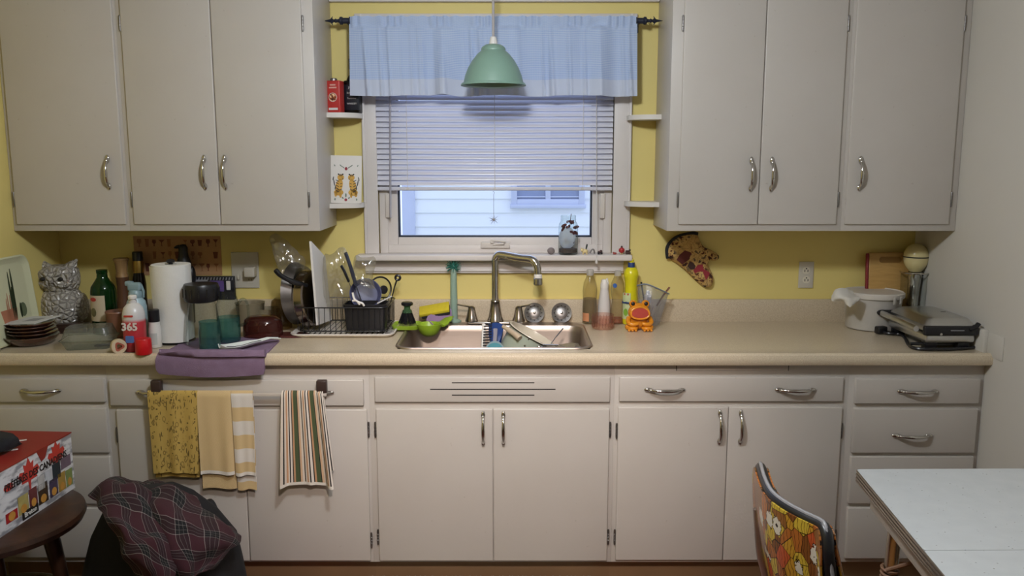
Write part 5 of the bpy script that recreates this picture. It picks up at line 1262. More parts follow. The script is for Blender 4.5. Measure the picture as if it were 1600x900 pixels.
# ================================================================== things in the right bowl
t = thing('bristle_brush', 'white backed brush with rows of black bristles standing in the sink', 'brush', at(760, 548, -.40))
p0, p1 = at(754, 549, -.40), at(756, 506, -.30)
MB().tube([p0 - Vector((0, 0, .04)), p1], .0075, 8, flat=.5).build('back', M_white, t, True)
bar = MB().tube([(0, 0, 0), (.034, -.004, .002)], .0028, 6).mesh('bristle_row', M_black)
for k_ in range(11):
    q = p0 + (p1 - p0) * k_ / 10.0; inst('bristle_row', bar, t, wloc(t, q))
M_blu = pm('royal_blue_plastic', '#1f3a74', .4)
b = MB(); G = patch([[at(763, 508, -.28), at(776, 507, -.27), at(787, 511, -.28)], [at(765, 525, -.31), at(777, 525, -.32), at(786, 520, -.31)], [at(768, 541, -.34), at(776, 545, -.35), at(783, 535, -.34)]], 5, 5)
t = thing('blue_scrubber', 'royal blue plastic scraper standing in the sink beside the mint pot', 'scraper', at(774, 545, -.33)); b.sheet(G, .012).build('blade', M_blu, t, True)
# ladle with pale blue bowl
t = thing('blue_ladle', 'pale blue ladle with a grey handle leaning at the sink divider', 'ladle', at(773, 549, -.44))
c = at(773, 545, -.44); b = MB(); b.lathe([(.036, .0), (.034, .004), (.031, .0), (.027, -.02), (.014, -.034), (0, -.037)], (0, 0, 0), 26)
LM = frame3(c + Vector((0, 0, .0)), (1, 0, 0), (0, .72, .70))
for v in b.bm.verts: v.co = LM @ v.co
b.build('bowl', pm('pale_blue_enamel', '#9fb4bd', .25), t, True)
MB().lathe([(0, 0), (.027, 0), (.027, .001), (0, .001)], (0, 0, 0), 20).bm.free()
b = MB(); b.lathe([(0, -.004), (.030, -.004), (.030, -.003), (0, -.003)], (0, 0, 0), 24)
for v in b.bm.verts: v.co = LM @ v.co
b.build('water', pm('teal_water', '#4f8792', .1), t, True)
MB().tube([at(773, 535, -.40), at(774, 522, -.36), at(774, 514, -.34)], [.008, .008, .009], 10, flat=.5).build('handle', pm('grey_plastic', '#8b8790', .4), t, True)
# mint pot on its side
t = thing('mint_pot', 'mint enamel pot with a cream inside lying tilted in the sink', 'pot', at(825, 550, -.38))
A0, A1 = at(797, 504, -.36), at(868, 542, -.36); cen = (A0 + A1) / 2; Rr = (A1 - A0).length / 2
xax = (A1 - A0).normalized(); zax = Vector((.42, .02, .86)); zax = (zax - xax * zax.dot(xax)).normalized(); yax = zax.cross(xax)
PM = Matrix(((xax.x, yax.x, zax.x, cen.x), (xax.y, yax.y, zax.y, cen.y), (xax.z, yax.z, zax.z, cen.z), (0, 0, 0, 1)))
b = MB(); b.lathe([(Rr * .97, .002), (Rr * .955, -.01), (Rr * .93, -.08), (Rr * .84, -.125), (Rr * .6, -.132), (0, -.132)], (0, 0, 0), 40)
for v in b.bm.verts: v.co = PM @ v.co
b.build('body', pm('mint_enamel', '#a2aa9b', .22, var=.03), t, True)
b = MB(); b.lathe([(Rr * .9, -.12), (Rr * .91, -.01), (Rr * .94, .003), (Rr * 1.01, .003), (Rr * 1.02, -.001), (Rr * .98, -.003)], (0, 0, 0), 40); b.lathe([(0, -.118), (Rr * .9, -.12)], (0, 0, 0), 40)
for v in b.bm.verts: v.co = PM @ v.co
b.build('cream_lining', pm('cream_enamel', '#cfc6b4', .25), t, True)
MB().tube([PM @ Vector((Rr * 1.015 * cos(a), Rr * 1.015 * sin(a), -.002)) for a in [2 * pi * i / 40 for i in range(40)]], .0018, 6, True).build('rim_line', M_dark, t, True)
for k_, (px, py) in enumerate(((826, 530), (820, 540))): q = at(px, py, -.455); MB().lathe([(0, 0), (.005, 0), (.003, .004), (0, .005)], q, 10, Matrix.Rotation(pi / 2, 4, 'X')).build('rivet', M_chrome, t, True)
t = thing('wooden_spoon', 'thick beige handled utensil resting on the mint pot in the sink', 'utensil', at(812, 526, -.44))
P_ = [at(786, 510, -.40), at(797, 517, -.425), at(808, 525, -.45), at(812, 529, -.46)]
MB().tube(smooth(P_, 4), [.008] * 3 + [.011] * 4 + [.013] * 4 + [.013, .012], 12).build('handle', pm('beige_handle', '#b7a48c', .45), t, True)
t = thing('steel_tongs', 'steel utensil end under the rim of the mint pot in the sink', 'tongs', at(855, 546, -.46))
for k_ in range(3): MB().tube([at(842 + k_ * 3, 545 - k_ * 3, -.505), at(868 + k_ * 2, 546 - k_ * 3.2, -.50)], .0032, 8).build('prong', M_chrome, t, True)
MB().ell(at(842, 543, -.508), (.008, .006, .009), 12, 8).build('joint', M_chrome, t, True)
t = thing('steel_fork', 'thin steel fork handle pointing up from the mint pot', 'fork', at(863, 535, -.36)); MB().tube([at(861, 537, -.36), at(870, 525, -.33), at(880, 513, -.31)], [.002, .0028, .0036], 8, flat=.5).build('handle', M_steel2, t, True)
t = thing('plastic_dish', 'clear oblong plastic dish lying at the right side of the sink', 'dish', at(890, 548, -.42))
G = patch([[at(868, 541, -.40), at(890, 537, -.38), at(903, 538, -.38)], [at(866, 547, -.45), at(890, 543, -.43), at(908, 545, -.43)], [at(868, 553, -.5), at(890, 551, -.49), at(912, 552, -.48)]], 5, 5)
MB().sheet(G, .004).build('lid', glass('smoky_plastic', '#c9c4c0', .9, .35, '#a39c98'), t, True)

# ================================================================== bottles right of the sink
M_pet = glass('clear_pet_plastic', '#f3efdf', 1.0, .06, '#e2dac4', .05, .3, 25)
t, m, b0 = lath('clear_bottle', 'clear plastic bottle half full of cloudy liquid right of the sink', 'bottle', 921, 502, [('bottle', [(10, .5), (11.2, 2), (11.2, 26), (10.6, 38), (11.2, 52), (9.8, 64), (6.5, 72), (5.2, 75), (5.2, 77)], M_pet), ('liquid', [(0, 2), (10, 2.5), (10.6, 26), (10, 40), (0, 40)], glass('cloudy_liquid', '#d6c9a6', .2, .30, '#a5977a')), ('cap', [(5.6, 76), (5.6, 84), (5, 85), (0, 85)], glass('white_clear_cap', '#eeeeee', .6, .5, '#d8d4cc'))])
wrap_label(t, 11.4 * m, 5 * m, 18 * m, radians(200), radians(260), pm('orange_print', '#c98a62', .5))
t, m, b0 = lath('white_spray_bottle', 'slim white spray bottle standing behind the pink glass bowl', 'spray bottle', 943.5, 503, [('bottle', [(9.5, .5), (10, 2), (9.5, 30), (7, 50), (6.3, 54), (6.3, 58)], pm('white_grey_plastic', '#d3d0ce', .35))])
hm2 = MB().lathe([(6.6 * m, 56 * m), (6.4 * m, 62 * m), (3.8 * m, 69 * m), (0, 70 * m)]).box((-.002, 0, 64 * m), (.024, .018, .030), bev=.006).build('head', M_white, t)
MB().tube([(.010, -.003, 71 * m), (.015, -.004, 64 * m), (.013, -.004, 57 * m)], [.004, .004, .003], 8).build('trigger', M_white, t)
M_pink = glass('pale_pink_glass', '#f0d6cb', 1.0, .10, '#d0a898')
o, m, b0 = lath('pink_glass_bowl', 'small fluted pink glass bowl right of the sink', 'bowl', 943.5, 516.5, [('bowl', [(15, .5), (16.5, 2), (17.3, 10), (17.3, 23)], M_pink)])
for k_ in range(22): a = 2 * pi * k_ / 22; MB().tube([(17.2 * m * cos(a), 17.2 * m * sin(a), 4 * m), (17.4 * m * cos(a), 17.4 * m * sin(a), 19 * m)], .0011, 5).build('flute', M_pink, o)
t, m, b0 = lath('dish_soap_bottle', 'clear soap bottle with a little orange liquid behind the pink bowl', 'bottle', 964, 506, [('bottle', [(9.5, .5), (11, 2), (10.5, 20), (8.6, 36), (10.4, 52), (10, 64), (6, 73), (5.2, 76)], M_pet), ('liquid', [(0, 2), (9.8, 2.5), (10.2, 9), (0, 9)], glass('orange_liquid', '#e0976a', .2, .35, '#c9734a')), ('cap', [(5.4, 75), (5.4, 82), (4.6, 83), (0, 83)], MATS['white_clear_cap'])])
MB().prism(circ(.010, 18), 0, .001, frame3((-.015, -9.5 * m, 61 * m), (1, -.6, 0), (0, 0, 1))).build('blue_sticker', pm('blue_sticker', '#3b62a8', .4), t)
M_yel = pm('yellow_plastic', '#d8d01e', .28, var=.03)
t, m, b0 = lath('yellow_soap_bottle', 'bright yellow dish soap bottle with a blue cap behind the frog', 'bottle', 984.5, 507.5, [('bottle', [(12, .5), (13.2, 3), (13.2, 12), (11.5, 30), (9.3, 50), (9.2, 62), (10.5, 72), (11.8, 77), (10.5, 84), (6, 89)], M_yel), ('cap', [(5.5, 88.5), (5.2, 96), (5, 96.5)], M_blu), ('spout', [(5, 96), (3.2, 97), (4.2, 99), (3.8, 101.5), (0, 102)], M_yel)])
lb = wrap_label(t, 13.0 * m, 9 * m, 50 * m, radians(195), radians(262), pm('green_white_label', '#c4d0a0', .4, var=.2, scale=60))
text('Sunlight', .016, M_blu, lb, frame3((-13.0 * m * .72, -13.2 * m * .74, 36 * m), (.6, -.7, 0), (0, 0, 1)), world=False, bold=.0006) if False else None
t2 = MB().prism(E_(0, 0, .010, .016), 0, .0012, frame3((-13.2 * m * .66, -13.2 * m * .80, 20 * m), (.75, -.62, 0), (0, 0, 1))).build('lime_print', pm('lime_print', '#7fae3c', .4), lb)
text('Sunlight', .0125, M_blu, t, frame3((-13.2 * m * .66, -13.2 * m * .82, 35 * m), (.75, -.62, 0), (0, 0, 1)), world=False, depth=.001, bold=.0005)
MB().prism(rrect(.022, .008, .002), 0, .0012, frame3((-12 * m * .66, -12 * m * .82, 48 * m), (.75, -.62, 0), (0, 0, 1))).build('red_strip', M_red, lb)

# ---- orange ceramic frog scrubber holder
q = onz(1000, 518, ZC); q.y += .045; m = mpp(q)
fr = thing('frog_holder', 'orange ceramic frog sponge holder with a wide open red mouth', 'figurine', (q.x, q.y, ZC))
M_or = pm('orange_glaze', '#d98a1e', .22, var=.22, scale=25, coat=.3)
b = MB(); b.ell((0, .006, .036), (.042, .036, .036), 24, 16); b.ell((0, -.004, .074), (.046, .036, .040), 24, 16)
for sg in (-1, 1): b.ell((sg * .026, -.004, .110), (.0165, .015, .0165), 16, 12)
bm2 = b; body = bm2.build('body', M_or, fr)
for sg in (-1, 1):
    MB().ell((sg * .030, -.034, .012), (.024, .020, .0115), 16, 10).ell((sg * .046, -.018, .014), (.014, .024, .013), 14, 10).build('foot', M_or, fr)
    for k_ in range(3): MB().ell((sg * (.018 + .014 * k_), -.052, .0065), (.0062, .009, .0060), 10, 8).build('toe', M_or, fr)
    MB().tube(smooth([(sg * .044, -.012, .052), (sg * .048, -.034, .036), (sg * .030, -.046, .030), (sg * .008, -.044, .034)], 4), [.010] * 4 + [.009] * 4 + [.008] * 4 + [.006], 10).build('arm', M_or, fr)
    MB().ell((sg * .027, -.0165, .112), (.0085, .004, .0085), 12, 8).build('eye', M_black, fr)
    MB().tube([(sg * .027 + .0115 * cos(a), -.0155, .112 + .0115 * sin(a)) for a in [2 * pi * i / 16 for i in range(16)]], .0022, 6, True).build('eye_ring', M_or, fr)
mo = MB(); pl = [(.036 * cos(a) * (1 - .12 * sin(a)), .021 * sin(a) + (.004 if sin(a) > 0 else 0)) for a in [2 * pi * i / 28 for i in range(28)]]
mo.prism(pl, 0, .006, frame3((0, -.0355, .075), (1, 0, 0), (0, .18, 1))); mo.build('mouth', pm('red_mouth_glaze', '#a8392c', .35, var=.2, scale=50), fr)
FM = frame3((0, -.0405, .075), (1, 0, 0), (0, .18, 1)); MB().tube([FM @ Vector((x * 1.05, y * 1.08, 0)) for x, y in pl], .0042, 8, True).build('lip', M_or, fr)

# ---- zip bag with utensils
t = thing('zip_bag', 'clear zip bag of small brushes standing behind the frog', 'bag', at(1020, 508, -.12))
M_zip = glass('clear_zip_bag', '#e9ebf0', 1.0, .16, '#c4c6d0', .1, .8, 40)
G = patch([[at(996, 445, -.13), at(1010, 443, -.15), at(1026, 449, -.15), at(1045, 458, -.12)], [at(997, 465, -.13), at(1012, 465, -.17), at(1027, 470, -.17), at(1040, 475, -.12)], [at(1003, 490, -.13), at(1014, 490, -.17), at(1026, 492, -.17), at(1034, 493, -.13)], [at(1008, 508, -.13), at(1016, 509, -.15), at(1025, 509, -.15), at(1030, 507, -.13)]], 6, 6)
for r in G:
    for q in r: q += Vector((.004 * mnoise.noise(q * 45), .007 * mnoise.noise(q * 38), 0))
MB().sheet(G, -.018).build('bag', M_zip, t, True, 60)
MB().tube(smooth([at(996, 446, -.135), at(1010, 444, -.155), at(1026, 450, -.155), at(1045, 459, -.125)], 5), .006, 8, flat=.5).build('zip_strip', pm('grey_blue_zip', '#7d8797', .35), t, True)
for lab, pts, r, mat, nm in (('dark green handled brush sticking out of the zip bag', [(1008, 480, -.12), (1004, 455, -.12), (1002, 441, -.12)], .006, M_grn, 'small_brush'), ('wooden stick poking out of the right corner of the zip bag', [(1026, 478, -.12), (1036, 462, -.11), (1046, 449, -.10)], .0055, pm('brown_stick', '#7c4a34', .6), 'wooden_stick')):
    o = MB().tube([at(*p) for p in pts], [r * .8, r, r * 1.1], 8, flat=.6).build(nm, mat); tag(o, lab, 'utensil')
t = thing('white_bottle_in_bag', 'little white bottle inside the clear zip bag', 'bottle', at(1013, 472, -.135)); MB().lathe([(0, 0), (.014, 0), (.015, .004), (.015, .03), (.008, .036), (.008, .048), (0, .049)], at(1012, 472, -.135), 16).build('body', M_white, t, True)

# ================================================================== right end of the worktop
M_cbw = wood('maple_board', '#b08a4c', '#c49c5c', .5, (2, 2, 14), 4)
p0, p1 = at(1351, 455, -.045), at(1416, 393.5, -.03)
cbd = thing('wooden_cutting_board', 'wooden cutting board with red edge leaning on the wall behind the white pail', 'cutting board', ((p0.x + p1.x) / 2, -.06, ZC))
zt0 = p1.z - ZC; wB = p1.x - p0.x
LMb = Matrix.Translation((p0.x, -.075, ZC + .001)) @ Matrix.Rotation(radians(-5), 4, 'X')
b = MB(); b.box((wB / 2 + .004, 0, zt0 / 2), (wB, .014, zt0), bev=.008, seg=3)
for v in b.bm.verts: v.co = LMb @ v.co
b.build('board', M_cbw, cbd, True)
b = MB(); b.box((-.0, -.0005, zt0 / 2), (.012, .016, zt0 - .008), bev=.005, seg=3)
for v in b.bm.verts: v.co = LMb @ v.co
b.build('red_edge', pm('red_board_edge', '#7e1c22', .45), cbd, True)
sx_ = at(1390, 405, -.05).x - p0.x
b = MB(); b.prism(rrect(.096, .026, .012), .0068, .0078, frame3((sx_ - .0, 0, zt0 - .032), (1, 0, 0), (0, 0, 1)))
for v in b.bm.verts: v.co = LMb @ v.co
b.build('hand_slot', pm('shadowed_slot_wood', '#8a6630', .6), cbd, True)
# ---- white pail with a cloth
M_pail = thin(pm('translucent_white_pail', '#d4cfc8', .35, var=.04), .25)
q = onz(1362, 518, ZC); q.y = -.148; q.x = at(1362, 500, q.y).x; m = mpp(q)
pl_ = thing('white_pail', 'translucent white plastic pail with a lid beside the grill press', 'pail', q)
MB().lathe([(34 * m, .001), (38 * m, .004), (42 * m, 50 * m), (42.5 * m, 52 * m), (44 * m, 53 * m)], seg=40).build('body', M_pail, pl_)
MB().lathe([(44.5 * m, 50 * m), (45 * m, 51 * m), (45 * m, 57 * m), (43 * m, 58.5 * m), (41.5 * m, 57 * m), (0, 56.5 * m)], seg=40).build('lid', pm('white_plastic_lid', '#cfc9c1', .4), pl_)
for a in (-.9, -.6): MB().box((45 * m * sin(a + 1.4) * .0 + 45 * m * cos(a - .35), 45 * m * sin(a - .35), 49 * m), (.004, .012, .03), rot=a - .35, bev=.001).build('lid_tab', M_pail, pl_)
G = patch([[at(1300, 462, -0.255), at(1308, 452, -0.265), at(1320, 451, -0.255), at(1330, 455, -0.235)], [at(1301, 470, -0.275), at(1310, 464, -0.300), at(1322, 461, -0.290), at(1336, 462, -0.265)], [at(1312, 470, -0.285), at(1320, 467, -0.310), at(1332, 468, -0.305), at(1344, 466, -0.285)], [at(1316, 466, -0.285), at(1325, 476, -0.315), at(1329, 480, -0.315), at(1345, 466, -0.290)]], 6, 6)
for r in G:
    for qq in r: qq += Vector((.004 * mnoise.noise(qq * 40), .006 * mnoise.noise(qq * 50), .006 * mnoise.noise(qq * 45 + Vector((3, 3, 3)))))
o = MB().sheet(G, .004).build('white_rag', pm('white_rag_cotton', '#d5d1c9', .9, bump=.3, bscale=200), angle=80); tag(o, 'knotted white rag hanging over the rim of the pail', 'rag')
# ---- cream egg topped mixer in a clear beaker
q = onz(1428, 500, ZC); q.y = -.095; q.x = at(1428, 450, q.y).x; m = mpp(q)
eg = thing('egg_whisk_mixer', 'cream egg-shaped mixer standing in a clear beaker against the right wall', 'mixer', (q.x, q.y, ZC))
H0 = at(1428, 424, q.y).z - ZC; H1 = at(1428, 380, q.y).z - ZC; er = 18.5 * m
M_egg = pm('cream_glossy_plastic', '#d5c894', .15, var=.02, coat=.3)
MB().lathe([(17 * m, .001), (18 * m, .004), (20 * m, H0 - .006)], seg=30).build('beaker', M_gl2, eg)
MB().tube([(21 * m * cos(a), 21 * m * sin(a), H0 - .004) for a in [2 * pi * i / 30 for i in range(30)]], .0035, 8, True).build('chrome_rim', M_chrome, eg)
MB().lathe([(0, .004), (9 * m, .004), (9.5 * m, H0 * .30), (7 * m, H0 * .34), (7.5 * m, H0 * .6), (10 * m, H0 * .9), (10 * m, H0 - .002)], seg=22).build('chrome_shaft', M_chrome, eg)
hE = H1 - H0; zm = H0 + hE * .50
lo = [(9 * m, H0)] + [(er * (1 - ((1 - t) ** 2.2) * .55) , H0 + (zm - H0) * t) for t in (.08, .2, .4, .6, .8, 1)]
MB().lathe(lo, seg=30).build('lower_shell', M_egg, eg)
MB().lathe([(er * 1.005, zm), (er * 1.012, zm + .0025), (er * 1.005, zm + .005)], seg=30).build('seam_band', M_dark, eg)
MB().lathe([(er, zm + .004)] + [(er * cos(a), zm + .004 + (H1 - zm - .004) * sin(a)) for a in [pi / 2 * i / 8 for i in range(1, 9)]], seg=30).build('upper_shell', M_egg, eg)

# ---- contact grill
M_gst = metal('grill_steel', '#d2d3d3', .30, .25)
gx0_, gx1_ = 1.548, 1.735; gy0_, gy1_ = -.580, -.262
gr_ = thing('grill_press', 'stainless steel sandwich press with a bar handle by the right wall', 'sandwich press', ((gx0_ + gx1_) / 2, (gy0_ + gy1_) / 2, ZC), 0)
z0_ = ZC + .028
MB().span(gx0_, gx1_, gy0_, gy1_, z0_, z0_ + .034, .010, 3).build('lower_plate', M_gst, gr_, True)
b = MB(); A_ = [b.bm.verts.new(((gx0_ + gx1_) / 2 + x, (gy0_ + gy1_) / 2 + y, z0_ + .044)) for x, y in rrect(gx1_ - gx0_, gy1_ - gy0_, .022, 5)]
B1 = [b.bm.verts.new(((gx0_ + gx1_) / 2 + x, (gy0_ + gy1_) / 2 + y, z0_ + .066)) for x, y in rrect(gx1_ - gx0_ + .002, gy1_ - gy0_ + .002, .022, 5)]
B2 = [b.bm.verts.new(((gx0_ + gx1_) / 2 + x + .004, (gy0_ + gy1_) / 2 + y, z0_ + .086)) for x, y in rrect(gx1_ - gx0_ - .03, gy1_ - gy0_ - .05, .022, 5)]
B3 = [b.bm.verts.new(((gx0_ + gx1_) / 2 + x + .004, (gy0_ + gy1_) / 2 + y, z0_ + .090)) for x, y in rrect(gx1_ - gx0_ - .05, gy1_ - gy0_ - .07, .02, 5)]
for U, V in ((A_, B1), (B1, B2), (B2, B3)):
    for i in range(len(U)): j = (i + 1) % len(U); b.bm.faces.new([U[i], U[j], V[j], V[i]])
b.bm.faces.new(B3); b.bm.faces.new(A_[::-1]); b.build('lid', M_gst, gr_, True)
MB().span(gx0_ - .012, gx1_ + .004, gy0_ - .014, gy0_ + .006, z0_ + .030, z0_ + .066, .006, 3).build('front_arm', M_black, gr_, True)
MB().span(gx0_ - .030, gx0_ + .03, gy1_ - .02, gy1_ + .004, z0_ + .048, z0_ + .070, .006, 3).build('rear_arm', M_black, gr_, True)
MB().tube([(gx0_ - .032, gy0_ + .01, z0_ + .052), (gx0_ - .032, gy1_ - .01, z0_ + .058)], .011, 14).build('bar_handle', M_gst, gr_, True)
MB().ell((gx0_ - .026, gy1_ - .006, z0_ + .058), (.024, .018, .013), 14, 10).build('handle_end', M_black, gr_, True)
MB().tube([(gx1_ - .03, gy0_ - .006, z0_ + .052), (gx1_ - .004, gy0_ - .008, z0_ + .066), (gx1_ + .004, gy0_ - .008, z0_ + .076)], [.014, .013, .012], 10, flat=.6).build('hinge_arm', M_black, gr_, True)
MB().prism(circ(.005, 12), 0, .016, FRONT((gx1_ + .002, gy0_ + .002, z0_ + .074))).build('hinge_pin', M_chrome, gr_, True)
MB().prism(circ(.005, 12), .0, .0045, FRONT((gx0_ + .05, gy0_ - .0115, z0_ + .036))).build('screw', M_chrome, gr_, True)
MB().prism(rrect(.05, .003, .001), 0, .0012, FRONT((gx0_ + .11, gy0_ - .0140, z0_ + .050))).build('grey_mark', M_grey, gr_, True)
for (x, y) in ((gx0_ + .03, gy0_ + .03), (gx1_ - .035, gy0_ + .03), (gx0_ + .03, gy1_ - .03), (gx1_ - .035, gy1_ - .03)): MB().span(x - .022, x + .022, y - .018, y + .018, ZC + .001, z0_ + .004, .004).build('foot', M_black, gr_, True)
q = at(1482, 495, -.4); MB().prism(E_(0, 0, .011, .006), 0, .001, Matrix.Translation((gx1_ - .045, -.42, z0_ + .0895))).build('lid_badge', M_black, gr_, True)
cp = [onz(1425, 520, ZC) + Vector((.0, 0, .006)), onz(1400, 522, ZC) + Vector((0, 0, .006)), onz(1380, 520, ZC) + Vector((0, 0, .008))]
pc = thing('power_cord', 'coiled black power cord of the press lying beneath it', 'cord', onz(1420, 548, ZC))
MB().tube(smooth([onz(1360, 516, ZC) + Vector((0, 0, .012)), onz(1385, 524, ZC) + Vector((0, 0, .010)), onz(1410, 527, ZC) + Vector((.0, 0, .008)), onz(1425, 546, ZC) + Vector((0, 0, .008)), onz(1470, 549, ZC) + Vector((0, 0, .008)), onz(1520, 546, ZC) + Vector((0, 0, .008)), onz(1528, 541, ZC) + Vector((0, 0, .009))], 6), .006, 8).build('cord', M_black, pc, True)
MB().tube(smooth([onz(1422, 544, ZC) + Vector((0, 0, .018)), onz(1460, 545, ZC) + Vector((0, 0, .018)), onz(1510, 543, ZC) + Vector((0, 0, .017))], 6), .006, 8).build('coil', M_black, pc, True)
q = onz(1376, 522, ZC); MB().box((q.x, q.y, ZC + .018), (.045, .03, .03), rot=.3, bev=.006, seg=3).build('plug', M_black, pc, True)
# ================================================================== towel bar and towels on the base cabinet
YT = YBD - .034; zbar = at(380, 615, YT).z
M_brnp = pm('dark_brown_plastic', '#3a2c28', .35)
tb = thing('towel_bar', 'clear flat towel bar with dark brown clip ends on the base cabinet', 'towel bar', (at(375, 615, YT).x, YT, zbar))
xa_, xb_ = at(237, 612, YT).x, at(510, 612, YT).x
MB().span(xa_, xb_, YT - .003, YT + .003, zbar - .010, zbar + .002, .001).build('bar', pm('pale_plastic_bar', '#bdb4aa', .3), tb, True)
for px in (245, 503):
    p0, p1 = at(px, 612, YT + .006), at(px, 594, YT + .006); MB().span(p0.x - .019, p0.x + .019, YT - .004, YT + .022, p0.z - .006, p1.z, .005, 3).build('clip', M_brnp, tb, True)
def hang_towel(name, label, pxl, pxr, py0, pyb, ybl, mat, fold, seed, back=None, uw=.3, band=None, top_l=None, amp=.006, skew=0.):
    """towel folded over the bar: front flap from the bar down to pyb, back flap behind"""
    rr = random.Random(seed); ph_ = [rr.uniform(0, 6.28) for _ in range(4)]
    x0, x1 = at(pxl, py0, YT).x, at(pxr, py0, YT).x; zt = zbar + .006; n = 40
    zf = at((pxl + pxr) / 2, pyb, YT).z; t = thing(name, label, 'towel', ((x0 + x1) / 2, YT, zf)); W_ = x1 - x0
    def pt(s, z, side):
        d = max(0, (zt - z)) / (zt - zf); f = 0
        for (k_, a_) in fold: f += a_ * sin(k_ * s * 2 * pi + ph_[k_ % 4]) * (.25 + .75 * min(d, 1))
        x = x0 + W_ * s + skew * d * (s - .2) + .004 * sin(3 * s + ph_[0]) * d
        y = YT + side * (.0075 + .001 * d) + f * (1 if side < 0 else .25)
        return Vector((x, (y if y < YT - .0055 else YT - .0055 - .15 * (YT - .0055 - y) * 0) if side < 0 else max(min(y, YT + .0145), YT + .0055), z + (amp * sin(2.2 * s * pi + ph_[1]) * d * .4)))
    rows = []; nz = 22
    zbk = at((pxl + pxr) / 2, back if back else pyb - 20, YT).z
    for i in range(nz): rows.append([pt(j / n, zbk + (zt - .004 - zbk) * i / (nz - 1), 1) for j in range(n + 1)])
    rows.append([Vector((x0 + W_ * j / n, YT, zt + .006)) for j in range(n + 1)])
    for i in range(nz): rows.append([pt(j / n, zt - .004 + (zf - zt + .004) * i / (nz - 1), -1) for j in range(n + 1)])
    L = (zt - zbk) + (zt - zf)
    MB().sheet(rows[::-1], .0035, uw, L).build('cloth', mat, t, True, 80); return t
def uvmat(name, rough=.9):
    k = NT(name); k.set(rough); u = k.n('ShaderNodeUVMap'); sx = k.n('ShaderNodeSeparateXYZ'); k.l(u.outputs[0], sx.inputs[0]); return k, u.outputs[0], sx.outputs[0], sx.outputs[1]
# yellow printed towel
k, uv, U, V = uvmat('mustard_print_cotton')
mp = k.n('ShaderNodeMapping'); mp.inputs['Scale'].default_value = (1, 1, 1); k.l(uv, mp.inputs[0])
d1 = k.voro(mp.outputs[0], 30, 'F1'); ringm = k.ramp(d1, [(.0, .0), (.20, 0.), (.24, 1.), (.30, 1.), (.34, 0.)])
mp2 = k.n('ShaderNodeMapping'); mp2.inputs['Scale'].default_value = (95, 28, 1); mp2.inputs['Rotation'].default_value = (0, 0, .25); k.l(uv, mp2.inputs[0])
d2 = k.n('ShaderNodeTexVoronoi'); k.l(mp2.outputs[0], d2.inputs['Vector']); d2.inputs['Scale'].default_value = 1; dash = k.ramp(d2.outputs['Distance'], [(0, 1.), (.26, 1.), (.32, 0.)])
mp3 = k.n('ShaderNodeMapping'); mp3.inputs['Scale'].default_value = (40, 85, 1); mp3.inputs['Rotation'].default_value = (0, 0, -.5); k.l(uv, mp3.inputs[0])
d3 = k.n('ShaderNodeTexVoronoi'); k.l(mp3.outputs[0], d3.inputs['Vector']); d3.inputs['Scale'].default_value = 1; dash2 = k.ramp(d3.outputs['Distance'], [(0, 1.), (.22, 1.), (.28, 0.)])
msk = k.ramp(k.noise(mp.outputs[0], 30, 2), [(.42, 0.), (.52, 1.)])
f = k.math('MAXIMUM', k.math('MULTIPLY', ringm, .7), k.math('ADD', k.math('MULTIPLY', dash, msk), k.math('MULTIPLY', dash2, k.math('SUBTRACT', 1., msk))))
k.col(k.mix(k.math('MULTIPLY', f, .85), '#b99b50', '#332812')); k.bump(k.noise(uv, 300, 2), .2, .001); M_must = k.m
# yellow waffle towel: plain part and banded part
def waffle(name, banded):
    k, uv, U, V = uvmat(name)
    st = k.ramp(k.math('FRACT', k.math('MULTIPLY', k.math('ADD', U, V), 160.)), [(0, 0.), (.5, 1.), (1, 0.)])
    c = k.mix(st, '#c6aa78', '#d6bd90')
    if banded:
        bd_ = k.ramp(k.math('FRACT', k.math('DIVIDE', V, .112)), [(0, 0.), (.48, 0.), (.50, 1.), (.98, 1.), (1, 0.)]); c = k.mix(bd_, c, '#d9d3cb')
    edge = k.math('LESS_THAN', V, .014); k.col(k.mix(edge, c, '#ded8d0')); k.bump(st, .4, .002); return k.m
hang_towel('patterned_towel', 'mustard yellow tea towel printed with dark doodles at the left of the bar', 231, 309, 612, 738, 0, M_must, [(2, .004), (3, .003)], 1, back=746, uw=.30, skew=-.012)
hang_towel('waffle_towel', 'pale yellow waffle towel with a white edge in the middle of the bar', 308, 361, 612, 740, 0, waffle('yellow_waffle_cotton', False), [(1, .004), (2, .003)], 2, back=764, uw=.2)
hang_towel('banded_towel', 'yellow and white banded towel hanging beside the waffle towel', 361.5, 395, 613, 742, 0, waffle('yellow_white_banded_cotton', True), [(1, .003), (2, .002)], 3, back=766, uw=.15)
# striped towel
k, uv, U, V = uvmat('striped_terry')
cs = k.ramp(k.math('FRACT', k.math('DIVIDE', U, .145)), [(0, '#d3c8ba'), (.10, '#1d1a1c'), (.15, '#d3c8ba'), (.22, '#b98f6c'), (.30, '#d3c8ba'), (.36, '#1d1a1c'), (.42, '#d8d0c6'), (.52, '#1d1a1c'), (.57, '#b98f6c'), (.66, '#4a5538'), (.86, '#1d1a1c'), (.90, '#c9a888')], True)
k.col(k.mix(k.math('LESS_THAN', V, .010), cs, '#d8d2c8')); k.bump(k.noise(uv, 500, 2), .5, .002)
hang_towel('striped_towel', 'green, black and white striped towel hanging at the right end of the bar', 441, 505, 612, 757, 0, k.m, [(1, .012), (2, .018), (3, .010)], 5, back=735, uw=.36, skew=.042)

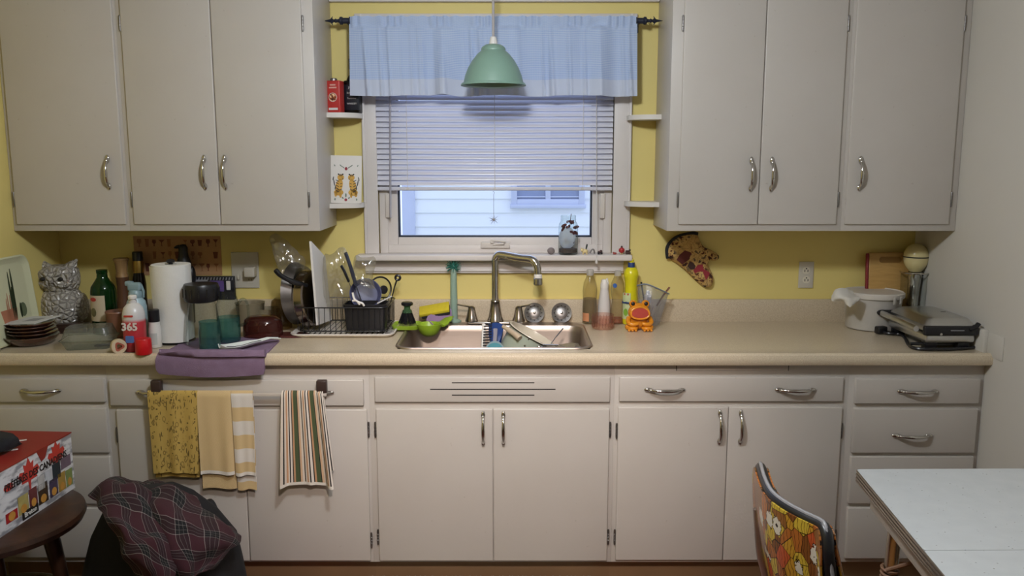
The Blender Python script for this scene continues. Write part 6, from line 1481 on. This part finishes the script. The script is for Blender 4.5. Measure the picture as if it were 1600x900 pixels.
# ================================================================== round stool with cracker box
SZ0 = .50; scx, scy, srad = -1.655, -1.13, .272
M_dw = wood('dark_stool_wood', '#2a1a12', '#43291b', .35, (3, 3, 1), 6)
st = thing('round_stool', 'dark wooden round stool at the lower left holding the cracker box', 'stool', (scx, scy, 0))
MB().lathe([(0, SZ0 - .045), (srad * .90, SZ0 - .045), (srad * .97, SZ0 - .036), (srad, SZ0 - .018), (srad * .985, SZ0 - .004), (srad * .95, SZ0), (0, SZ0)], seg=56).build('seat', M_dw, st)
for a in (.6, 2.17, 3.74, 5.3):
    p0 = Vector((.15 * cos(a), .15 * sin(a), SZ0 - .04)); p1 = Vector((.215 * cos(a), .215 * sin(a), .0))
    P_ = [p0 + (p1 - p0) * t for t in (0, .1, .2, .35, .5, .62, .7, .8, .92, 1)]; MB().tube(P_, [.02, .022, .026, .024, .022, .026, .02, .019, .016, .014], 12).build('leg', M_dw, st)
MB().tube([(.192 * cos(a), .192 * sin(a), .20) for a in [2 * pi * i / 40 for i in range(40)]], .011, 8, True).build('ring_stretcher', M_dw, st)
# box
C0 = onz(117.5, 762, SZ0); Lb, Wb = .52, .30; hB = at(113, 677, C0.y).z - SZ0
E0 = onz(0, 841, SZ0); dy = (E0 - C0); dy.z = 0; dy.normalize(); dxv = Vector((dy.y, -dy.x, 0))
if dxv.x > 0: dxv = -dxv
box = thing('cracker_box', 'large red and white cardboard cracker carton lying on the stool', 'box', (C0.x, C0.y, SZ0 + .0005), math.atan2(-dy.x, dy.y) + pi if False else 0)
BM = frame3((0, 0, 0), dy, (0, 0, 1))      # printed side: x along the side towards the camera
# faces built as a carton in local axes e1=dy (length), e2=dxv (width), z
def BP(a, b_, z): return dy * a + dxv * b_ + Vector((0, 0, z))
M_boxred = pm('red_carton_print', '#86241f', .4, var=.1, scale=6)
k = NT('white_carton_print'); k.set(.4); v = k.coord(); wv = k.noise(k.coord(scale=(1, 3, 9), rot=(.5, 0, 0)), 5, 3)
k.col(k.ramp(wv, [(.40, '#8d8d92'), (.52, '#d4d4d6'), (.7, '#dededf')])); M_boxw = k.m
b = MB(); b._add([BP(0, 0, 0), BP(Lb, 0, 0), BP(Lb, Wb, 0), BP(0, Wb, 0), BP(0, 0, hB), BP(Lb, 0, hB), BP(Lb, Wb, hB), BP(0, Wb, hB)], [(0, 1, 2, 3), (0, 3, 7, 4), (1, 2, 6, 5), (2, 3, 7, 6), (0, 1, 5, 4)])
b.build('carton', M_boxw, box)
b = MB(); b._add([BP(-.002, -.002, hB), BP(Lb + .002, -.002, hB), BP(Lb + .002, Wb + .002, hB), BP(-.002, Wb + .002, hB), BP(-.002, -.002, hB + .004), BP(Lb + .002, -.002, hB + .004), BP(Lb + .002, Wb + .002, hB + .004), BP(-.002, Wb + .002, hB + .004)], [(0, 1, 2, 3), (4, 5, 6, 7), (0, 1, 5, 4), (1, 2, 6, 5), (2, 3, 7, 6), (3, 0, 4, 7)])
b.build('top_flap', M_boxred, box)
# printed side, text reads from the camera end to the far end
TX = -dy; nrm_ = -dxv
def side(a, z): return BP(a, 0, z) + nrm_ * .0012
def sprint(name, poly, mat, lift=0.):
    """poly in (distance from far edge, height)"""
    M_ = frame3(BP(0, 0, 0) + nrm_ * (.0006 + lift), TX, (0, 0, 1)); MB().prism([(-a, z) for a, z in poly], 0, .0006, M_).build(name, mat, box)
def leafpoly(cx, cz, s): return [(cx + s * x, cz + s * y) for x, y in ((0, 1), (.2, .6), (.45, .72), (.38, .3), (.75, .38), (.9, .12), (.6, -.15), (.68, -.3), (.12, -.32), (.05, -.8), (-.05, -.8), (-.12, -.32), (-.68, -.3), (-.6, -.15), (-.9, .12), (-.75, .38), (-.38, .3), (-.45, .72), (-.2, .6))]
sprint('leaf_print', leafpoly(.09, hB * .76, .052), M_red); sprint('leaf_print', leafpoly(.235, hB * .70, .058), M_red)
sprint('red_tear_tab', [(.13, hB), (.19, hB), (.17, hB * .80), (.15, hB * .83)], M_boxred)
TM_ = lambda a, z, l=.0018: frame3(BP(a, 0, z) + nrm_ * l, TX, (0, 0, 1))
text('PRÉFÉRÉS DES CANADIENS', .031, M_ink, box, TM_(.195, hB * .70), world=False, bold=.0006, sx=.86)
cols = [('#4b3d55', .06), ('#1e2a33', .115), ('#c9c9cc', .165), ('#c7c2b8', .205)]
for i, (a0, a1, z0, z1, c) in enumerate(((.015, .070, .46, .66, '#6a5a68'), (.075, .118, .36, .64, '#1d2a34'), (.122, .158, .36, .60, '#b9bcc2'), (.162, .198, .34, .58, '#b4b2b0'), (.012, .048, .10, .40, '#7a8a50'), (.052, .092, .10, .42, '#a08038'), (.096, .140, .10, .40, '#3f3550'), (.150, .200, .10, .44, '#3a2a1c'), (.205, .245, .14, .46, '#6a3436'), (.250, .300, .14, .44, '#a89a5c'), (.305, .36, .14, .30, '#a3262a'))):
    sprint('cracker_packet_print', [(a0, hB * z0), (a1, hB * z0), (a1, hB * z1), (a0, hB * z1)], pm('packet_print_%d' % i, c, .4, var=.35, scale=45), .0002)
    if i >= 4: sprint('cracker_picture', E_((a0 + a1) / 2, hB * (z0 + .08), (a1 - a0) * .30, .014), pm('cracker_gold', '#c08a3c', .6, var=.2, scale=60), .0008)
text('Breton', .022, M_white, box, TM_(.245, hB * .10, .0022), world=False, bold=.0005); sprint('dark_band', [(.205, hB * .03), (.285, hB * .03), (.285, hB * .17), (.205, hB * .17)], M_ink, .0004)
text('SACHETS FRAÎCHEUR', .013, M_red, box, TM_(.30, hB * .035), world=False) if False else None
sprint('red_oval', E_(.335, hB * .70, .022, .012), M_red)
for i in range(2): MB().box(BP(.10 + i * .09, .12 - i * .03, hB + .0046), (.05, .012, .0008), rot=.5).build('white_lettering_bar', M_white, box)
text('Crackers', .05, M_white, box, frame3(BP(.22, .16, hB + .0046), TX * 1.0, -dxv * -1.0) if False else frame3(BP(.22, .14, hB + .0046), (1, 0, 0), (0, 1, 0)), world=False, depth=.0003) if False else None
# dark glove on the box
G = patch([[onz(-30, 672, SZ0 + hB + .02), onz(0, 679, SZ0 + hB + .03), onz(20, 683, SZ0 + hB + .03)], [onz(-30, 690, SZ0 + hB + .03), onz(0, 692, SZ0 + hB + .045), onz(24, 688, SZ0 + hB + .03)], [onz(-30, 712, SZ0 + hB + .02), onz(0, 705, SZ0 + hB + .022), onz(30, 690, SZ0 + hB + .012)]], 6, 6)
o = MB().sheet(G, .012).build('dark_cloth', pm('charcoal_knit', '#15151a', .95, bump=.4, bscale=200), angle=80); tag(o, 'folded charcoal cloth lying on the red box top', 'cloth')

# ================================================================== plaid shirt over a dark bag
k, uv, U, V = uvmat('maroon_plaid_flannel', .95)
def per(c, p, stops): return k.ramp(k.math('FRACT', k.math('DIVIDE', c, p)), stops, True)
dk = [(0, 0.), (.12, 1.), (.50, 0.)]; wl = [(0, 0.), (.10, 1.), (.12, 0.), (.23, .6), (.245, 0.), (.36, .6), (.375, 0.), (.49, 1.), (.51, 0.)]
PW = .120
dsum = k.math('MULTIPLY', k.math('ADD', per(U, PW, dk), per(V, PW, dk)), .52); wsum = k.math('MULTIPLY', k.math('ADD', per(U, PW, wl), per(V, PW, wl)), .36)
k.col(k.mix(k.math('MINIMUM', wsum, 1.), k.mix(dsum, '#34111a', '#09090c'), '#9c9590')); k.bump(k.noise(uv, 250, 2), .3, .002); M_plaid = k.m
navy = thing('navy_bag', 'dark navy bag standing on the floor under the plaid shirt', 'bag', (at(250, 880, -.98).x, -.98, 0))
b = MB(); bx0_, bx1_ = at(134, 860, -1.1).x, at(370, 860, -1.0).x; bc = (bx0_ + bx1_) / 2; bwid = bx1_ - bx0_
ringsN = []
for (z, sx_, sy_) in ((0.001, .92, .9), (.06, 1.0, 1.0), (.22, 1.0, 1.0), (.32, .94, .92), (.42, .74, .75), (.50, .5, .55), (.535, .25, .3)):
    r = []
    for x, y in rrect(bwid * sx_, .42 * sy_, .09 * min(sx_, sy_), 6):
        q = Vector((bc + x - .05 * (z / .5) * 1.0, -1.0 + y, z)); q += Vector((1, 1, .3)) * .018 * mnoise.noise(q * 9) * (1 if z > .01 else 0); r.append(b.bm.verts.new(q))
    ringsN.append(r)
for A_, B_ in zip(ringsN, ringsN[1:]):
    for i in range(len(A_)): j = (i + 1) % len(A_); b.bm.faces.new([A_[i], A_[j], B_[j], B_[i]])
b.bm.faces.new(ringsN[0][::-1]); b.bm.faces.new(ringsN[-1]); b.build('bag', pm('navy_nylon', '#080a11', .85, bump=.3, bscale=30), navy, True, 60)
MB().tube(smooth([at(316, 790, -.86), at(328, 783, -.86), at(337, 800, -.88), at(338, 815, -.92)], 5), .012, 8, flat=.6).build('strap', M_black, navy, True)
sh = thing('plaid_shirt', 'maroon and black plaid flannel shirt draped over the dark bag', 'shirt', at(260, 800, -1.1))
def crumple(G, a, f, seed):
    for r in G:
        for q in r: d_ = Vector((mnoise.noise(q * f + Vector((seed, 0, 0))), mnoise.noise(q * f + Vector((0, seed, 0))) * 1.4, mnoise.noise(q * f + Vector((0, 0, seed))))); q += d_ * a
    return G
G = patch([[at(218, 752, -.86), at(250, 747, -.84), at(290, 765, -.84), at(330, 795, -.84), at(350, 815, -.84)],
           [at(225, 762, -1.0), at(258, 762, -1.02), at(300, 785, -1.02), at(335, 810, -.98), at(362, 828, -.92)],
           [at(236, 790, -1.12), at(266, 800, -1.16), at(300, 815, -1.14), at(340, 830, -1.08), at(378, 844, -1.0)],
           [at(250, 825, -1.18), at(275, 840, -1.22), at(305, 848, -1.2), at(335, 856, -1.16), at(360, 858, -1.08)],
           [at(264, 860, -1.22), at(285, 878, -1.25), at(305, 885, -1.22), at(325, 882, -1.18), at(350, 868, -1.12)],
           [at(276, 905, -1.24), at(292, 912, -1.26), at(305, 905, -1.24), at(318, 898, -1.22), at(330, 892, -1.16)]], 8, 8)
MB().sheet(crumple(crumple(G, .030, 7, 1), .011, 17, 2), .006, .42, .56).build('body', M_plaid, sh, True, 80)
G = patch([[at(146, 768, -1.0), at(165, 752, -.95), at(190, 748, -.9), at(222, 750, -.88), at(246, 757, -.9)],
           [at(140, 790, -1.12), at(168, 772, -1.1), at(195, 768, -1.08), at(222, 772, -1.08), at(248, 790, -1.1)],
           [at(158, 800, -1.2), at(176, 796, -1.22), at(205, 800, -1.22), at(230, 808, -1.22), at(254, 825, -1.2)],
           [at(176, 815, -1.25), at(192, 822, -1.28), at(216, 835, -1.28), at(240, 845, -1.27), at(262, 862, -1.24)],
           [at(194, 855, -1.28), at(210, 862, -1.3), at(230, 870, -1.3), at(250, 880, -1.29), at(270, 890, -1.26)],
           [at(212, 905, -1.29), at(226, 912, -1.31), at(244, 915, -1.31), at(260, 915, -1.3), at(275, 912, -1.27)]], 8, 8)
MB().sheet(crumple(crumple(G, .034, 7, 4), .012, 17, 5), .006, .36, .52).build('sleeve', M_plaid, sh, True, 80)

# ================================================================== dinette table
ZT = .75
k = NT('speckled_white_formica'); k.set(.22); v = k.coord(); s1 = k.ramp(k.voro(v, 70, 'F1'), [(0, 1.), (.10, 1.), (.14, 0.)]); s2 = k.ramp(k.noise(v, 40, 3), [(.5, 0.), (.6, 1.)])
k.col(k.mix(k.math('MULTIPLY', k.math('MULTIPLY', s1, s2), .8), k.mix(k.noise(v, 20, 3), '#bfc3c6', '#cdd1d3'), '#6e6862')); M_form = k.m
c0 = onz(1338, 733, ZT); e0 = onz(1471, 893, ZT); dl = (e0 - c0); dl.z = 0; dl.normalize(); Lt = 1.15
P00 = c0; P01 = c0 + dl * Lt; xr1 = WR - .012
P10 = Vector((xr1, onz(1600, 731.5, ZT).y, ZT)); P11 = Vector((xr1, P01.y, ZT))
tab = thing('dinette_table', 'white speckled laminate dinette table with ribbed chrome edge at lower right', 'table', ((P00.x + P11.x) / 2, (P00.y + P11.y) / 2, 0))
def rounded(pts, r, n=5):
    out = []; m_ = len(pts)
    for i in range(m_):
        a, b_, c_ = pts[i - 1], pts[i], pts[(i + 1) % m_]; u = (a - b_).normalized() * r; w_ = (c_ - b_).normalized() * r
        for k_ in range(n + 1): t = k_ / n; out.append((b_ + u) * (1 - t) ** 2 + b_ * 2 * t * (1 - t) + (b_ + w_) * t ** 2)
    return out
seam = (onz(1463, 861, ZT) - c0).dot(dl)
qa, qb = c0 + dl * seam, Vector((xr1, (c0 + dl * seam).y + .012, ZT))
for nm, pts, rad in (('tabletop', [P00, P10, qb + Vector((0, .0008, 0)), qa - dl * .0008], .012), ('table_leaf', [qa + dl * .0008, qb - Vector((0, .0008, 0)), P11, P01], .004)):
    out = rounded(pts, rad); MB().prism([(q.x, q.y) for q in out], ZT - .028, ZT).build(nm, M_form, tab, True)
out = rounded([P00, P10, P11, P01], .014, 6)
for k_, (zz, r) in enumerate(((ZT - .004, .0035), (ZT - .013, .004), (ZT - .023, .004), (ZT - .031, .0035))): MB().tube([Vector((q.x, q.y, zz)) for q in out], r, 8, True).build('edge_rib', metal('ribbed_aluminium', '#a59c90', .3), tab, True)
ins = .035; cx_, cy2 = (P00.x + P11.x) / 2, (P00.y + P11.y) / 2
ap = [P00 + Vector((ins, -ins - .01, 0)), P10 + Vector((-ins, -ins, 0)), P11 + Vector((-ins, ins, 0)), P01 + Vector((ins, ins, 0))]
M_apr = pm('cream_apron', '#b8ae9e', .4)
for i in range(4):
    a, b_ = ap[i], ap[(i + 1) % 4]; d_ = (b_ - a); L = d_.length; an = math.atan2(d_.y, d_.x); MB().box((a + b_) / 2 - Vector((0, 0, .065)), (L, .018, .066), rot=an, bev=.002).build('apron', M_apr, tab, True)
M_brass = metal('brassy_chrome_leg', '#c6c0b2', .22)
pl = [onz(1386, 815, .64), P10 + Vector((-.08, -.08, -.1)), P11 + Vector((-.08, .08, -.1)), P01 + Vector((.08, .08, -.1))]
pl[0] = Vector((P00.x + .085, P00.y - .085, .65))
for i, q in enumerate(pl):
    MB().tube([(q.x, q.y, ZT - .035), (q.x - (.012 if i in (0, 3) else -.012), q.y, .35), (q.x - (.02 if i in (0, 3) else -.02), q.y, .001)], [.019, .018, .014], 14).build('leg', M_brass, tab, True)
lq = pl[0]
rt = thing('rattan_wrap', 'brown rattan cord wound around the nearest visible table leg', 'cord', (lq.x, lq.y, .45))
M_rat = pm('rattan_brown', '#7d5b42', .6)
MB().tube([Vector((lq.x - .010 + .0215 * cos(t), lq.y + .0215 * sin(t), .50 - t * .0022)) for t in [i * .5 for i in range(90)]], .0045, 6).build('coil', M_rat, rt, True)
MB().tube(smooth([Vector((lq.x - .028, lq.y - .015, .495)), Vector((lq.x + .05, lq.y - .03, .53)), Vector((lq.x + .14, lq.y - .06, .585)), Vector((lq.x + .22, lq.y - .10, .60))], 6), .006, 8).build('upper_strand', M_rat, rt, True)
MB().tube(smooth([Vector((lq.x - .030, lq.y - .02, .41)), Vector((lq.x + .06, lq.y - .04, .44)), Vector((lq.x + .14, lq.y - .06, .52)), Vector((lq.x + .22, lq.y - .10, .60))], 6), .006, 8).build('lower_strand', M_rat, rt, True)

# ================================================================== floral chair
k, uv, U, V = uvmat('orange_floral_vinyl', .22)
ce = k.voro(uv, 24, 'DISTANCE_TO_EDGE'); cc = k.n('ShaderNodeTexVoronoi'); k.l(uv, cc.inputs['Vector']); cc.inputs['Scale'].default_value = 24
sp3 = k.n('ShaderNodeSeparateColor'); k.l(cc.outputs['Color'], sp3.inputs[0])
base = k.ramp(sp3.outputs[0], [(0, '#7a4a22'), (.22, '#a5622a'), (.42, '#b98a2c'), (.60, '#c4a83a'), (.80, '#8a5a2a'), (.92, '#b5522c')], True)
ray_ = k.n('ShaderNodeTexWave'); ray_.wave_type = 'BANDS'; k.l(uv, ray_.inputs['Vector']); ray_.inputs['Scale'].default_value = 24; ray_.inputs['Distortion'].default_value = 8
base = k.mix(k.ramp(ray_.outputs['Fac'], [(.86, 0.), (.95, .7)]), base, '#3a2210')
base = k.mix(k.ramp(ce, [(0, 1.), (.012, 1.), (.022, 0.)]), base, '#20140c')
fl = k.n('ShaderNodeTexVoronoi'); k.l(uv, fl.inputs['Vector']); fl.inputs['Scale'].default_value = 15; fl.inputs['Randomness'].default_value = .9
pf = k.noise(uv, 95, 1); fd = k.math('ADD', fl.outputs['Distance'], k.math('MULTIPLY', k.math('SUBTRACT', pf, .5), .32))
base = k.mix(k.ramp(fd, [(0, 0.), (.295, 0.), (.30, 1.), (.33, 1.), (.335, 0.)], True), base, '#1d120c')
base = k.mix(k.ramp(fd, [(0, 0.), (.07, 1.), (.295, 0.)], True), base, '#cfc8ba'); base = k.mix(k.ramp(fd, [(0, 1.), (.07, 0.)], True), base, '#2a1c14')
k.col(base); M_flor = k.m
ZCH = .82
plan = smooth([onz(a, b_, ZCH) for a, b_ in ((1187, 717), (1193, 745), (1205, 772), (1225, 790), (1255, 807), (1284, 821), (1296, 832))], 5)
ch = thing('dinette_chair', 'retro dinette chair in orange and yellow floral vinyl beside the table', 'chair', (.86, -1.72, 0))
nP = len(plan)
def edge_drop(s): return .045 * (max(0, (s - .84) / .16) ** 2.2 + max(0, (.12 - s) / .12) ** 2.2)
def back_pt(s, t, off):
    i = s * (nP - 1); a = int(min(i, nP - 2)); q = plan[a].lerp(plan[a + 1], i - a); tg = (plan[a + 1] - plan[a]).normalized(); nr = Vector((-tg.y, tg.x, 0))
    if nr.x < 0: nr = -nr
    mid = .92 + .08 * (1 - t)
    return Vector((q.x, q.y, 0)) + nr * (off + .055 * t) + Vector((0, 0, ZCH - edge_drop(s) - t * .36))
n1, n2 = 30, 10
BK = [[back_pt(j / n1, i / n2, -.012 - .010 * sin(pi * min(1, i / n2 * 1.2 + .05))) for j in range(n1 + 1)] for i in range(n2 + 1)]
FR = [[back_pt(j / n1, i / n2, .012 + .014 * sin(pi * min(1, i / n2 + .05))) for j in range(n1 + 1)] for i in range(n2 + 1)]
MB().sheet(BK, .004, .46, .36).build('backrest_rear', M_flor, ch, True, 70); MB().sheet(FR, -.004, .46, .36).build('backrest_front', M_flor, ch, True, 70)
edge = [back_pt(0, 1 - i / 8, 0) for i in range(8)] + [back_pt(j / n1, 0, 0) for j in range(n1 + 1)] + [back_pt(1, (i + 1) / 8, 0) for i in range(8)]
MB().tube([q + Vector((0, 0, .000)) for q in edge], .0135, 10).build('black_welt', M_black, ch, True)
for dz in (.0,):
    up_ = [q + Vector((-.002, -.001, .0125)) for q in edge[8:-8]]; up_ = [edge[7] + Vector((-.012, .006, 0))] + up_ + [q + Vector((.0, -.0135, .0)) for q in edge[-8:]]
    MB().tube(up_, .0046, 8).build('chrome_welt', pm('light_grey_welt', '#8d8c90', .25), ch, True)
seat = rounded([Vector((.70, -1.52, 0)), Vector((1.10, -1.50, 0)), Vector((1.10, -1.93, 0)), Vector((.72, -1.93, 0))], .06, 5)
b = MB(); Rg = []
cs_ = Vector((.905, -1.72, 0))
for z, f in ((.425, .96), (.432, 1.0), (.455, 1.0), (.470, .95), (.476, .6)): Rg.append([b.bm.verts.new((cs_.x + (q.x - cs_.x) * f, cs_.y + (q.y - cs_.y) * f, z)) for q in seat])
for A_, B_ in zip(Rg, Rg[1:]):
    for i in range(len(A_)): j = (i + 1) % len(A_); b.bm.faces.new([A_[i], A_[j], B_[j], B_[i]])
b.bm.faces.new(Rg[0][::-1]); b.bm.faces.new(Rg[-1]); b.build('seat', pm('orange_brown_vinyl', '#9a6428', .3, var=.3, scale=30), ch, True)
M_leg = metal('grey_steel_frame', '#c5bfba', .35)
for yy in (-1.53, -1.91):
    MB().tube(smooth([Vector((.655, yy, .70)), Vector((.668, yy, .58)), Vector((.69, yy, .46)), Vector((.66, yy, .2)), Vector((.63, yy, .001))], 5), .0125, 10).build('leg', M_leg, ch, True)
    MB().tube(smooth([Vector((1.06, yy, .43)), Vector((1.09, yy, .2)), Vector((1.10, yy, .001))], 5), .0125, 10).build('leg', M_leg, ch, True)
    MB().tube([Vector((.70, yy, .42)), Vector((1.06, yy, .42))], .010, 10).build('seat_rail', M_leg, ch, True)

# ================================================================== rag rug in front of the sink
k, uv, U, V = uvmat('grey_rag_rug', .95); k.col(k.mix(k.noise(uv, 60, 3), '#5b504a', '#9a918b')); k.bump(k.noise(uv, 200, 2), .6, .006)
r0, r1 = onz(578, 893, .006).x, onz(928, 893, .006).x; ry1_, ry0_ = -.565, -1.15
rug = thing('rag_rug', 'grey woven rug with fringe on the floor in front of the sink', 'rug', ((r0 + r1) / 2, (ry0_ + ry1_) / 2, 0))
MB().sheet([[Vector((r0 + (r1 - r0) * j / 30, ry1_ + (ry0_ - ry1_) * i / 16 - .03, .010 + .002 * mnoise.noise(Vector((j, i, 0))))) for j in range(31)] for i in range(17)], .007, r1 - r0, .6).build('rug', k.m, rug, True)
fm = MB().tube([(0, 0, .006), (.002, .016, .007), (0, .030, .003)], .0032, 6).mesh('fringe_tassel', pm('rug_fringe', '#a39a96', .95))
rr = random.Random(8)
for i in range(46): inst('fringe_tassel', fm, rug, wloc(rug, (r0 + (r1 - r0) * (i + .5) / 46, ry1_ - .034, .0)) @ Matrix.Rotation(rr.uniform(-.4, .4), 4, 'Z'))
